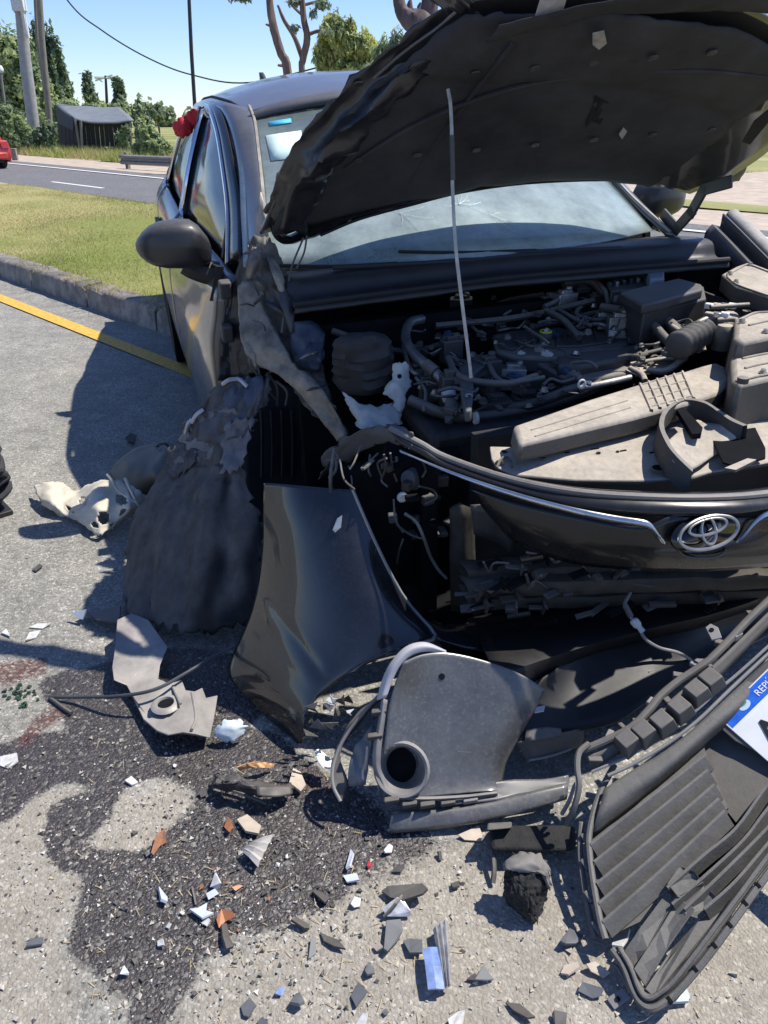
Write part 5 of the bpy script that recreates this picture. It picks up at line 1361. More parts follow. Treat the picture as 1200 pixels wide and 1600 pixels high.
MB().prism([at(x, y, Z=.801) for x, y in ((1071, 656), (1082, 655), (1084, 660), (1074, 661))], .006).build('latch_pin', M_alu, cov)
MB().prism([at(x, y, Z=.776) for x, y in ((1112, 684), (1150, 672), (1180, 668), (1196, 700), (1196, 715), (1150, 728), (1130, 722))], .004).build('latch_recess', M_void, cov)  # flat black sheet paints the dark of the latch opening
MB().prism([at(x, y, Z=.786) for x, y in ((1132, 731), (1168, 716), (1182, 718), (1150, 734))], .006).build('latch_lip', M_dusty, cov)

# cracked white washer bottle
M_bot = leafmat('white_bottle_plastic', (.62, .64, .60), .35)
def wb(rows, nm, seed):
    MB().sheet([[H(*p) for p in r_] for r_ in rows], 6, 6, .006, 24, seed, ragged=.010).build(nm, M_bot, wbt, smooth=60, thick=.002)
wbt = MB().sheet([[H(*p) for p in r_] for r_ in (
    [(534, 614, .10), (560, 624, .13), (588, 632, .14), (614, 626, .13)], [(541, 636, .12), (565, 640, .16), (590, 642, .165), (620, 634, .14)], [(552, 656, .15), (570, 660, .19), (592, 658, .19), (628, 654, .17)], [(562, 668, .20), (576, 668, .215), (600, 668, .21), (628, 662, .19)])], 6, 6, .012, 20, 6, ragged=.008).build('washer_bottle', M_bot, car, smooth=60, thick=.002)
wb(([(614, 570, .10), (626, 566, .10), (639, 568, .10)], [(612, 588, .10), (626, 586, .115), (641, 588, .10)], [(598, 612, .12), (622, 604, .13), (645, 600, .11)], [(612, 626, .13), (626, 622, .14), (636, 614, .13)], [(612, 652, .15), (624, 648, .16), (632, 640, .15)]), 'bottle_neck', 9)
MB().lathe(H(624, 588, .125), RC @ np.array([1, 0, .3]), [(.006, 0), (.006, .002), (0, .002)], 12).build('bottle_hole', M_void, wbt)

# ------------------------------------------------------------------ front: header panel, chrome, badge, what is left behind it
col = [((612, 676), .44), ((660, 700), .50), ((700, 722), .55), ((800, 756), .67), ((900, 776), .77), ((1000, 784), .83), ((1104, 786), .868), ((1200, 780), .875), ((1310, 762), .84)]
topc = [at(x, y, X=X) for (x, y), X in col]
chx = [(618, 694), (662, 714), (700, 733), (800, 766), (900, 792), (1000, 806), (1104, 806), (1200, 796), (1310, 766)]
chp = [at(x, y, X=X + .012) for (x, y), (_, X) in zip(chx, col)]
back = [p + RC @ np.array([-.035, 0, .006]) for p in topc]
hd = MB().sheet([[p + RC @ np.array([-.01, 0, -.03]) for p in back], back, topc, [(p + q_) / 2 + RC @ np.array([.008, 0, 0]) for p, q_ in zip(topc, chp)], chp], 5, 4).build('grille_header', M_gloss, car, smooth=60, thick=.006)
MB().tube([p + RC @ np.array([-.012, 0, .004]) for p in topc], .0085, 10, 5).build('header_lip', mat('worn_lip', (.05, .048, .047), .38, var=.3, dust=.6, dustcol=(.34, .31, .28)), hd)
M_chr2 = mat('dusty_chrome', (.55, .55, .55), .22, .95, var=.15, dust=.25, dustcol=(.4, .38, .35))
cl = [(624, 704, .455), (660, 720, .505), (700, 737, .558), (760, 759, .635), (830, 781, .71), (900, 799, .782), (960, 811, .82), (1000, 817, .845), (1015, 822, .852), (1026, 834, .862), (1036, 848, .868)]
cw = [.0015, .003, .0045, .006, .007, .0075, .008, .008, .008, .006, .002]
P = [at(x, y, X=X + .014) for x, y, X in cl]
MB().sheet([[p + UPC * w_ for p, w_ in zip(P, cw)], [p + RC[:, 0] * .006 for p in P], [p - UPC * w_ for p, w_ in zip(P, cw)]], 3, 3).build('chrome_strip', M_chr2, hd, thick=.004)
P = [at(x, y, X=X + .014) for x, y, X in ((1150, 846, .872), (1162, 834, .872), (1180, 814, .873), (1200, 802, .873), (1240, 792, .866), (1310, 774, .84))]
MB().sheet([[p + UPC * w_ for p, w_ in zip(P, (.002, .005, .007, .008, .008, .008))], [p + RC[:, 0] * .006 for p in P], [p - UPC * w_ for p, w_ in zip(P, (.002, .005, .007, .008, .008, .008))]], 3, 3).build('chrome_strip', M_chr2, hd, thick=.004)
# closed black upper panel
pt = [(735, 765, .61), (800, 784, .68), (900, 806, .785), (1000, 824, .855), (1050, 806, .865), (1104, 806, .872), (1200, 806, .875), (1310, 780, .845)]
pm = [(748, 785, .615), (802, 815, .69), (896, 845, .79), (1000, 860, .86), (1050, 858, .875), (1104, 858, .882), (1200, 848, .88), (1310, 825, .85)]
pb_ = [(765, 808, .62), (806, 848, .68), (890, 880, .77), (1000, 892, .84), (1050, 893, .856), (1104, 893, .862), (1200, 886, .86), (1310, 872, .83)]
MB().sheet([[at(x, y, X=X) for x, y, X in r_] for r_ in (pt, pm, pb_)], 5, 5).build('upper_grille_panel', M_gloss, hd, smooth=70, thick=.006)
def plate_poly(px, X, name, m_, parent, th=.004, bev=.001):
    P = [at(x, y, X=X) for x, y in px]
    n = RC @ np.array([1., 0, .15])
    return MB().prism(P, th, n).build(name, m_, parent, bevel=bev)
# badge: a wide ring holding two crossed ovals
bc = at(1104, 832, X=.893)
by = RC[:, 1] * .996 + UPC * .05; bz = UPC * .86 - RC[:, 0] * .5; bn = np.cross(by, bz); bn /= np.linalg.norm(bn)
if bn @ RC[:, 0] < 0: bn = -bn
MB().add([bc + bn * -.004 + by * .072 * math.cos(a) + bz * .036 * math.sin(a) for a in np.linspace(0, 6.2832, 33)[:-1]], [tuple(range(32))]).build('badge_base', mat('badge_glass', (.006, .006, .006), .12, coat=.5), hd, thick=.008)
bd = MB()
for cx_, cz_, rx_, rz_, w_ in ((0, 0, .064, .030, .0036), (0, .011, .041, .0145, .0030), (0, .003, .0150, .0255, .0030)):
    bd.tube([bc + bn * .007 + by * (cx_ + rx_ * math.cos(a)) + bz * (cz_ + rz_ * math.sin(a)) for a in np.linspace(0, 6.2832, 49)[:-1]], w_, 8, closed=True)
bd.build('badge', mat('badge_chrome', (.34, .34, .34), .3, .9, var=.2, dust=.2), hd)
MB().tube([at(x, y, X=.885) for x, y in ((1058, 858), (1068, 868), (1085, 872), (1115, 871), (1130, 864), (1134, 858))], .0028, 6, 4).build('sensor_trim', M_plast, hd)
MB().prism([at(x, y, X=.878) for x, y in ((1064, 862), (1130, 859), (1126, 868), (1072, 870))], .002, RC[:, 0]).build('sensor_window', M_void, hd)
# shredded right end of the header
r = random.Random(8)
MB().sheet([[at(x, y, X=X) for x, y, X in r_] for r_ in ([(500, 716, .26), (530, 690, .30), (570, 668, .36), (610, 664, .42), (640, 672, .47)], [(505, 735, .27), (535, 704, .31), (575, 684, .37), (612, 678, .44), (640, 690, .48)], [(496, 750, .25), (540, 722, .31), (580, 700, .38), (615, 690, .45), (640, 704, .49)])], 6, 5, .008, 20, 3, ragged=.012).build('shredded_end', M_plast, hd, smooth=30, thick=.004)
for i in range(10):
    p = at(520 + r.uniform(0, 110), 690 + r.uniform(0, 40), X=.38 + r.uniform(-.08, .08))
    e = p + RC @ np.array([r.uniform(-.02, .06), r.uniform(-.06, .03), r.uniform(-.10, .0)])
    MB().tube([p, (p + e) / 2 + RC @ np.array([.02, r.uniform(-.02, .02), 0]), e], r.uniform(.002, .004), 6, 4).build('torn_wire', M_rubber, car)

# radiator pack and front structure in the dark below
q = MB(); q.cbox(.40, .44, -.30, .62, .28, .74); q.build('radiator', mat('radiator_core', (.018, .018, .018), .7, var=.4, vscale=40, stretch=(1, 1, 8)), car)
M_dirty = mat('dirty_structure', (.026, .023, .019), .75, var=.8, vscale=22, dust=.25, dustcol=(.16, .13, .10), bump=.3)
MB().sheet([[at(702, 795, X=.46), at(722, 790, X=.48), at(742, 795, X=.47)], [at(702, 870, X=.46), at(724, 870, X=.485), at(744, 872, X=.47)], [at(704, 955, X=.46), at(726, 958, X=.485), at(750, 955, X=.47)]], 4, 4, .003, 9, 2).build('radiator_support', M_dirty, car, thick=.02)
for y0, y1, x0 in ((886, 905, .60), (908, 930, .63), (932, 950, .60)):
    P0 = [at(x, y0 + (x - 900) * -.03 + 6 * mnoise.noise(Vector((x * .02, y0, 0))), X=x0 + .0004 * (x - 730)) for x in range(730, 1300, 40)]
    P1 = [at(x, y1 + (x - 900) * -.03 + 4 * mnoise.noise(Vector((x * .03, y1, 0))), X=x0 + .0004 * (x - 730)) for x in range(730, 1300, 40)]
    MB().sheet([[p - RC[:, 0] * .05 for p in P0], P0, P1, [p - RC[:, 0] * .05 for p in P1]], 2, 3, .003, 15, 4).build('crash_beam', M_dirty, car, smooth=35, thick=.004)
r = random.Random(21)
for i in range(54):      # brackets, clips and broken ribs of the front structure
    x = r.uniform(722, 1190); y = r.uniform(868, 962) - (x - 900) * .03
    p = at(x, y, X=.64 + .0003 * (x - 730) + r.uniform(-.02, .03))
    a = r.uniform(-.5, .5)
    fx = RC @ np.array([math.sin(a), math.cos(a), r.uniform(-.2, .2)]); fx /= np.linalg.norm(fx); fz = RC @ np.array([.3, 0, 1.]); fy = np.cross(fz, fx); fy /= np.linalg.norm(fy)
    g = MB().box(p, r.uniform(.012, .07), r.uniform(.008, .02), r.uniform(.004, .014), fx, fy, np.cross(fx, fy))
    if i % 3 == 0: g.box(p + fx * .012, .006, .02, .03, fx, fy, np.cross(fx, fy))
    g.build('front_bracket', [M_dirty, M_plast, M_void, M_plast][i % 4], car, bevel=.0015)
for i in range(16):
    x, y = r.uniform(720, 1180), r.uniform(865, 940)
    P = [at(x + k * r.uniform(6, 16), y + r.uniform(-14, 14), X=.67 + r.uniform(0, .03)) for k in range(4)]
    MB().tube(P, r.uniform(.0018, .004), 6, 4).build('front_wire', M_rubber, car)
MB().sheet([[at(740, 835, X=.5), at(780, 850, X=.52), at(800, 870, X=.54)], [at(735, 790, X=.5), at(775, 790, X=.52), at(800, 812, X=.53)]], 4, 4).build('duct_flap', M_plast, car, thick=.004)
# lamp fittings and wires hanging where the headlamp was
MB().lathe(at(628, 776, X=.40), RC[:, 0], [(.013, 0), (.013, .005), (.009, .008), (0, .008)], 14).build('bolt_head', M_white, car)
MB().lathe(at(655, 748, X=.34), RC @ np.array([.4, -.6, .3]), [(.024, -.05), (.028, -.02), (.028, .03), (.02, .05), (0, .05)], 14).build('lamp_motor', mat('grey_motor', (.10, .105, .11), .5), car)
for pts in ([(632, 802), (650, 815), (662, 840), (672, 868), (685, 890), (698, 904)], [(600, 710), (603, 730), (596, 750), (605, 760)], [(610, 708), (614, 735), (620, 752)], [(604, 716), (590, 724), (596, 744)], [(615, 780), (618, 812), (630, 832)], [(620, 820), (640, 835), (660, 842)], [(655, 760), (676, 766), (682, 778), (664, 788)], [(660, 720), (665, 735), (660, 745)], [(630, 842), (624, 860), (620, 880)]):
    MB().tube([at(x, y, X=.46 + .02 * math.sin(x)) for x, y in pts], .0026 if pts[0] != (632, 802) else .004, 6, 4).build('hanging_wire', M_rubber if pts[0] != (632, 802) else mat('grey_wire', (.16, .15, .14), .6), car)
r = random.Random(31)
for i in range(22):
    x, y = 600 + r.uniform(0, 110), 715 + r.uniform(0, 120)
    p = at(x, y, X=.40 + r.uniform(-.06, .06))
    a = r.uniform(0, 3.1)
    fx = RC @ np.array([math.cos(a), math.sin(a), 0]); fy = RC @ np.array([-math.sin(a), math.cos(a), 0])
    MB().box(p, r.uniform(.015, .04), r.uniform(.01, .03), r.uniform(.01, .03), fx, fy).build('loom_connector', [M_plast, M_void, M_plast, M_dirty][i % 4], car, bevel=.003)
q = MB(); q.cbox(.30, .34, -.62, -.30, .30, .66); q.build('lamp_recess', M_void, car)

# ------------------------------------------------------------------ torn pieces lying and leaning in front of the wheel house
def D(px, py, d): return at(px, py, y=d)
M_fend = mat('torn_wing_paint', (.006, .0068, .009), .25, var=.25, dust=.02, dustcol=(.20, .19, .17), coat=.75, scratch=.05, speck=.035, spec=.4, coatrough=.035)
tw_ = [
    [(412, 755, 1.62), (447, 757, 1.575), (483, 760, 1.55), (518, 763, 1.535), (551, 765, 1.53)],
    [(411, 805, 1.60), (450, 806, 1.535), (492, 807, 1.505), (535, 808, 1.49), (572, 815, 1.50)],
    [(410, 855, 1.58), (452, 857, 1.505), (503, 858, 1.465), (556, 862, 1.45), (598, 872, 1.47)],
    [(400, 930, 1.555), (448, 936, 1.455), (510, 938, 1.405), (580, 928, 1.385), (640, 950, 1.42)],
    [(376, 998, 1.52), (430, 1012, 1.42), (500, 1000, 1.36), (590, 985, 1.335), (690, 998, 1.37)],
    [(350, 1048, 1.492), (400, 1074, 1.40), (452, 1076, 1.335), (520, 1052, 1.305), (622, 1010, 1.32)],
    [(382, 1086, 1.42), (420, 1108, 1.36), (462, 1122, 1.29), (482, 1096, 1.295), (540, 1050, 1.315)],
    [(422, 1126, 1.35), (446, 1146, 1.31), (470, 1163, 1.262), (473, 1125, 1.28), (479, 1102, 1.30)]]
Gf = surf([[D(*p) for p in r_] for r_ in tw_], 8, 6)
Nf = normals(Gf)
if np.mean(Nf[..., 1]) > 0: Nf = -Nf
# swage lines pressed into the wing: ridge where two sight lines run on the panel
def ridge(G, N, a, b_, w, h):
    for i in range(G.shape[0]):
        for j in range(G.shape[1]):
            p = G[i, j]; ab = b_ - a; t = np.dot(p - a, ab) / np.dot(ab, ab)
            if -.05 < t < 1.05:
                d_ = np.linalg.norm(p - a - ab * t)
                G[i, j] = p + N[i, j] * h * math.exp(-(d_ / w) ** 2) * min(1, (1.05 - t) * 6, (t + .05) * 6)
Gf = surf([[D(*p) for p in r_] for r_ in tw_], 14, 10); Nf = normals(Gf)
if np.mean(Nf[..., 1]) > 0: Nf = -Nf
for _ in range(80):
    q = Gf.copy()
    q[1:-1, 1:-1] = (Gf[:-2, 1:-1] + Gf[2:, 1:-1] + Gf[1:-1, :-2] + Gf[1:-1, 2:]) / 4
    q[1:-1, 0] = (Gf[:-2, 0] + Gf[2:, 0]) / 2; q[1:-1, -1] = (Gf[:-2, -1] + Gf[2:, -1]) / 2
    if _ < 12: Gf = q
    else: Gf[1:-1, 1:-1] = q[1:-1, 1:-1]
Nf = normals(Gf)
if np.mean(Nf[..., 1]) > 0: Nf = -Nf
ridge(Gf, Nf, D(410, 940, 1.52), D(492, 1072, 1.32), .010, .004)
ridge(Gf, Nf, D(425, 935, 1.50), D(505, 1060, 1.31), .010, -.003)
wing = MB().grid(crumpled(Gf, .0012, 4, 14)).build('torn_wing', M_fend, None, smooth=60, thick=.003)
tag(wing, 'glossy black torn front wing standing upright beside the open wheel house', 'car panel')
MB().tube([Gf[i, -1] for i in range(0, Gf.shape[0] - 20, 3)], .004, 6).build('folded_edge', mat('bare_edge', (.22, .22, .22), .4, .5), wing)
MB().sheet([[D(640, 955, 1.425), D(690, 972, 1.44), D(750, 972, 1.48), D(820, 966, 1.50), D(866, 962, 1.51)], [D(670, 985, 1.39), D(720, 992, 1.40), D(780, 996, 1.43), D(830, 990, 1.46), D(872, 978, 1.48)], [D(690, 1000, 1.37), D(735, 1012, 1.37), D(790, 1020, 1.39), D(840, 1012, 1.42), D(868, 992, 1.46)]], 6, 5, .004, 9, 3).build('wing_flange', M_fend, wing, smooth=60, thick=.004)
MB().prism([D(x, y, d) - np.array([0, .006, 0]) for x, y, d in ((527, 808, 1.49), (535, 803, 1.49), (533, 822, 1.483), (524, 830, 1.483), (520, 826, 1.483))], .001, np.array([0, -1., .3])).build('paint_chip', M_white, wing, smooth=0)

# felt wheel-arch liner, creased
M_liner = mat('arch_liner_felt', (.072, .069, .066), .9, var=.75, vscale=9, bump=.6, bscale=70, dust=.5, dustcol=(.17, .15, .13), spec=.2, stretch=(2.6, 2.6, .35), scratch=.25)
ln = [
    [(345, 600, 2.08), (372, 588, 2.06), (398, 584, 2.03), (419, 588, 2.0)],
    [(300, 640, 2.10), (330, 640, 2.04), (368, 640, 1.97), (402, 640, 1.95)],
    [(272, 690, 2.12), (310, 692, 2.02), (350, 690, 1.95), (384, 680, 1.94)],
    [(258, 722, 2.10), (298, 730, 1.99), (344, 728, 1.91), (378, 720, 1.91)],
    [(228, 770, 2.03), (280, 772, 1.92), (336, 770, 1.85), (392, 772, 1.85)],
    [(200, 830, 1.96), (258, 832, 1.84), (330, 832, 1.77), (408, 832, 1.76)],
    [(191, 900, 1.88), (254, 902, 1.76), (328, 902, 1.70), (411, 895, 1.68)],
    [(190, 965, 1.725), (250, 978, 1.67), (320, 990, 1.61), (394, 965, 1.605)]]
Gl2 = crumpled(surf([[D(*p) for p in r_] for r_ in ln], 16, 10), .005, 22, 21)
_n = normals(Gl2)
for i in range(Gl2.shape[0]):
    for j in range(Gl2.shape[1]):
        u_, v_ = j / (Gl2.shape[1] - 1), i / (Gl2.shape[0] - 1)
        wob = .22 * mnoise.noise(Vector((v_ * 2.3, u_ * 1.5, 2))) + .10 * mnoise.noise(Vector((v_ * 6, u_ * 3, 7)))
        fold = 1 - 2 * abs(mnoise.noise(Vector(((u_ + wob) * 3.1, v_ * .9, 4))))        # uneven creases running down the felt
        tear = abs(mnoise.noise(Vector((u_ * 5, v_ * 7, 9))))
        Gl2[i, j] += _n[i, j] * (.013 * (fold ** 4 - .2) * (.4 + .6 * v_) + (.013 * (1 - 2 * tear) if v_ < .42 else .003 * (1 - 2 * tear)))
Gl2 = raggedge(Gl2, .022, 5)
Nl = normals(Gl2)
if np.mean(Nl[..., 1]) > 0: Nl = -Nl
for (a, b_, w_, h_) in (((330, 720, 1.93), (300, 960, 1.66), .02, .012), ((355, 760, 1.85), (350, 960, 1.62), .02, -.014), ((270, 760, 1.94), (240, 960, 1.70), .018, .010), ((300, 770, 1.90), (285, 960, 1.68), .014, -.010)):
    ridge(Gl2, Nl, D(*a), D(*b_), w_, h_)
for (x, y, d, rr_) in ((320, 740, 1.92, .022), (305, 787, 1.86, .018), (355, 748, 1.88, .014)):
    c = D(x, y, d); q = np.linalg.norm(Gl2 - c, axis=2)
    Gl2 = Gl2 - Nl * (.014 * np.exp(-(q / rr_) ** 2))[..., None]
liner = MB().grid(Gl2).build('arch_liner', M_liner, None, smooth=50, thick=.004)
# soaked streaks of the felt, kept in a point attribute
def photo_px(G):
    q = G.reshape(-1, 3) - np.array([0, 0, CH])
    zc = q @ _fw
    return 600 + CF * (q @ _cx) / zc, 800 - CF * (q @ _cy) / zc
lx, ly = photo_px(Gl2)
lx = lx + 9 * np.array([mnoise.noise(Vector((a * .05, b_ * .02, 1))) for a, b_ in zip(lx, ly)])
wet = np.zeros(Gl2.shape[:2])
for pl_ in ([(316, 905), (330, 870), (350, 850), (356, 880), (340, 920), (338, 960), (380, 930), (384, 860), (400, 810), (414, 815), (414, 930), (396, 990), (300, 1000), (304, 950)], [(350, 740), (358, 735), (352, 800), (340, 860), (330, 870)], [(236, 860), (240, 880), (226, 960), (222, 960)]):
    wet = np.maximum(wet, in_poly(lx, ly, pl_).reshape(wet.shape).astype(float))
for _ in range(3):
    q = np.pad(wet, 1, mode='edge'); wet = (q[:-2, 1:-1] + q[2:, 1:-1] + q[1:-1, :-2] + q[1:-1, 2:] + q[1:-1, 1:-1]) / 5
ca = liner.data.color_attributes.new('wet', 'FLOAT_COLOR', 'POINT')
ca.data.foreach_set('color', np.repeat(wet.ravel()[:, None], 4, 1).ravel())
MLN = M_liner
nt = M_liner.node_tree; b = nt.nodes['Principled BSDF']
at_ = nt.nodes.new('ShaderNodeAttribute'); at_.attribute_name = 'wet'
for sk, dry in (('Base Color', (.006, .006, .007)), ('Roughness', .45)):
    old = b.inputs[sk].links[0].from_socket
    nt.links.new(_mix(nt, at_.outputs['Fac'], old, dry, 'RGBA' if sk == 'Base Color' else 'FLOAT'), b.inputs[sk])
tag(liner, 'tall grey felt wheel arch liner torn out and leaning on the road', 'arch liner')
MB().sheet([[D(350, 597, 2.07), D(375, 588, 2.055), D(410, 590, 2.0)], [D(318, 640, 2.075), D(362, 632, 1.985), D(402, 630, 1.955)], [D(282, 688, 2.10), D(340, 690, 1.955), D(380, 680, 1.93)]], 8, 6, .012, 16, 13, ragged=.014).build('blue_grey_skin', mat('liner_skin', (.05, .06, .085), .55, var=.5, vscale=14, scratch=.35), liner, smooth=40, thick=.002)
def online(G, N, pts, lift):
    out = []
    o = np.array([0, 0, CH])
    for x, y in pts:
        d = D(x, y, 1.) - o; d = d / np.linalg.norm(d)
        Q = G.reshape(-1, 3) - o
        t = Q @ d
        k_ = np.argmin(np.linalg.norm(Q - t[:, None] * d, axis=1))
        out.append(o + d * (t[k_] - lift))
    return out
M_skin2 = mat('liner_skin_grey', (.105, .105, .112), .5, var=.6, vscale=16, scratch=.5, dust=.3)
for k_, (rows, m_) in enumerate((([[(296, 655), (330, 640), (368, 640)], [(275, 690), (322, 684), (372, 676)], [(258, 724), (300, 722), (350, 712)]], 0), ([[(338, 600), (370, 592), (408, 596)], [(322, 628), (365, 622), (404, 622)], [(312, 650), (356, 650), (400, 646)]], 1), ([[(352, 660), (376, 654), (398, 656)], [(346, 700), (370, 696), (386, 690)], [(344, 738), (364, 736), (380, 724)]], 0), ([[(262, 700), (284, 690), (306, 700)], [(258, 722), (282, 716), (300, 724)], [(266, 744), (280, 738), (292, 732)]], 1))):
    MB().sheet([online(Gl2, Nl, r_, .010 + .006 * k_) for r_ in rows], 8, 7, .011, 19, 31 + k_, ragged=.022).build('torn_skin', [M_skin2, M_liner][m_], liner, smooth=18, thick=.002)
for p, q_ in (((348, 600), (372, 592)), ((372, 592), (386, 604)), ((300, 660), (318, 640)), ((290, 676), (300, 655))):
    a, b_ = online(Gl2, Nl, [p, q_], .016)
    MB().tube([a, (a + b_) / 2 + [0, -.01, .008], b_], .006, 6, 3).build('bent_tab', mat('pale_metal', (.42, .43, .45), .5, .3), liner)

# pale metal reinforcement with two holes lying on the road
M_rein = mat('primer_metal', (.30, .28, .255), .55, .15, var=.25, vscale=14, bump=.2, bscale=60)
def zr(x, y): return .045 + .02 * math.sin(x * .05) + (.03 if y < 985 else 0)
rp = [(183, 968), (205, 958), (232, 968), (246, 990), (262, 1010), (250, 1038), (247, 1060), (265, 1068), (284, 1062), (290, 1078), (304, 1080), (316, 1074), (322, 1090), (340, 1086), (336, 1112), (328, 1152), (306, 1146), (285, 1143), (262, 1148), (245, 1142), (224, 1124), (210, 1094), (198, 1070), (178, 1062), (175, 1042), (180, 1010)]
mb = MB().prism([gr(x, y, zr(x, y)) for x, y in rp], .004)
rein = mb.build('wing_reinforcement', M_rein, None, bevel=.002)
tag(rein, 'pale metal reinforcement plate with two round holes below the torn liner', 'metal plate')
for x, y, rr_ in ((206, 1050, .018), (259, 1101, .018)):
    c = gr(x, y, zr(x, y) + .001)
    MB().lathe(c, [0, 0, 1], [(rr_ * 1.9, .0), (rr_ * 1.5, .006), (rr_ * 1.1, .007), (rr_, .001)], 24).build('hole_rim', M_rein, rein)
    MB().lathe(c, [0, 0, 1], [(rr_, -.001), (rr_, .0015)], 20).build('hole', M_void, rein)  # flat black disc paints the shaded opening
for x, y, w_, h_ in ((214, 1008, .010, .006), (225, 1010, .008, .005), (234, 1009, .006, .005), (228, 1028, .010, .014), (200, 1020, .008, .012)):
    MB().box(gr(x, y, zr(x, y) + .0012), w_, h_, .003).build('slot', M_void, rein)
for P in ([(200, 975), (222, 1000), (228, 1040)], [(300, 1082), (306, 1120), (300, 1140)], [(270, 1072), (282, 1100)]):
    MB().tube([gr(x, y, zr(x, y) - .001) for x, y in P], .0035, 8, 5).build('pressed_bead', M_rein, rein)
cb = MB().tube([gr(378, 1002, .10), gr(340, 1022, .09), gr(290, 1052, .085), gr(240, 1078, .07), (gr(180, 1088, .05)), gr(120, 1089, .02), gr(78, 1089, .008)], .0042, 8, 6)
tag(cb.build('torn_cable', mat('cable_grey', (.05, .055, .06), .5, var=.3)), 'dark cable trailing across the pale metal plate onto the road', 'cable')
MB_ = MB().tube([gr(78, 1090, .006), gr(98, 1105, .008), gr(112, 1114, .008)], .005, 6, 3)
tag(MB_.build('plastic_stick', M_plast), 'thin black plastic stick at the loose end of the torn cable', 'debris')

# cream bracket and olive plastic on the road by the liner
M_cream = mat('cream_plastic', (.56, .51, .40), .6, var=.22, vscale=18, dust=.2)
cr = [[(52, 758, .05), (74, 752, .075), (98, 752, .06), (118, 766, .05), (150, 752, .11), (175, 748, .13), (200, 756, .12), (218, 768, .12), (240, 780, .07)],
      [(58, 775, .05), (78, 772, .07), (100, 772, .055), (122, 780, .06), (150, 772, .11), (178, 768, .10), (200, 776, .12), (215, 782, .10), (234, 784, .07)],
      [(68, 792, .03), (84, 790, .05), (102, 788, .045), (124, 796, .06), (150, 792, .10), (178, 790, .09), (196, 793, .10), (208, 795, .09), (222, 792, .06)],
      [(84, 800, .02), (94, 800, .03), (108, 800, .03), (128, 812, .045), (152, 815, .06), (176, 812, .055), (190, 808, .06), (200, 806, .055), (210, 802, .04)],
      [(96, 806, .015), (104, 808, .018), (116, 812, .02), (136, 826, .03), (155, 834, .03), (172, 828, .028), (184, 820, .03), (194, 814, .03), (204, 808, .03)]]
def chole(u, v):
    for a, b_, ra, rb in ((.36, .69, .10, .055), (.70, .55, .12, .045), (.62, .73, .09, .05), (.82, .47, .07, .03), (.15, .80, .09, .03), (.62, .28, .10, .035), (.88, .64, .05, .03), (.30, .40, .10, .02)):
        if ((u - a) / ra) ** 2 + ((v - b_) / rb) ** 2 < 1: return True
    return False
crm = MB().sheet([[gr(x, y, z) for x, y, z in r_] for r_ in cr], 8, 8, .006, 17, 33, holes=chole, ragged=.016).build('cream_bracket', M_cream, None, smooth=40, thick=.004)
tag(crm, 'broken cream coloured plastic bracket full of holes on the asphalt', 'broken bracket')
for P in ([(168, 742, .13), (176, 752, .14), (186, 768, .13), (214, 786, .12)], [(196, 748, .15), (206, 770, .14), (216, 790, .10)], [(84, 796, .02), (96, 806, .015), (108, 802, .03)], [(112, 798, .05), (128, 790, .08), (140, 776, .10)], [(206, 788, .10), (230, 788, .085), (240, 780, .075)]):
    MB().tube([gr(p[0], p[1], p[2] - .012) for p in P], [.006, .005, .004, .002][:len(P)] + [.002] * (len(P) - 4), 8, 4).build('bracket_rib', M_cream, crm)
M_olive = mat('olive_film', (.035, .034, .026), .5, var=.35, vscale=8)
ol = [[(168, 738, .02), (190, 712, .08), (225, 694, .12), (255, 690, .14), (272, 700, .12)], [(178, 752, .03), (205, 728, .10), (236, 714, .14), (262, 710, .16), (284, 715, .14)], [(200, 768, .03), (226, 750, .09), (248, 742, .13), (268, 735, .14), (288, 735, .12)], [(235, 778, .02), (248, 776, .04), (262, 772, .05), (276, 765, .05), (288, 752, .06)]]
tag(MB().sheet([[gr(*p) for p in r_] for r_ in ol], 6, 6, .006, 9, 4, holes=lambda u, v: ((u - .16) / .13) ** 2 + ((v - .80) / .16) ** 2 < 1, ragged=.008).build('olive_shield', M_olive, None, thick=.004), 'dark olive plastic shield with a hole lying behind the cream bracket', 'plastic shield')

# ------------------------------------------------------------------ bumper corner with the fog lamp ring
M_bump = mat('bumper_paint', (.042, .043, .047), .38, var=.6, vscale=14, dust=.38, dustcol=(.24, .235, .225), coat=.9, scratch=.45, speck=.38, coatrough=.20)
M_raw = mat('raw_grey_plastic', (.16, .16, .165), .55, var=.3, dust=.35)
bp_ = [
    [(630, 1034, 1.19), (662, 1022, 1.21), (702, 1020, 1.222), (760, 1033, 1.222), (815, 1054, 1.212), (851, 1077, 1.205)],
    [(612, 1085, 1.165), (655, 1080, 1.182), (710, 1080, 1.19), (765, 1085, 1.19), (808, 1095, 1.186), (836, 1108, 1.19)],
    [(604, 1130, 1.14), (650, 1130, 1.152), (710, 1130, 1.16), (760, 1135, 1.162), (796, 1143, 1.16), (812, 1148, 1.17)],
    [(600, 1168, 1.115), (650, 1170, 1.125), (710, 1174, 1.134), (752, 1178, 1.138), (778, 1186, 1.138), (790, 1190, 1.15)],
    [(596, 1208, 1.095), (650, 1213, 1.10), (710, 1217, 1.11), (756, 1220, 1.115), (774, 1222, 1.118), (783, 1224, 1.13)],
    [(604, 1240, 1.08), (650, 1246, 1.075), (700, 1242, 1.085), (745, 1238, 1.095), (772, 1237, 1.10), (780, 1238, 1.105)]]
fogc = D(628, 1201, 1.105)
Gb = crumpled(surf([[D(*p) for p in r_] for r_ in bp_], 10, 10), .002, 6, 3)
for _ in range(40):
    q = Gb.copy(); q[1:-1, 1:-1] = (Gb[:-2, 1:-1] + Gb[2:, 1:-1] + Gb[1:-1, :-2] + Gb[1:-1, 2:]) / 4; Gb = q
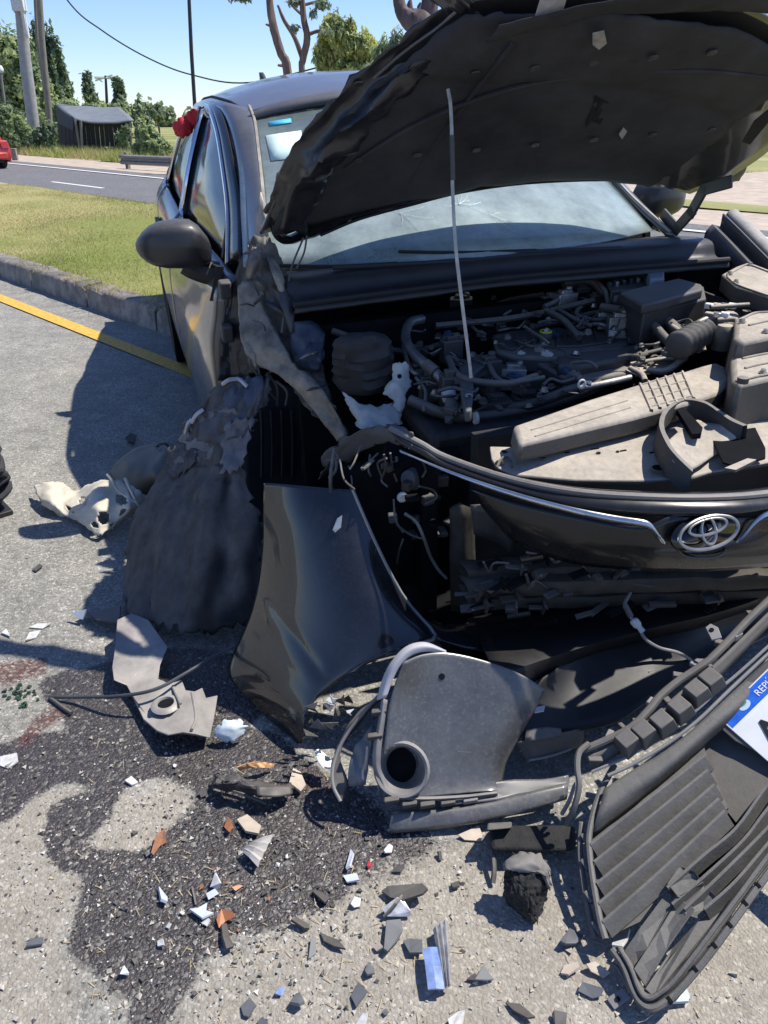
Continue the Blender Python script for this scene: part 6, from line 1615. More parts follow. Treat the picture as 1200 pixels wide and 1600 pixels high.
_d = fogc - np.array([0, 0, CH]); _d /= np.linalg.norm(_d)
_q = Gb.reshape(-1, 3) - np.array([0, 0, CH]); _t = _q @ _d
_k = np.argmin(np.linalg.norm(_q - _t[:, None] * _d, axis=1))
fogc = np.array([0, 0, CH]) + _d * _t[_k]
def fhole(p): return np.linalg.norm(p - fogc) < .046
a, b_ = Gb.shape[:2]
mb = MB().add(Gb.reshape(-1, 3), [(i * b_ + j, i * b_ + j + 1, (i + 1) * b_ + j + 1, (i + 1) * b_ + j) for i in range(a - 1) for j in range(b_ - 1) if not fhole((Gb[i, j] + Gb[i + 1, j + 1]) / 2)])
bc_ = mb.build('bumper_corner', M_bump, None, smooth=60, thick=.0035)
tag(bc_, 'scuffed black bumper corner with a round fog lamp ring lying on the road', 'bumper part')
nb_ = np.cross(Gb[20, 30] - Gb[20, 10], Gb[35, 20] - Gb[20, 20]); nb_ /= np.linalg.norm(nb_)
if nb_[1] > 0: nb_ = -nb_
nfog = nb_ * .8 + np.array([-.25, -.35, .35]); nfog /= np.linalg.norm(nfog)
MB().lathe(fogc + nfog * .004, nfog, [(.054, -.006), (.056, .004), (.052, .012), (.047, .010), (.043, -.004), (.036, -.035), (.030, -.05)], 32, caps=False).build('fog_lamp_ring', M_raw, bc_)
MB().lathe(fogc + nfog * .004 + np.array([-.010, 0, 0]), nfog, [(.036, -.040), (0, -.038)], 24).build('fog_lamp_opening', M_void, bc_)
hp_ = online(Gb, None, [(690, 1057)], .003)[0]
MB().lathe(hp_ + nb_ * .0015, nb_, [(.0065, -.002), (.0065, .001)], 16).build('sensor_hole', M_void, bc_)
MB().sheet([[D(700, 1224, 1.108), D(760, 1224, 1.112), (D(800, 1218, 1.125)), D(850, 1217, 1.13), D(888, 1211, 1.135)], [D(700, 1240, 1.098), D(762, 1236, 1.102), D(805, 1230, 1.11), D(850, 1228, 1.115), D(890, 1222, 1.125)], [D(700, 1256, 1.07), D(770, 1250, 1.08), D(810, 1242, 1.095), D(850, 1234, 1.105), D(888, 1228, 1.115)]], 5, 4).build('lower_arm', M_bump, bc_, smooth=60, thick=.004)
lipb = MB().sheet([[D(616, 1266, 1.068), D(700, 1260, 1.075), D(780, 1248, 1.088), D(840, 1234, 1.10), D(888, 1222, 1.118)], [D(612, 1274, 1.055), D(700, 1268, 1.06), D(780, 1255, 1.075), D(840, 1240, 1.09), D(888, 1230, 1.105)], [D(607, 1301, 1.036), D(700, 1292, 1.044), D(770, 1280, 1.055), D(840, 1262, 1.072), D(886, 1248, 1.092)], [D(614, 1300, 1.048), D(700, 1292, 1.058), D(770, 1280, 1.07), D(840, 1262, 1.086), D(884, 1248, 1.10)]], 5, 4)
lipb.build('lower_lip', M_bump, bc_, smooth=40, thick=.004)
# pale primer edge and flanges
M_prim = mat('primer_edge', (.40, .40, .43), .6, var=.15, dust=.2)
ep = [(588, 1094, 1.165), (597, 1062, 1.182), (610, 1035, 1.195), (634, 1010, 1.212), (664, 1003, 1.226), (697, 1016, 1.23)]
ei = [(604, 1090, 1.16), (614, 1062, 1.174), (626, 1040, 1.186), (644, 1024, 1.20), (668, 1018, 1.212), (697, 1022, 1.222)]
MB().sheet([[D(*p) for p in ep], [(D(*p) + D(*q_)) / 2 + np.array([0, -.006, .006]) for p, q_ in zip(ep, ei)], [D(*p) for p in ei]], 5, 4).build('primer_edge', M_prim, bc_, smooth=60, thick=.003)
fl = [(596, 1090, 1.165), (590, 1130, 1.138), (583, 1170, 1.11), (582, 1198, 1.10), (592, 1222, 1.09), (606, 1244, 1.072), (650, 1252, 1.068), (720, 1249, 1.078), (778, 1242, 1.092)]
fi = [(606, 1094, 1.162), (601, 1130, 1.138), (596, 1170, 1.112), (595, 1198, 1.10), (602, 1216, 1.092), (614, 1236, 1.078), (650, 1244, 1.074), (720, 1242, 1.082), (776, 1236, 1.096)]
MB().sheet([[D(*p) for p in fl], [(D(*p) + D(*q_)) / 2 + np.array([-.001, -.006, .006]) for p, q_ in zip(fl, fi)], [D(*p) for p in fi]], 5, 4).build('flange', M_raw, bc_, smooth=60, thick=.004)
r = random.Random(4)
for x, y, d in ((612, 1250, 1.06), (640, 1256, 1.06), (668, 1257, 1.062), (700, 1254, 1.07), (735, 1250, 1.078), (586, 1150, 1.12), (592, 1112, 1.15)):
    MB().box(D(x, y, d), .030, .012, .010, np.array([1., .2, 0]) / 1.02).build('clip_tab', [M_plast, M_raw][int(x) % 2], bc_, bevel=.002)

# broken headlamp between wing and bumper corner
hl = thing('broken_headlamp', 'smashed headlamp with curved dark housing stuck between wing and bumper corner', 'headlamp', gr(540, 1200))
MB().sheet([[D(600, 1085, 1.20), D(570, 1105, 1.19), D(545, 1130, 1.17)], [D(560, 1130, 1.185), D(535, 1160, 1.16), D(522, 1185, 1.14)], [D(530, 1170, 1.15), D(522, 1205, 1.12), D(520, 1235, 1.095)], [D(545, 1225, 1.11), D(538, 1242, 1.095), D(535, 1255, 1.085)]], 6, 5, .006, 16, 5).build('housing', M_plast, hl, smooth=50, thick=.004)
MB().tube([D(606, 1072, 1.205), D(575, 1105, 1.18), (D(540, 1150, 1.155)), D(522, 1190, 1.125), D(520, 1225, 1.095), D(532, 1252, 1.07)], .0035, 8, 5).build('housing_rim', M_raw, hl)
MB().sheet([[D(585, 1130, 1.155), D(570, 1150, 1.15), D(556, 1165, 1.145)], [D(578, 1180, 1.125), D(560, 1190, 1.125), D(545, 1200, 1.12)], [D(572, 1225, 1.10), D(556, 1228, 1.10), D(545, 1228, 1.105)]], 7, 6, .008, 22, 3).build('lamp_reflector', mat('lamp_grey', (.12, .125, .135), .4, .3, var=.4), hl, smooth=25, thick=.003)
M_lens = mat('clear_shard', (.66, .68, .68), .15, var=.2, spec=.8)
M_amber = mat('amber_plastic', (.36, .14, .055), .35, var=.3)
r = random.Random(9)
for i in range(22):
    x, y = r.uniform(478, 548), r.uniform(1092, 1150)
    p = D(x, y, 1.29 - (y - 1090) * .0016 + r.uniform(-.01, .01))
    a = r.uniform(0, 6.28); s = r.uniform(.010, .024)
    pts = [p + np.array([math.cos(a + k * 2.09) * s * r.uniform(.5, 1.2), r.uniform(-.006, .006), math.sin(a + k * 2.09) * s * r.uniform(.4, 1)]) for k in range(3)]
    pts.insert(2, (pts[1] + pts[2]) / 2 + np.array([r.uniform(-.008, .008), -.004, 0]))
    MB().prism(pts, .002, np.array([0, -1., .4])).build('lens_fragment', [M_lens, M_plast, mat('lamp_grey', (.12, .125, .135), .4), M_plast, M_crush][i % 5], hl, smooth=0)
MB().sheet([[D(492, 1172, 1.21), D(500, 1170, 1.215), D(508, 1178, 1.21)], [D(496, 1186, 1.19), D(508, 1182, 1.20), D(518, 1186, 1.195)], [D(506, 1200, 1.17), D(513, 1200, 1.175), D(518, 1206, 1.165)]], 4, 4, .004, 30, 2).build('white_fragment', M_white, hl, thick=.002)

# ------------------------------------------------------------------ lower grille, torn off and lying face up
GP = plane(gr(1000, 1572, .022), gr(972, 1188, .15), gr(1200, 1022, .30))
gn = GP[1]
def gp(px, py, lift=0.):
    return at(px, py, pl=(GP[0] + gn * lift, gn))
M_gril = mat('grille_plastic', (.038, .038, .038), .50, var=.45, dust=.62, dustcol=(.21, .20, .18), bump=.25, bscale=150, scratch=.25)
gl_ = thing('lower_grille', 'black slatted lower grille torn off with the number plate still on it', 'grille', [*gp(1040, 1380)[:2], 0])
slats = [[(922, 1319), (1010, 1250), (1101, 1180)], [(928, 1346), (1015, 1276), (1106, 1202)], [(932, 1380), (1022, 1306), (1116, 1225)], [(935, 1411), (1026, 1333), (1123, 1247)], [(941, 1440), (1032, 1360), (1132, 1266)],
         [(1042, 1386), (1100, 1335), (1151, 1292), (1200, 1225), (1280, 1130)], [(1050, 1412), (1110, 1360), (1162, 1311), (1200, 1262), (1280, 1165)], [(1069, 1420), (1130, 1362), (1200, 1292), (1280, 1205)], [(1100, 1420), (1150, 1375), (1215, 1300), (1290, 1220)]]
dn = gp(1000, 1420) - gp(950, 1350); dn = dn - gn * np.dot(dn, gn); dn /= np.linalg.norm(dn)   # towards the lower right, across the slats
for i, s_ in enumerate(slats):
    R0 = catmull([gp(x, y, .020) for x, y in s_], 5)
    w_ = .022 if i < 5 else .012
    T_ = [min(1, k / 3, (len(R0) - 1 - k) / 3 + .3) for k in range(len(R0))]
    rows = [[p - dn * .003 - gn * .022 for p in R0], [p - dn * .002 for p in R0], [p + dn * .0025 for p in R0], [p + dn * w_ - gn * .020 for p in R0], [p + dn * w_ * .9 - gn * .026 for p in R0]]
    G = np.array(rows)
    mb = MB().grid(np.concatenate([G, G[:1]], 0))
    mb.add([r_[0] for r_ in rows], [(0, 1, 2, 3, 4)]); mb.add([r_[-1] for r_ in rows], [(4, 3, 2, 1, 0)])
    mb.build('slat', M_gril, gl_, smooth=30)
# back panel pieces below the left slats, near-black sheet painting the gap's shade on the right
MB().prism([gp(x, y, -.004) for x, y in ((918, 1300), (965, 1262), (1098, 1160), (1106, 1185), (1128, 1240), (1138, 1262), (1080, 1320), (1040, 1385), (1000, 1440), (946, 1466), (932, 1420), (920, 1350))], .006, gn).build('backing', M_gril, gl_)
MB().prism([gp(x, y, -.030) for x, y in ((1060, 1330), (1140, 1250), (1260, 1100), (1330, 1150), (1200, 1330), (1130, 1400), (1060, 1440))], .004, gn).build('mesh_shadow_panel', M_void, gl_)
MB().prism([gp(x, y, -.024) for x, y in ((1092, 1166), (1118, 1132), (1160, 1150), (1215, 1185), (1330, 1250), (1330, 1330), (1212, 1226), (1150, 1285), (1132, 1262), (1112, 1215))], .006, gn).build('dark_plate_panel', M_plast, gl_)  # added dark sheet hiding sunlit ground, so the gap looks shaded
brk = [[(972, 1490), (1000, 1450), (1038, 1398), (1052, 1410), (1012, 1482), (992, 1512)], [(990, 1514), (1030, 1452), (1060, 1402), (1086, 1420), (1042, 1484), (1008, 1542)], [(1008, 1545), (1050, 1482), (1090, 1440), (1122, 1412), (1128, 1424), (1064, 1510), (1022, 1558)],
       [(1042, 1380), (1062, 1352), (1085, 1362), (1100, 1380), (1080, 1398), (1060, 1402)], [(1064, 1404), (1100, 1382), (1120, 1400), (1112, 1420), (1090, 1436), (1070, 1428)]]
for i, pl_ in enumerate(brk):
    tl = (.010, .014, .004, .016, .010)[i]
    P = [gp(x, y, tl + .010 * math.sin(k * 2.1 + i)) for k, (x, y) in enumerate(pl_)]
    MB().prism(P, .004, gn).build('broken_panel', M_gril, gl_, smooth=0, bevel=.0015)
def rail_(name, px, r_, lift=.01, m_=None):
    return MB().tube([gp(x, y, lift) for x, y in px], r_, 8, 5).build(name, m_ or M_gril, gl_)
rail_('rim', [(956, 1484), (974, 1510), (988, 1546), (1001, 1568), (1017, 1576), (1036, 1568), (1062, 1546), (1112, 1486), (1160, 1420), (1202, 1362), (1270, 1275)], .006, .012)
rail_('rim', [(968, 1482), (985, 1512), (999, 1548), (1012, 1560), (1030, 1552), (1060, 1524), (1150, 1405), (1202, 1335), (1270, 1250)], .004, .018)
oi = [(962, 1480), (980, 1511), (994, 1547), (1007, 1564), (1024, 1566), (1048, 1550), (1100, 1492), (1156, 1412), (1202, 1350), (1270, 1262)]
ii = [(972, 1478), (990, 1508), (1004, 1540), (1013, 1548), (1028, 1542), (1058, 1514), (1095, 1470), (1146, 1396), (1200, 1318), (1270, 1232)]
MB().sheet([[gp(x, y, .010) for x, y in oi], [(gp(*p, .016) + gp(*q_, .016)) / 2 for p, q_ in zip(oi, ii)], [gp(x, y, .004) for x, y in ii]], 4, 4).build('lower_border', M_gril, gl_, smooth=50, thick=.005)
for x, y in ((1046, 1563), (1086, 1515), (1116, 1478), (1140, 1446), (1164, 1412), (1184, 1384)):
    MB().box(gp(x, y, .014), .010, .007, .008, dn, np.cross(gn, dn), gn).build('rim_slot', M_void, gl_, bevel=.001)
rail_('side_rail', [(908, 1285), (906, 1330), (912, 1382), (921, 1430), (930, 1466)], .0055, .0)
rail_('side_rail', [(960, 1195), (935, 1245), (921, 1300), (922, 1342), (929, 1392), (938, 1440), (946, 1468)], .006, .014)
for x, y in ((914, 1312), (914, 1352), (920, 1402), (932, 1450)):
    MB().box(gp(x, y, .006), .022, .008, .010, dn, np.cross(gn, dn), gn).build('rail_bridge', M_gril, gl_, bevel=.002)
u1 = [(944, 1232), (985, 1205), (1040, 1172), (1090, 1132), (1140, 1085), (1200, 1030), (1290, 950)]
u2 = [(934, 1272), (985, 1236), (1045, 1196), (1098, 1150), (1150, 1106), (1200, 1058), (1290, 980)]
u3 = [(926, 1310), (980, 1268), (1045, 1216), (1098, 1170), (1155, 1122), (1205, 1076), (1290, 1000)]
MB().sheet([[gp(x, y, .030) for x, y in u1], [gp(x, y, .026) for x, y in u2], [gp(x, y, .0) for x, y in u3]], 4, 4, .0015, 10).build('upper_border', M_gril, gl_, smooth=50, thick=.005)
rail_('upper_edge', [(950, 1212), (985, 1196), (1040, 1164), (1090, 1126), (1140, 1078), (1200, 1022), (1290, 940)], .0035, .034, M_raw)
tabm = MB().prism([gp(x, y, -.004) for x, y in ((947, 1560), (972, 1543), (985, 1558), (960, 1578))], .005, gn)
tb = tabm.build('mount_tab', M_raw, gl_, bevel=.001)
MB().lathe(gp(965, 1561, -.003), gn, [(.004, -.001), (.004, .001)], 12).build('tab_hole', M_void, tb)
rail_('torn_strip', [(948, 1502), (965, 1512), (975, 1530), (984, 1548)], .003, .004)
# number plate
PP = plane(gr(1121, 1121, .235), gr(1200, 1044, .315), gr(1200, 1171, .225))
pc = gr(1121, 1121, .235)
ex = at(1200, 1044, pl=PP) - pc; ex /= np.linalg.norm(ex)
ey = at(1200, 1171, pl=PP) - pc; ey = ey - ex * np.dot(ex, ey); ey /= np.linalg.norm(ey)
pn = PP[1]
def pq(u, v, l=0.): return pc + ex * u + ey * v + pn * l
M_plw = mat('plate_white', (.78, .78, .76), .4, var=.06)
M_plb = mat('plate_blue', (.02, .13, .62), .4, var=.2, vscale=50)
plt = MB().prism([pq(0, 0), pq(.40, 0), pq(.40, .13), pq(0, .13)], .0025, pn).build('number_plate', M_plw, gl_, bevel=.001)
MB().prism([pq(.004, .003, .0006), pq(.396, .003, .0006), pq(.396, .032, .0006), pq(.004, .032, .0006)], .0004, pn).build('blue_band', M_plb, plt, smooth=0)
def text(s_, u, v, size, m_, parent, name, lift=.0012):
    cu = bpy.data.curves.new(name, 'FONT'); cu.body = s_; cu.size = size; cu.extrude = .0002; cu.resolution_u = 3
    tmp = bpy.data.objects.new(name, cu); COL.objects.link(tmp)
    bpy.context.view_layer.update()
    me = bpy.data.meshes.new_from_object(tmp)
    COL.objects.unlink(tmp); bpy.data.objects.remove(tmp)
    base = root_loc(parent)
    for vv in me.vertices:
        c = vv.co
        p = pq(u + c.x, v - c.y, lift + c.z) - base
        vv.co = p
    me.materials.clear(); me.materials.append(m_)
    o = bpy.data.objects.new(name, me); COL.objects.link(o); o.parent = parent
    return o
text('REPÚBLICA ARGENTINA', .082, .0245, .0185, M_plw, plt, 'country_name')
text('A', .018, .118, .092, mat('plate_black', (.01, .01, .01), .5), plt, 'plate_letter')
MB().add([pq(.052 + .013 * math.cos(a), .018 + .008 * math.sin(a), .0012) for a in np.linspace(0, 6.28, 17)[:-1]], [tuple(range(16))]).build('bloc_emblem', mat('plate_pale', (.45, .60, .72), .5), plt, smooth=0)
MB().add([pq(.052 + .009 * math.cos(a), .014 + .004 * math.sin(a), .0014) for a in np.linspace(0, 6.28, 13)[:-1]], [tuple(range(12))]).build('bloc_emblem', mat('plate_green', (.08, .25, .15), .5), plt, smooth=0)
q = MB().prism([pq(.012, .13, -.003), pq(.40, .13, -.003), pq(.40, -.012, -.003), pq(-.012, -.012, -.003), pq(-.012, .05, -.003)], .012, pn)
q.build('plate_holder', M_plast, gl_, bevel=.002)
MB().prism([pq(-.01, .02, -.02), pq(.05, .20, -.03), pq(.40, .20, -.03), pq(.40, .0, -.02)], .006, pn).build('dark_plate_panel', M_plast, gl_)

# bumper bracket strip with its row of boxes, above the grille
br = thing('bumper_bracket', 'dusty black bracket strip with a row of square cups behind the grille', 'bracket', [*gp(1050, 1100)[:2], 0])
M_brk = mat('bracket_plastic', (.055, .054, .052), .65, var=.3, dust=.6, dustcol=(.22, .20, .18))
MB().tube([gp(x, y, .055) for x, y in ((912, 1172), (945, 1158), (985, 1138), (1012, 1112), (1032, 1088), (1058, 1066), (1085, 1048), (1110, 1030), (1140, 1000), (1170, 968), (1210, 930), (1290, 850))], .008, 10, 6).build('tube', M_brk, br)
b1 = [(925, 1205), (960, 1182), (1010, 1150), (1060, 1110), (1100, 1078), (1130, 1052), (1200, 980), (1290, 890)]
b2 = [(918, 1182), (955, 1162), (1003, 1132), (1050, 1092), (1090, 1058), (1120, 1034), (1195, 962), (1290, 870)]
MB().sheet([[gp(x, y, .030) for x, y in b1], [gp(x, y, .048) for x, y in b2]], 4, 3, .003, 14).build('ledge', M_brk, br, smooth=40, thick=.004)
MB().tube([gp(x, y, .040) for x, y in ((925, 1206), (985, 1180), (1040, 1146), (1090, 1108), (1122, 1078), (1150, 1055), (1200, 1010), (1290, 925))], .003, 6, 5).build('edge_bead', M_raw, br)
for x, y in ((980, 1158), (1006, 1144), (1034, 1128), (1062, 1106), (1088, 1080), (1110, 1062)):
    c = gp(x, y, .058)
    fx = gp(1100, 1060) - gp(1000, 1140); fx /= np.linalg.norm(fx); fy = np.cross(gn, fx)
    MB().hexa([c + fx * a * k_ + fy * b_ * k_ + gn * h_ for h_, k_ in ((-.02, .021), (.014, .016)) for a, b_ in ((-1, -1), (1, -1), (1, 1), (-1, 1))]).build('cup', M_brk, br, bevel=.002)
tm = MB().prism([at(x, y, pl=(GP[0] + gn * .09, gn)) for x, y in ((1102, 980), (1110, 974), (1122, 980), (1128, 996), (1112, 1000))], .004, gn).build('eyelet', M_raw, br, bevel=.001)
MB().lathe(at(1112, 984, pl=(GP[0] + gn * .091, gn)), gn, [(.0045, -.002), (.0045, .001)], 12).build('eyelet_hole', M_void, tm)
r = random.Random(6)
for i in range(12):
    x = 930 + i * 22; y = 1180 - i * 19 + r.uniform(-12, 12)
    c = gp(x, y, .05)
    MB().box(c, r.uniform(.012, .03), r.uniform(.008, .016), r.uniform(.006, .014), np.array([math.cos(i), math.sin(i), 0]), np.array([-math.sin(i), math.cos(i), 0])).build('clip', [M_brk, M_raw, M_plast][i % 3], br, bevel=.002)
cw_ = MB().tube([gp(886, 1288, .02), gp(897, 1262, .05), gp(905, 1228, .07), gp(902, 1200, .075), gp(905, 1176, .075), gp(920, 1162, .07)], .006, 8, 5)
cw_.build('torn_strap', M_brk, br)
MB().tube([gp(878, 1272, .01), gp(890, 1250, .04), gp(898, 1228, .055), gp(908, 1215, .05)], .004, 8, 5).build('torn_strap', M_raw, br)
# fog-lamp lead with its white plug, hanging from the front structure
wl = [at(992, 905, X=.70), at(985, 925, X=.72), at(976, 945, X=.74), at(984, 962, X=.76), at(997, 978, X=.78), at(1008, 998, X=.80), at(1030, 1012, X=.81), at(1060, 1020, X=.82), at(1082, 1034, X=.82), at(1090, 1050, X=.80)]
wr_ = MB().tube(wl, .0038, 8, 6).build('lamp_lead', mat('grey_lead', (.20, .20, .20), .5), car)
d_ = wl[4] - wl[3]; d_ /= np.linalg.norm(d_)
MB().lathe(wl[4] - d_ * .006, d_, [(.007, -.012), (.010, -.008), (.010, .004), (.006, .010), (.007, .022)], 12).build('lamp_plug', M_white, wr_)
MB().tube([wl[2], wl[3] + d_ * .004], .007, 8).build('plug_boot', M_rubber, wr_)
# undertray of the front, black sheets under the header
ut = thing('splash_shield', 'shiny black splash shield hanging under the torn front', 'splash shield', gr(960, 1080))
MB().sheet([[gr(850, 1060, .20), gr(920, 1010, .20), gr(1020, 985, .21), gr(1120, 960, .23), gr(1260, 900, .26)], [gr(820, 1105, .16), gr(900, 1078, .155), gr(1000, 1050, .17), gr(1090, 1010, .18), gr(1250, 930, .2)], [gr(808, 1160, .12), (gr(880, 1145, .115)), gr(960, 1128, .13), gr(1030, 1085, .15), gr(1230, 975, .18)]], 5, 4, .003, 5, 2).build('shield', mat('tray_black', (.010, .0105, .011), .45, var=.5, dust=.10, dustcol=(.12, .11, .10), spec=.35), ut, smooth=60, thick=.004)
MB().sheet([[at(730, 965, X=.50), at(850, 955, X=.53), at(1000, 930, X=.56), at(1150, 905, X=.58), at(1310, 880, X=.58)], [gr(770, 1040, .24), gr(880, 1010, .24), gr(1010, 975, .25), gr(1140, 945, .27), gr(1300, 890, .30)], [gr(800, 1085, .19), gr(910, 1030, .19), gr(1020, 1000, .20), gr(1130, 970, .22), gr(1290, 905, .25)]], 5, 4, .004, 7, 6).build('dark_filler_sheet', MATS['tray_black'], ut, smooth=60, thick=.004)  # added black sheet that keeps the space under the header dark
MB().sheet([[gr(808, 1160, .122), gr(880, 1145, .118), gr(912, 1138, .118)], [gr(815, 1174, .10), gr(885, 1158, .10), gr(912, 1150, .10)], [gr(824, 1190, .075), gr(885, 1174, .075), gr(910, 1164, .075)]], 4, 4).build('shield_front', M_brk, ut, smooth=50, thick=.004)
MB().tube([gr(826, 1188, .078), gr(860, 1181, .078), gr(892, 1170, .078)], .003, 6, 3).build('shield_edge', M_raw, ut)
MB().sheet([[gr(822, 1140, .14), gr(850, 1136, .145), gr(876, 1138, .14)], [gr(820, 1158, .128), gr(850, 1156, .13), gr(880, 1150, .128)]], 4, 4).build('shield_pad', M_brk, ut, thick=.006)
MB().prism([gr(x, y, .165) for x, y in ((832, 1106), (852, 1102), (850, 1110), (836, 1113))], .003).build('paint_flake', M_white, ut, smooth=0)
MB().prism([gr(x, y, .17) for x, y in ((1008, 1040), (1030, 1032), (1036, 1040), (1014, 1050))], .004).build('shield_clip', M_raw, ut)

# red ribbon tied to the rear pillar of the car, seen above the door glass
M_rib = mat('red_cloth', (.46, .02, .03), .8, var=.3, vscale=30)
rb_ = thing('red_cloth', 'bright red rag tied round the top of the rear door frame', 'cloth', H(290, 200, -1.85))
MB().sheet([[H(273, 192, -1.90), H(276, 206, -1.90), H(286, 214, -1.90)], [H(280, 188, -1.86), H(286, 198, -1.84), H(293, 208, -1.86)], [H(290, 183, -1.86), H(297, 190, -1.84), H(300, 202, -1.86)], [H(298, 175, -1.84), H(305, 181, -1.82), H(308, 190, -1.84)], [H(304, 168, -1.82), H(309, 172, -1.82), H(311, 180, -1.82)]], 6, 6, .012, 30, 3, ragged=.006).build('knot', M_rib, rb_, smooth=60, thick=.006)
MB().sheet([[H(275, 195, -1.88), H(278, 208, -1.88)], [H(284, 192, -1.84), H(288, 212, -1.85)], [H(292, 188, -1.84), H(298, 206, -1.85)]], 6, 5, .014, 34, 8).build('loose_end', M_rib, rb_, smooth=60, thick=.005)

# ------------------------------------------------------------------ scattered debris, each piece its own thing
M_sh_b = mat('shard_black', (.022, .022, .024), .45, var=.3, dust=.3)
M_sh_g = mat('shard_grey', (.10, .105, .115), .55, var=.3)
M_sh_w = mat('shard_white', (.50, .50, .485), .55, var=.3, vscale=60)
M_sh_c = mat('shard_clear', (.50, .54, .60), .15, var=.2, spec=.8)
M_sh_bl = mat('shard_blue', (.17, .24, .45), .25, var=.4, vscale=30, coat=.8)
M_sh_s = mat('shard_silver', (.42, .43, .45), .35, .5, var=.4, vscale=40, stretch=(1, 1, 1))
M_sh_beige = mat('shard_beige', (.42, .36, .29), .75, var=.25)
M_sh_brown = mat('leaf_brown', (.22, .10, .055), .8, var=.4, vscale=60)
NB = 'broken pieces scattered on the asphalt'
def shard(px, z0, m_, name, label, cat='debris', th=.003, tilt=0., group=NB, bevel=0., seed=0, parent=None):
    n = len(px)
    P = []
    for i, (x, y) in enumerate(px):
        P.append(gr(x, y, z0 + tilt * (.5 + .5 * math.sin(i * 6.28 / n + seed))))
    o = MB().prism(P, th).build(name, m_, parent, bevel=bevel, smooth=0)
    if parent is None: tag(o, label, cat, group)
    return o
def ridged(px_a, px_b, z, h, m_, name, label, n=5, th=.004):
    """corrugated strip between two photo edges"""
    A = [gr(*px_a[0]), gr(*px_a[1])]; B = [gr(*px_b[0]), gr(*px_b[1])]
    rows = []
    for i in range(2 * n + 1):
        t = i / (2 * n)
        rows.append([A[0] + (B[0] - A[0]) * t + [0, 0, z + h * (i % 2)], (A[0] + A[1]) / 2 * (1 - t) + (B[0] + B[1]) / 2 * t + [0, 0, z + h * (i % 2) + .004], A[1] + (B[1] - A[1]) * t + [0, 0, z + h * (i % 2)]])
    o = MB().grid(np.array(rows)).build(name, m_, None, smooth=0, thick=th)
    return tag(o, label, 'debris', NB)
ridged(((378, 1340), (404, 1366)), ((400, 1326), (430, 1314)), .02, .006, mat('ribbed_pale', (.40, .38, .35), .6, var=.2), 'ribbed_fragment', 'pale grey ribbed plastic fragment standing in the oil stain', 4)
sb = ridged(((660, 1496), (668, 1560)), ((684, 1494), (694, 1560)), .025, .002, M_sh_bl, 'blue_strip', 'shiny blue strip leaning on the silver strip, lower centre of the road', 1)
ridged(((676, 1464), (692, 1556)), ((698, 1450), (704, 1552)), .02, .007, M_sh_s, 'silver_strip', 'silver striped plastic strip lying against the blue strip', 3)
# torn black plastic lump and amber scraps left of the headlamp
lump = MB().sheet([[gr(332, 1210, .03), gr(352, 1212, .055), gr(372, 1205, .07), gr(395, 1216, .05), gr(455, 1222, .03)], [gr(328, 1226, .02), gr(352, 1226, .06), gr(376, 1224, .06), gr(408, 1230, .055), gr(456, 1232, .035)], [gr(332, 1232, .01), gr(368, 1240, .025), gr(392, 1248, .02), gr(420, 1246, .03), gr(455, 1244, .01)]], 6, 6, .010, 24, 5, ragged=.008).build('black_lump', M_sh_b, None, smooth=25, thick=.004)
tag(lump, 'folded black plastic lump lying in the oily patch left of the headlamp', 'debris', NB)
MB().tube([gr(330, 1228, .012), gr(372, 1238, .012), gr(418, 1256, .010)], .004, 6, 3).build('bead', M_plast, lump)
MB().sheet([[gr(400, 1228, .055), gr(430, 1226, .05), gr(458, 1228, .035)], [gr(402, 1242, .05), gr(432, 1244, .045), gr(458, 1240, .03)]], 5, 5, .003, 20).build('flap', M_sh_b, lump, thick=.003)
pl2 = MB().sheet([[gr(333, 1142, .04), gr(352, 1126, .06), gr(372, 1122, .06)], [gr(336, 1152, .03), (gr(358, 1140, .05)), gr(386, 1136, .045)], [gr(346, 1160, .012), gr(364, 1160, .02), gr(384, 1148, .025)]], 7, 7, .006, 26, 3, ragged=.008).build('white_scrap', mat('white_scrap', (.52, .60, .64), .5, var=.2), None, smooth=30, thick=.003)
tag(pl2, 'crumpled bluish white plastic scrap beside the pale metal plate', 'debris', NB)
tag(MB().sheet([[gr(370, 1200, .03), gr(392, 1192, .04), gr(414, 1190, .035), gr(430, 1194, .02)], [gr(374, 1206, .02), gr(394, 1200, .03), gr(412, 1199, .03), gr(428, 1200, .015)]], 5, 5, .006, 40, 7).build('amber_scrap', mat('amber_pale', (.55, .30, .13), .5, var=.4, vscale=50), None, smooth=0, thick=.003), 'thin amber plastic scrap just above the folded black lump', 'debris', NB)
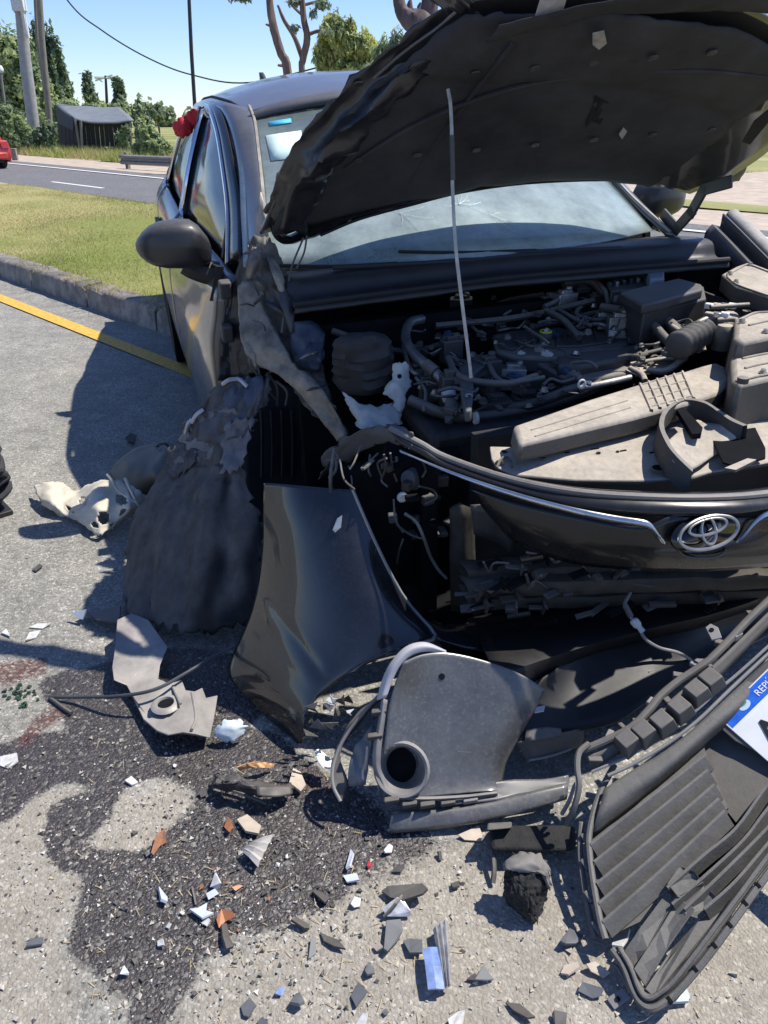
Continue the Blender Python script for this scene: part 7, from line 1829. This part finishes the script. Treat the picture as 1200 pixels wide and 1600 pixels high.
S_ = [  # outline in photo pixels, height, material, name, label
    ([(0, 1182), (26, 1176), (28, 1190), (12, 1200), (0, 1196)], .006, M_sh_w, 'white_chip', 'flat white chip at the left edge below the red stain'),
    ([(195, 1219), (205, 1212), (216, 1222), (206, 1226)], .006, M_sh_w, 'white_chip', 'small white chip on the pale road strip between the stains'),
    ([(370, 1280), (386, 1272), (408, 1290), (404, 1302), (384, 1298)], .012, M_sh_beige, 'beige_scrap', 'pinkish beige torn scrap beside the orange lens piece'),
    ([(352, 1284), (356, 1276), (362, 1290), (356, 1298), (350, 1292)], .012, M_amber, 'orange_lens_piece', 'small orange lens piece left of the beige scrap'),
    ([(236, 1332), (244, 1304), (258, 1294), (260, 1316), (250, 1322), (240, 1336)], .010, M_sh_brown, 'brown_leaf', 'curled reddish brown leaf in the oil stain'),
    ([(452, 1222), (458, 1200), (470, 1206), (478, 1226), (470, 1236)], .014, M_sh_beige, 'beige_scrap', 'pinkish shard standing below the white fragment of the headlamp'),
    ([(248, 1384), (262, 1402), (262, 1408), (252, 1404)], .012, M_sh_c, 'clear_shard', 'bluish clear shard alone in the middle of the oil stain'),
    ([(328, 1386), (336, 1364), (344, 1380), (340, 1388)], .016, M_sh_w, 'white_chip', 'upright white chip, topmost of the white pieces in the oil'),
    ([(322, 1396), (336, 1388), (342, 1396), (326, 1406)], .010, M_sh_c, 'clear_shard', 'clear shard under the upright white chip'),
    ([(296, 1420), (310, 1418), (324, 1410), (322, 1422), (334, 1426), (316, 1434)], .010, M_sh_c, 'clear_shard', 'star shaped clear shard left of the orange piece'),
    ([(314, 1442), (322, 1432), (328, 1436), (322, 1446)], .006, M_sh_w, 'white_chip', 'white chip directly below the star shaped shard'),
    ([(338, 1436), (346, 1420), (362, 1424), (368, 1432), (352, 1440), (342, 1450)], .014, M_amber, 'orange_piece', 'crumpled orange plastic piece in the oil stain'),
    ([(362, 1386), (372, 1382), (380, 1384), (368, 1392)], .008, M_amber, 'orange_chip', 'flat orange chip above the crumpled orange piece'),
    ([(346, 1444), (354, 1442), (358, 1462), (366, 1478), (354, 1482), (348, 1462)], .012, M_sh_b, 'black_stick', 'charred black stick below the orange piece'),
    ([(246, 1470), (254, 1466), (256, 1476), (246, 1478)], .008, M_sh_w, 'white_chip', 'white chip at the lower middle of the oil stain'),
    ([(187, 1522), (194, 1508), (202, 1520), (200, 1524)], .012, M_sh_c, 'clear_shard', 'triangular clear shard at the lower edge of the oil stain'),
    ([(40, 1478), (48, 1466), (68, 1464), (66, 1474)], .006, M_sh_g, 'grey_shard', 'flat dark grey shard on the bare road at lower left'),
    ([(376, 1572), (390, 1558), (400, 1570), (388, 1588), (380, 1586)], .006, M_sh_g, 'grey_shard', 'diamond shaped dark grey shard at the bottom edge'),
    ([(402, 1596), (410, 1588), (418, 1596), (416, 1606), (404, 1606)], .006, M_sh_g, 'grey_shard', 'grey shard cut by the bottom edge beside the diamond'),
    ([(430, 1552), (436, 1542), (446, 1544), (440, 1556)], .008, M_sh_bl, 'blue_chip', 'small pale blue chip above the diamond shaped shard'),
    ([(453, 1565), (462, 1552), (468, 1550), (476, 1564), (468, 1568)], .014, M_sh_g, 'grey_shard', 'bent dark grey shard right of the pale blue chip'),
    ([(500, 1456), (512, 1462), (528, 1468), (540, 1482), (522, 1478), (506, 1470)], .008, M_sh_b, 'black_sliver', 'narrow black blade shaped piece left of the centre bracket'),
    ([(482, 1498), (486, 1466), (494, 1464), (494, 1490)], .006, M_sh_g, 'grey_shard', 'long upright grey shard left of the black blade'),
    ([(455, 1436), (462, 1432), (484, 1444), (484, 1450), (476, 1450)], .012, M_sh_b, 'black_bar', 'short black bar at the border of the oil stain'),
    ([(488, 1392), (494, 1390), (516, 1402), (508, 1410)], .010, M_sh_b, 'black_sliver', 'thin black wedge just above the black bar'),
    ([(596, 1392), (606, 1384), (660, 1380), (668, 1388), (660, 1396), (630, 1406), (610, 1402)], .022, M_sh_b, 'black_bar', 'thick black bar, topmost piece of the centre pile'),
    ([(596, 1420), (620, 1402), (630, 1404), (642, 1424), (640, 1432), (606, 1432)], .016, M_sh_s, 'grey_bracket', 'grey bracket fragment under the thick black bar'),
    ([(600, 1482), (604, 1438), (626, 1436), (630, 1452), (624, 1466), (606, 1486)], .012, M_sh_g, 'grey_shard', 'curved dark shard under the grey bracket fragment'),
    ([(630, 1470), (640, 1466), (660, 1468), (660, 1488), (640, 1488)], .010, M_sh_g, 'square_clip', 'square grey clip with a slot right of the curved shard'),
    ([(582, 1478), (592, 1472), (598, 1480), (588, 1486)], .010, M_sh_beige, 'pale_pebble', 'cream pebble left of the curved shard'),
    ([(548, 1412), (554, 1400), (564, 1404), (562, 1416), (554, 1418)], .010, M_sh_w, 'pale_pebble', 'white pebble between the black bar and the centre pile'),
    ([(570, 1516), (576, 1502), (584, 1512), (586, 1520), (574, 1522)], .010, M_sh_g, 'grey_shard', 'small dark pyramid shard below the cream pebble'),
    ([(548, 1556), (560, 1534), (574, 1548), (556, 1572)], .008, M_sh_g, 'grey_shard', 'grey kite shaped shard near the bottom edge, left of the blue strip'),
    ([(728, 1530), (742, 1520), (750, 1532), (738, 1534)], .008, M_sh_b, 'black_chip', 'black chip overlapped by a grey plate right of the silver strip'),
    ([(742, 1530), (756, 1508), (772, 1530), (760, 1532)], .012, M_sh_g, 'grey_shard', 'grey triangular plate right of the silver strip'),
    ([(540, 1356), (548, 1326), (552, 1332), (546, 1352)], .012, M_sh_c, 'clear_shard', 'thin upright clear sliver above the white pebble'),
    ([(536, 1368), (556, 1364), (562, 1374), (542, 1378)], .008, M_sh_c, 'clear_shard', 'flat clear shard below the thin upright sliver'),
    ([(573, 1352), (578, 1342), (580, 1354), (576, 1358)], .008, mat('red_plastic', (.5, .03, .05), .3), 'red_chip', 'tiny bright red chip beside the bumper corner shadow'),
    ([(600, 1328), (608, 1318), (614, 1322), (612, 1332), (602, 1332)], .010, M_sh_w, 'white_chip', 'white chip just below the bumper lip'),
    ([(704, 1380), (716, 1376), (718, 1384), (708, 1386)], .008, M_sh_b, 'black_chip', 'black chip right of the thick black bar'),
    ([(612, 1362), (620, 1352), (632, 1350), (628, 1362)], .010, M_sh_b, 'black_chip', 'black crumb above the thick black bar'),
    ([(716, 1304), (748, 1290), (754, 1304), (752, 1314), (726, 1312)], .008, M_sh_beige, 'pale_scrap', 'dusty pale scrap lying under the bumper lip'),
    ([(876, 1470), (890, 1450), (914, 1462), (900, 1474), (884, 1474)], .014, M_sh_g, 'grey_shard', 'layered dark shard left of the grille rail'),
    ([(876, 1520), (882, 1508), (902, 1502), (906, 1510), (888, 1522)], .010, M_sh_beige, 'pale_block', 'pale beige block left of the grille corner'),
    ([(903, 1548), (910, 1534), (944, 1544), (940, 1556), (926, 1560)], .010, M_sh_g, 'grey_shard', 'dark slate like shard beside the mount tab of the grille'),
    ([(916, 1506), (930, 1502), (954, 1520), (944, 1528), (924, 1518)], .012, M_sh_beige, 'pale_scrap', 'pale torn scrap under the loose grille strip'),
    ([(956, 1476), (960, 1462), (984, 1450), (980, 1464), (970, 1478)], .020, M_sh_w, 'white_scrap', 'white scrap wedged in the broken grille corner'),
    ([(790, 1566), (812, 1568), (836, 1588), (824, 1590), (802, 1578)], .010, M_sh_b, 'black_sliver', 'black sliver at the bottom edge right of centre'),
    ([(862, 1584), (866, 1578), (886, 1582), (884, 1606), (868, 1606)], .010, M_sh_b, 'black_chip', 'black chip cut by the bottom edge left of the grille corner'),
    ([(1040, 1566), (1052, 1546), (1066, 1528), (1078, 1556), (1076, 1564)], .012, mat('pale_teal', (.42, .50, .50), .5), 'pale_plate', 'pale teal plate poking out from under the grille rim'),
    ([(700, 1592), (716, 1580), (726, 1578), (722, 1600), (704, 1610)], .012, M_sh_w, 'white_chip', 'white chip cut by the bottom edge left of centre right'),
    ([(556, 1600), (566, 1584), (574, 1582), (570, 1604)], .010, M_sh_w, 'white_chip', 'slim white chip cut by the bottom edge near the centre'),
    ([(310, 1236), (322, 1232), (324, 1242), (314, 1246)], .010, M_sh_b, 'black_chip', 'black chip left of the folded black lump'),
    ([(104, 716), (130, 700), (132, 708)], .012, M_sh_b, 'black_chip', None),
    ([(50, 890), (62, 880), (66, 884), (56, 892)], .006, M_sh_b, 'black_chip', 'black chip on the sunlit road left of the liner'),
    ([(45, 980), (58, 974), (80, 974), (66, 982)], .006, M_sh_w, 'white_chip', 'upper of two long pale flakes at the shadow edge'),
    ([(40, 1000), (46, 988), (64, 984), (56, 996)], .006, M_sh_w, 'white_chip', 'lower of two long pale flakes at the shadow edge'),
    ([(2, 988), (10, 982), (16, 994)], .006, M_sh_w, 'white_chip', 'pale flake at the left edge beside the two long flakes'),
    ([(120, 962), (135, 955), (150, 968), (186, 972), (188, 945), (165, 952)], .03, M_sh_b, 'black_scrap', 'black torn scrap at the foot of the felt liner'),
    ([(110, 958), (134, 952), (128, 968)], .03, M_sh_c, 'clear_shard', 'clear shard touching the black torn scrap'),
    ([(195, 684), (204, 676), (214, 680), (210, 692), (200, 690)], .02, M_sh_b, 'black_chip', 'dark chip in the shade above the olive shield'),
    ([(2, 1080), (10, 1074), (10, 1078)], .006, M_sh_b, 'black_chip', 'black chip at the far left beside the green glass'),
]
for i, (px, z, m_, nm, lb) in enumerate(S_):
    if lb is None: continue
    shard(px, z * .55, m_, nm, lb, th=.0035 if z < .012 else .005, tilt=z, seed=i * 1.7)
# the slot of the square clip, stakes standing out of the pile
MB().tube([gr(600, 1432, .01), gr(618, 1412, .03), gr(628, 1400, .02)], .003, 6).build('wire_scrap', M_rubber)
o = COL.objects['wire_scrap']; tag(o, 'thin wire poking out of the grey bracket fragment', 'debris', NB)
o = MB().tube([gr(300, 1386, .004), gr(304, 1404, .006), gr(306, 1414, .004)], .0022, 6).build('wire_scrap', M_rubber); tag(o, 'short black wire left of the upright white chip', 'debris', NB)
o = MB().tube([gr(686, 1330, .012), gr(688, 1344, .003)], .004, 6).build('black_peg', M_sh_b); tag(o, 'small black peg in the shadow line below the bumper lip', 'debris', NB)
# green glass crumbs in a cluster
g_ = MB()
r = random.Random(2)
for i in range(26):
    x, y = 30 + r.gauss(0, 10), 1086 + r.gauss(0, 9)
    c = gr(x, y, .003); a = r.uniform(0, 6.28)
    g_.box(c, r.uniform(.005, .010), r.uniform(.004, .008), .006, np.array([math.cos(a), math.sin(a), 0]), np.array([-math.sin(a), math.cos(a), 0]))
tag(g_.build('glass_cluster', mat('green_glass', (.03, .07, .05), .1, spec=.9), smooth=0), kind='stuff')
# crumbled foam block
fo = []
M_foam = mat('black_foam', (.016, .016, .016), .95, var=.6, vscale=50, bump=1., bscale=120)
M_foam2 = mat('foam_skin', (.13, .125, .12), .9, var=.4, vscale=25, dust=.4)
fb_ = [[(790, 1345, .085), (800, 1336, .095), (828, 1330, .10), (846, 1340, .09), (858, 1350, .08)], [(786, 1366, .075), (800, 1360, .09), (826, 1356, .095), (842, 1356, .09), (860, 1366, .07)], [(784, 1392, .045), (800, 1392, .07), (822, 1396, .075), (838, 1396, .07), (860, 1390, .045)], [(788, 1408, .02), (802, 1418, .03), (820, 1432, .028), (836, 1440, .02), (856, 1402, .012)], [(790, 1412, .0), (804, 1424, .0), (822, 1440, .0), (838, 1446, .0), (856, 1406, .0)]]
foam = MB().sheet([[gr(*p) for p in r_] for r_ in fb_], 8, 8, .007, 60, 3).build('foam_block', M_foam, None, smooth=0, thick=.01)
tag(foam, 'crumbling black foam block on the road below the bumper corner', 'foam block')
MB().sheet([[gr(788, 1343, .092), gr(812, 1333, .105), gr(834, 1331, .106), gr(856, 1346, .088)], [gr(788, 1352, .092), gr(812, 1346, .106), gr(834, 1344, .106), gr(858, 1354, .088)], [gr(800, 1362, .094), gr(814, 1356, .102), gr(838, 1352, .104), gr(861, 1372, .074)], [gr(846, 1362, .09), gr(850, 1366, .088), gr(856, 1372, .08), gr(861, 1392, .05)]], 6, 6, .004, 30, 5, ragged=.008).build('skin', M_foam2, foam, thick=.003)
MB().tube([gr(770, 1330, .03), gr(772, 1360, .02), gr(770, 1380, .008)], .005, 6, 4).build('black_rod', M_plast)
tag(COL.objects['black_rod'], 'bent black rod standing left of the foam block', 'debris', NB)
# supports of the bumper above the foam
sup = MB(); sup.hexa([gr(x, y, z) for z in (.005, .05) for x, y in ((765, 1330), (900, 1330), (900, 1290), (765, 1290))])
tag(sup.build('bumper_absorber', M_foam, bevel=.01), 'black foam absorber lying in the shade under the bumper lip', 'foam block')
q = MB().hexa([gr(x, y, z) for z in (.04, .075) for x, y in ((760, 1298), (800, 1294), (800, 1284), (762, 1286))])
o = q.build('mount_clip', M_plast, bevel=.003); tag(o, 'black mounting clip under the right end of the bumper lip', 'debris', NB)

# nameless small chips: many look alike
kinds = [(M_sh_b, 'black_chip', 'tiny black plastic chip among the glass grit', 'tiny black chips on the road', 40), (M_sh_w, 'white_chip', 'tiny white chip among the glass grit', 'tiny white chips on the road', 20), (M_sh_g, 'grey_chip', 'tiny grey plastic chip among the glass grit', 'tiny grey chips on the road', 34), (M_amber, 'orange_chip', 'tiny orange crumb in the oil stain', 'tiny orange crumbs on the road', 8)]
r = random.Random(77)
for m_, nm, lb, gp_, n in kinds:
    for i in range(n):
        if r.random() < .7: x, y = r.gauss(400, 150), r.gauss(1370, 110)
        else: x, y = r.uniform(20, 900), r.uniform(1180, 1590)
        if x > 880 or x < 5 or y < 1170 or y > 1598: x, y = r.uniform(250, 600), r.uniform(1250, 1550)
        c = gr(x, y, .002); s = r.uniform(.0022, .0055)
        if nm == 'orange_chip': x, y = r.gauss(360, 30), r.gauss(1400, 40); c = gr(x, y, .002)
        k_ = r.randint(3, 5); a = r.uniform(0, 6.28)
        P = [c + np.array([math.cos(a + j * 6.28 / k_) * s * r.uniform(.5, 1.3), math.sin(a + j * 6.28 / k_) * s * r.uniform(.5, 1.3), .0015 + r.uniform(0, .005)]) for j in range(k_)]
        tag(MB().prism(P, .0015).build(nm, m_, smooth=0), lb, 'debris', gp_)
# glass grit and grains: nobody could count them
def grit(name, n, m_, size, fn, seed):
    rr_ = np.random.default_rng(seed)
    base = np.array([[1, 1, 1], [-1, -1, 1], [-1, 1, -1], [1, -1, -1]], float) / 1.7
    V = np.zeros((n, 4, 3)); 
    for i in range(n):
        x, y = fn(rr_)
        c = gr(x, y, 0)
        s = size * rr_.lognormal(0, .45)
        q_ = rr_.normal(0, 1, (3, 3)); q_, _ = np.linalg.qr(q_)
        v = base @ q_ * s * np.array([1, 1, .6])
        v[:, 2] += -v[:, 2].min() * .8
        V[i] = v + c
    mb = MB(); mb.v = V.reshape(-1, 3).tolist()
    mb.f = [tuple(int(i * 4 + k) for k in f) for i in range(n) for f in ((0, 2, 1), (0, 1, 3), (0, 3, 2), (1, 2, 3))]
    me = bpy.data.meshes.new(name); me.from_pydata(mb.v, [], mb.f); me.materials.append(m_)
    o = bpy.data.objects.new(name, me); COL.objects.link(o); tag(o, kind='stuff')
def f_oil(q):
    while True:
        x, y = q.normal(330, 190), q.normal(1370, 130)
        if -20 < x < 1000 and 1130 < y < 1620: return x, y
def f_all(q): return q.uniform(-40, 1250), q.uniform(860, 1640)
grit('glass_grit', 1100, mat('glass_grit', (.50, .50, .48), .25, var=.3, spec=.8), .0017, f_oil, 1)
grit('black_grit', 1500, M_sh_b, .0026, f_oil, 2)
grit('road_grit', 2600, mat('road_stones', (.36, .33, .29), .9, var=.5, vscale=200), .0026, f_all, 3)
def f_dry(q):
    x, y = q.normal(560, 260), q.normal(1480, 90); return x, y
# dry grass stalks
st = MB()
q_ = np.random.default_rng(5)
for i in range(220):
    x, y = f_dry(q_) if i % 2 else f_oil(q_)
    c = gr(x, y, .002); a = q_.uniform(0, 6.28); L_ = q_.uniform(.006, .026)
    d_ = np.array([math.cos(a), math.sin(a), q_.uniform(0, .3)]) * L_; w_ = np.array([-math.sin(a), math.cos(a), 0]) * .0006
    st.add([c - w_, c + w_, c + d_ * .5 + w_ + [0, 0, .001], c + d_, c + d_ * .5 - w_ + [0, 0, .001]], [(0, 1, 2, 3, 4)])
tag(st.build('dry_stalks', mat('dry_straw', (.40, .32, .18), .9, var=.3), smooth=0), kind='stuff')

# ------------------------------------------------------------------ person standing at the left edge, only a trouser cuff and boot in view
pe = thing('person', 'person in dark trousers and dark boots at the left edge', 'person', gr(-8, 780))
def skin(name, verts, edges, rad, m_, parent, sub=2):
    base = root_loc(parent)
    me = bpy.data.meshes.new(name)
    me.from_pydata([tuple(np.array(v) - base) for v in verts], edges, [])
    o = bpy.data.objects.new(name, me); COL.objects.link(o); o.parent = parent
    md = o.modifiers.new('skin', 'SKIN'); md.use_smooth_shade = True
    for i, rr_ in enumerate(rad):
        sv = me.skin_vertices[0].data[i]; sv.radius = rr_ if hasattr(rr_, '__len__') else (rr_, rr_)
        sv.use_root = i == 0
    md = o.modifiers.new('smooth', 'SUBSURF'); md.levels = md.render_levels = sub
    me.materials.append(m_)
    return o
ft = gr(-4, 800)                       # the nearer boot; the person faces away, along the car
_pf, _pl = np.array([-.7, .714, 0]), np.array([-.714, -.7, 0])
def q(x, y, z): return ft + _pf * x + _pl * y + np.array([0, 0, z])
M_skin = mat('skin', (.42, .25, .18), .55, var=.1)
M_jean = mat('dark_trousers', (.030, .031, .036), .9, var=.4, vscale=24, bump=.5, bscale=50)
M_shirt = mat('grey_shirt', (.12, .125, .14), .9, var=.2)
# bare body (head, neck, arms, hands' palms), clothes over it
skin('body', [q(-.12, .16, .98), q(-.12, .16, 1.20), q(-.12, .16, 1.42), q(-.12, .16, 1.54), q(-.11, .14, 1.62), q(-.10, .13, 1.72), q(-.11, -.02, 1.44), q(-.13, -.09, 1.16), q(-.08, -.09, .93), q(-.06, -.08, .86), q(-.11, .34, 1.44), q(-.13, .41, 1.16), q(-.08, .41, .93), q(-.06, .40, .86)],
     [(0, 1), (1, 2), (2, 3), (3, 4), (4, 5), (2, 6), (6, 7), (7, 8), (8, 9), (2, 10), (10, 11), (11, 12), (12, 13)],
     [(.11, .13), (.10, .12), (.11, .14), .055, (.075, .085), (.07, .08), .052, .042, .030, (.018, .036), .052, .042, .030, (.018, .036)], M_skin, pe)
for sg, yy in ((-1, -.08), (1, .40)):
    for j in range(4):
        b0 = q(-.05, yy - .024 + .016 * j, .83)
        MB().tube([b0, b0 + _pf * .008 - [0, 0, .035], b0 + _pf * .004 - [0, 0, .066], b0 - _pf * .008 - [0, 0, .085]], [.0085, .008, .0075, .006], 8, 2).build('finger', M_skin, pe)
    b0 = q(-.04, yy, .87)
    MB().tube([b0, b0 + _pf * .03 - _pl * .01 * sg - [0, 0, .03], b0 + _pf * .035 - _pl * .01 * sg - [0, 0, .06]], [.011, .010, .008], 8, 2).build('thumb', M_skin, pe)
skin('shirt', [q(-.12, .16, .92), q(-.12, .16, 1.2), q(-.12, .16, 1.43), q(-.11, -.02, 1.45), q(-.125, -.07, 1.27), q(-.11, .34, 1.45), q(-.125, .39, 1.27)], [(0, 1), (1, 2), (2, 3), (3, 4), (2, 5), (5, 6)], [(.13, .17), (.125, .16), (.125, .17), .075, .068, .075, .068], M_shirt, pe)
skin('trousers', [q(-.12, .16, .96), q(-.11, .06, .84), q(-.07, .02, .48), q(-.005, .0, .14), q(-.11, .26, .84), q(-.12, .28, .48), q(-.15, .30, .14)], [(0, 1), (1, 2), (2, 3), (0, 4), (4, 5), (5, 6)], [(.13, .15), .095, .07, .055, .095, .07, .055], M_jean, pe)
M_boot = mat('boot_leather', (.02, .02, .022), .45, var=.3, dust=.12)
def boot(o_):
    bo = skin('boot', [o_ + [0, 0, .16], o_ + [0, 0, .06], o_ + _pf * .10 + [0, 0, .055], o_ + _pf * .20 + [0, 0, .042]], [(0, 1), (1, 2), (2, 3)], [(.055, .055), (.052, .05), (.048, .042), (.046, .03)], M_boot, pe)
    MB().prism([o_ + _pf * x + _pl * y + np.array([0, 0, .018]) for x, y in ((-.06, -.035), (.06, -.042), (.16, -.045), (.235, -.03), (.25, 0), (.235, .03), (.16, .045), (.06, .042), (-.06, .035))], .018).build('sole', M_trim, pe, bevel=.003)
boot(q(0, 0, 0)); boot(q(-.14, .30, 0))
# cuff folds over the boot
for i in range(5):
    z = .09 + i * .035
    cx_ = q(-.012 - i * .006, .0, z)
    MB().tube([cx_ + np.array([math.cos(a) * (.050 - .002 * i + .006 * math.sin(3 * a + i)), math.sin(a) * .048, .014 * math.sin(2 * a + i * 1.7)]) for a in np.linspace(0, 6.283, 22)[:-1]], .014, 8, closed=True).build('cuff_fold', M_jean, pe)
hd_ = q(-.085, .13, 1.685)
MB().lathe(hd_ - _pf * .02 - [0, 0, .02], [0, 0, 1], [(0, -.11), (.055, -.10), (.078, -.04), (.088, .03), (.082, .08), (.05, .115), (0, .125)], 20).build('head', M_skin, pe, smooth=180)
MB().lathe(hd_ - _pf * .035, np.array([0, 0, 1]) - _pf * .3, [(.088, .015), (.094, .05), (.085, .09), (.05, .12), (0, .128)], 20).build('hair', M_blk, pe, smooth=180)
MB().prism([hd_ + _pf * .068 + _pl * y + np.array([0, 0, z]) for y, z in ((-.008, .02), (.008, .02), (.014, -.025), (-.014, -.025))], .02, _pf).build('nose', M_skin, pe, bevel=.005)
for y in (-.03, .03):
    MB().lathe(hd_ + _pf * .06 + _pl * y + [0, 0, .022], _pf, [(.011, 0), (.008, .006), (0, .008)], 10).build('eye', M_sh_w, pe)
    MB().lathe(hd_ - _pf * .02 + _pl * y * 2.75, _pl * (1 if y > 0 else -1), [(.028, 0), (.026, .008), (0, .010)], 10).build('ear', M_skin, pe)
MB().box(hd_ + _pf * .062 - [0, 0, .052], .012, .045, .008, _pf, _pl).build('mouth', mat('lips', (.30, .12, .10), .5), pe, bevel=.003)
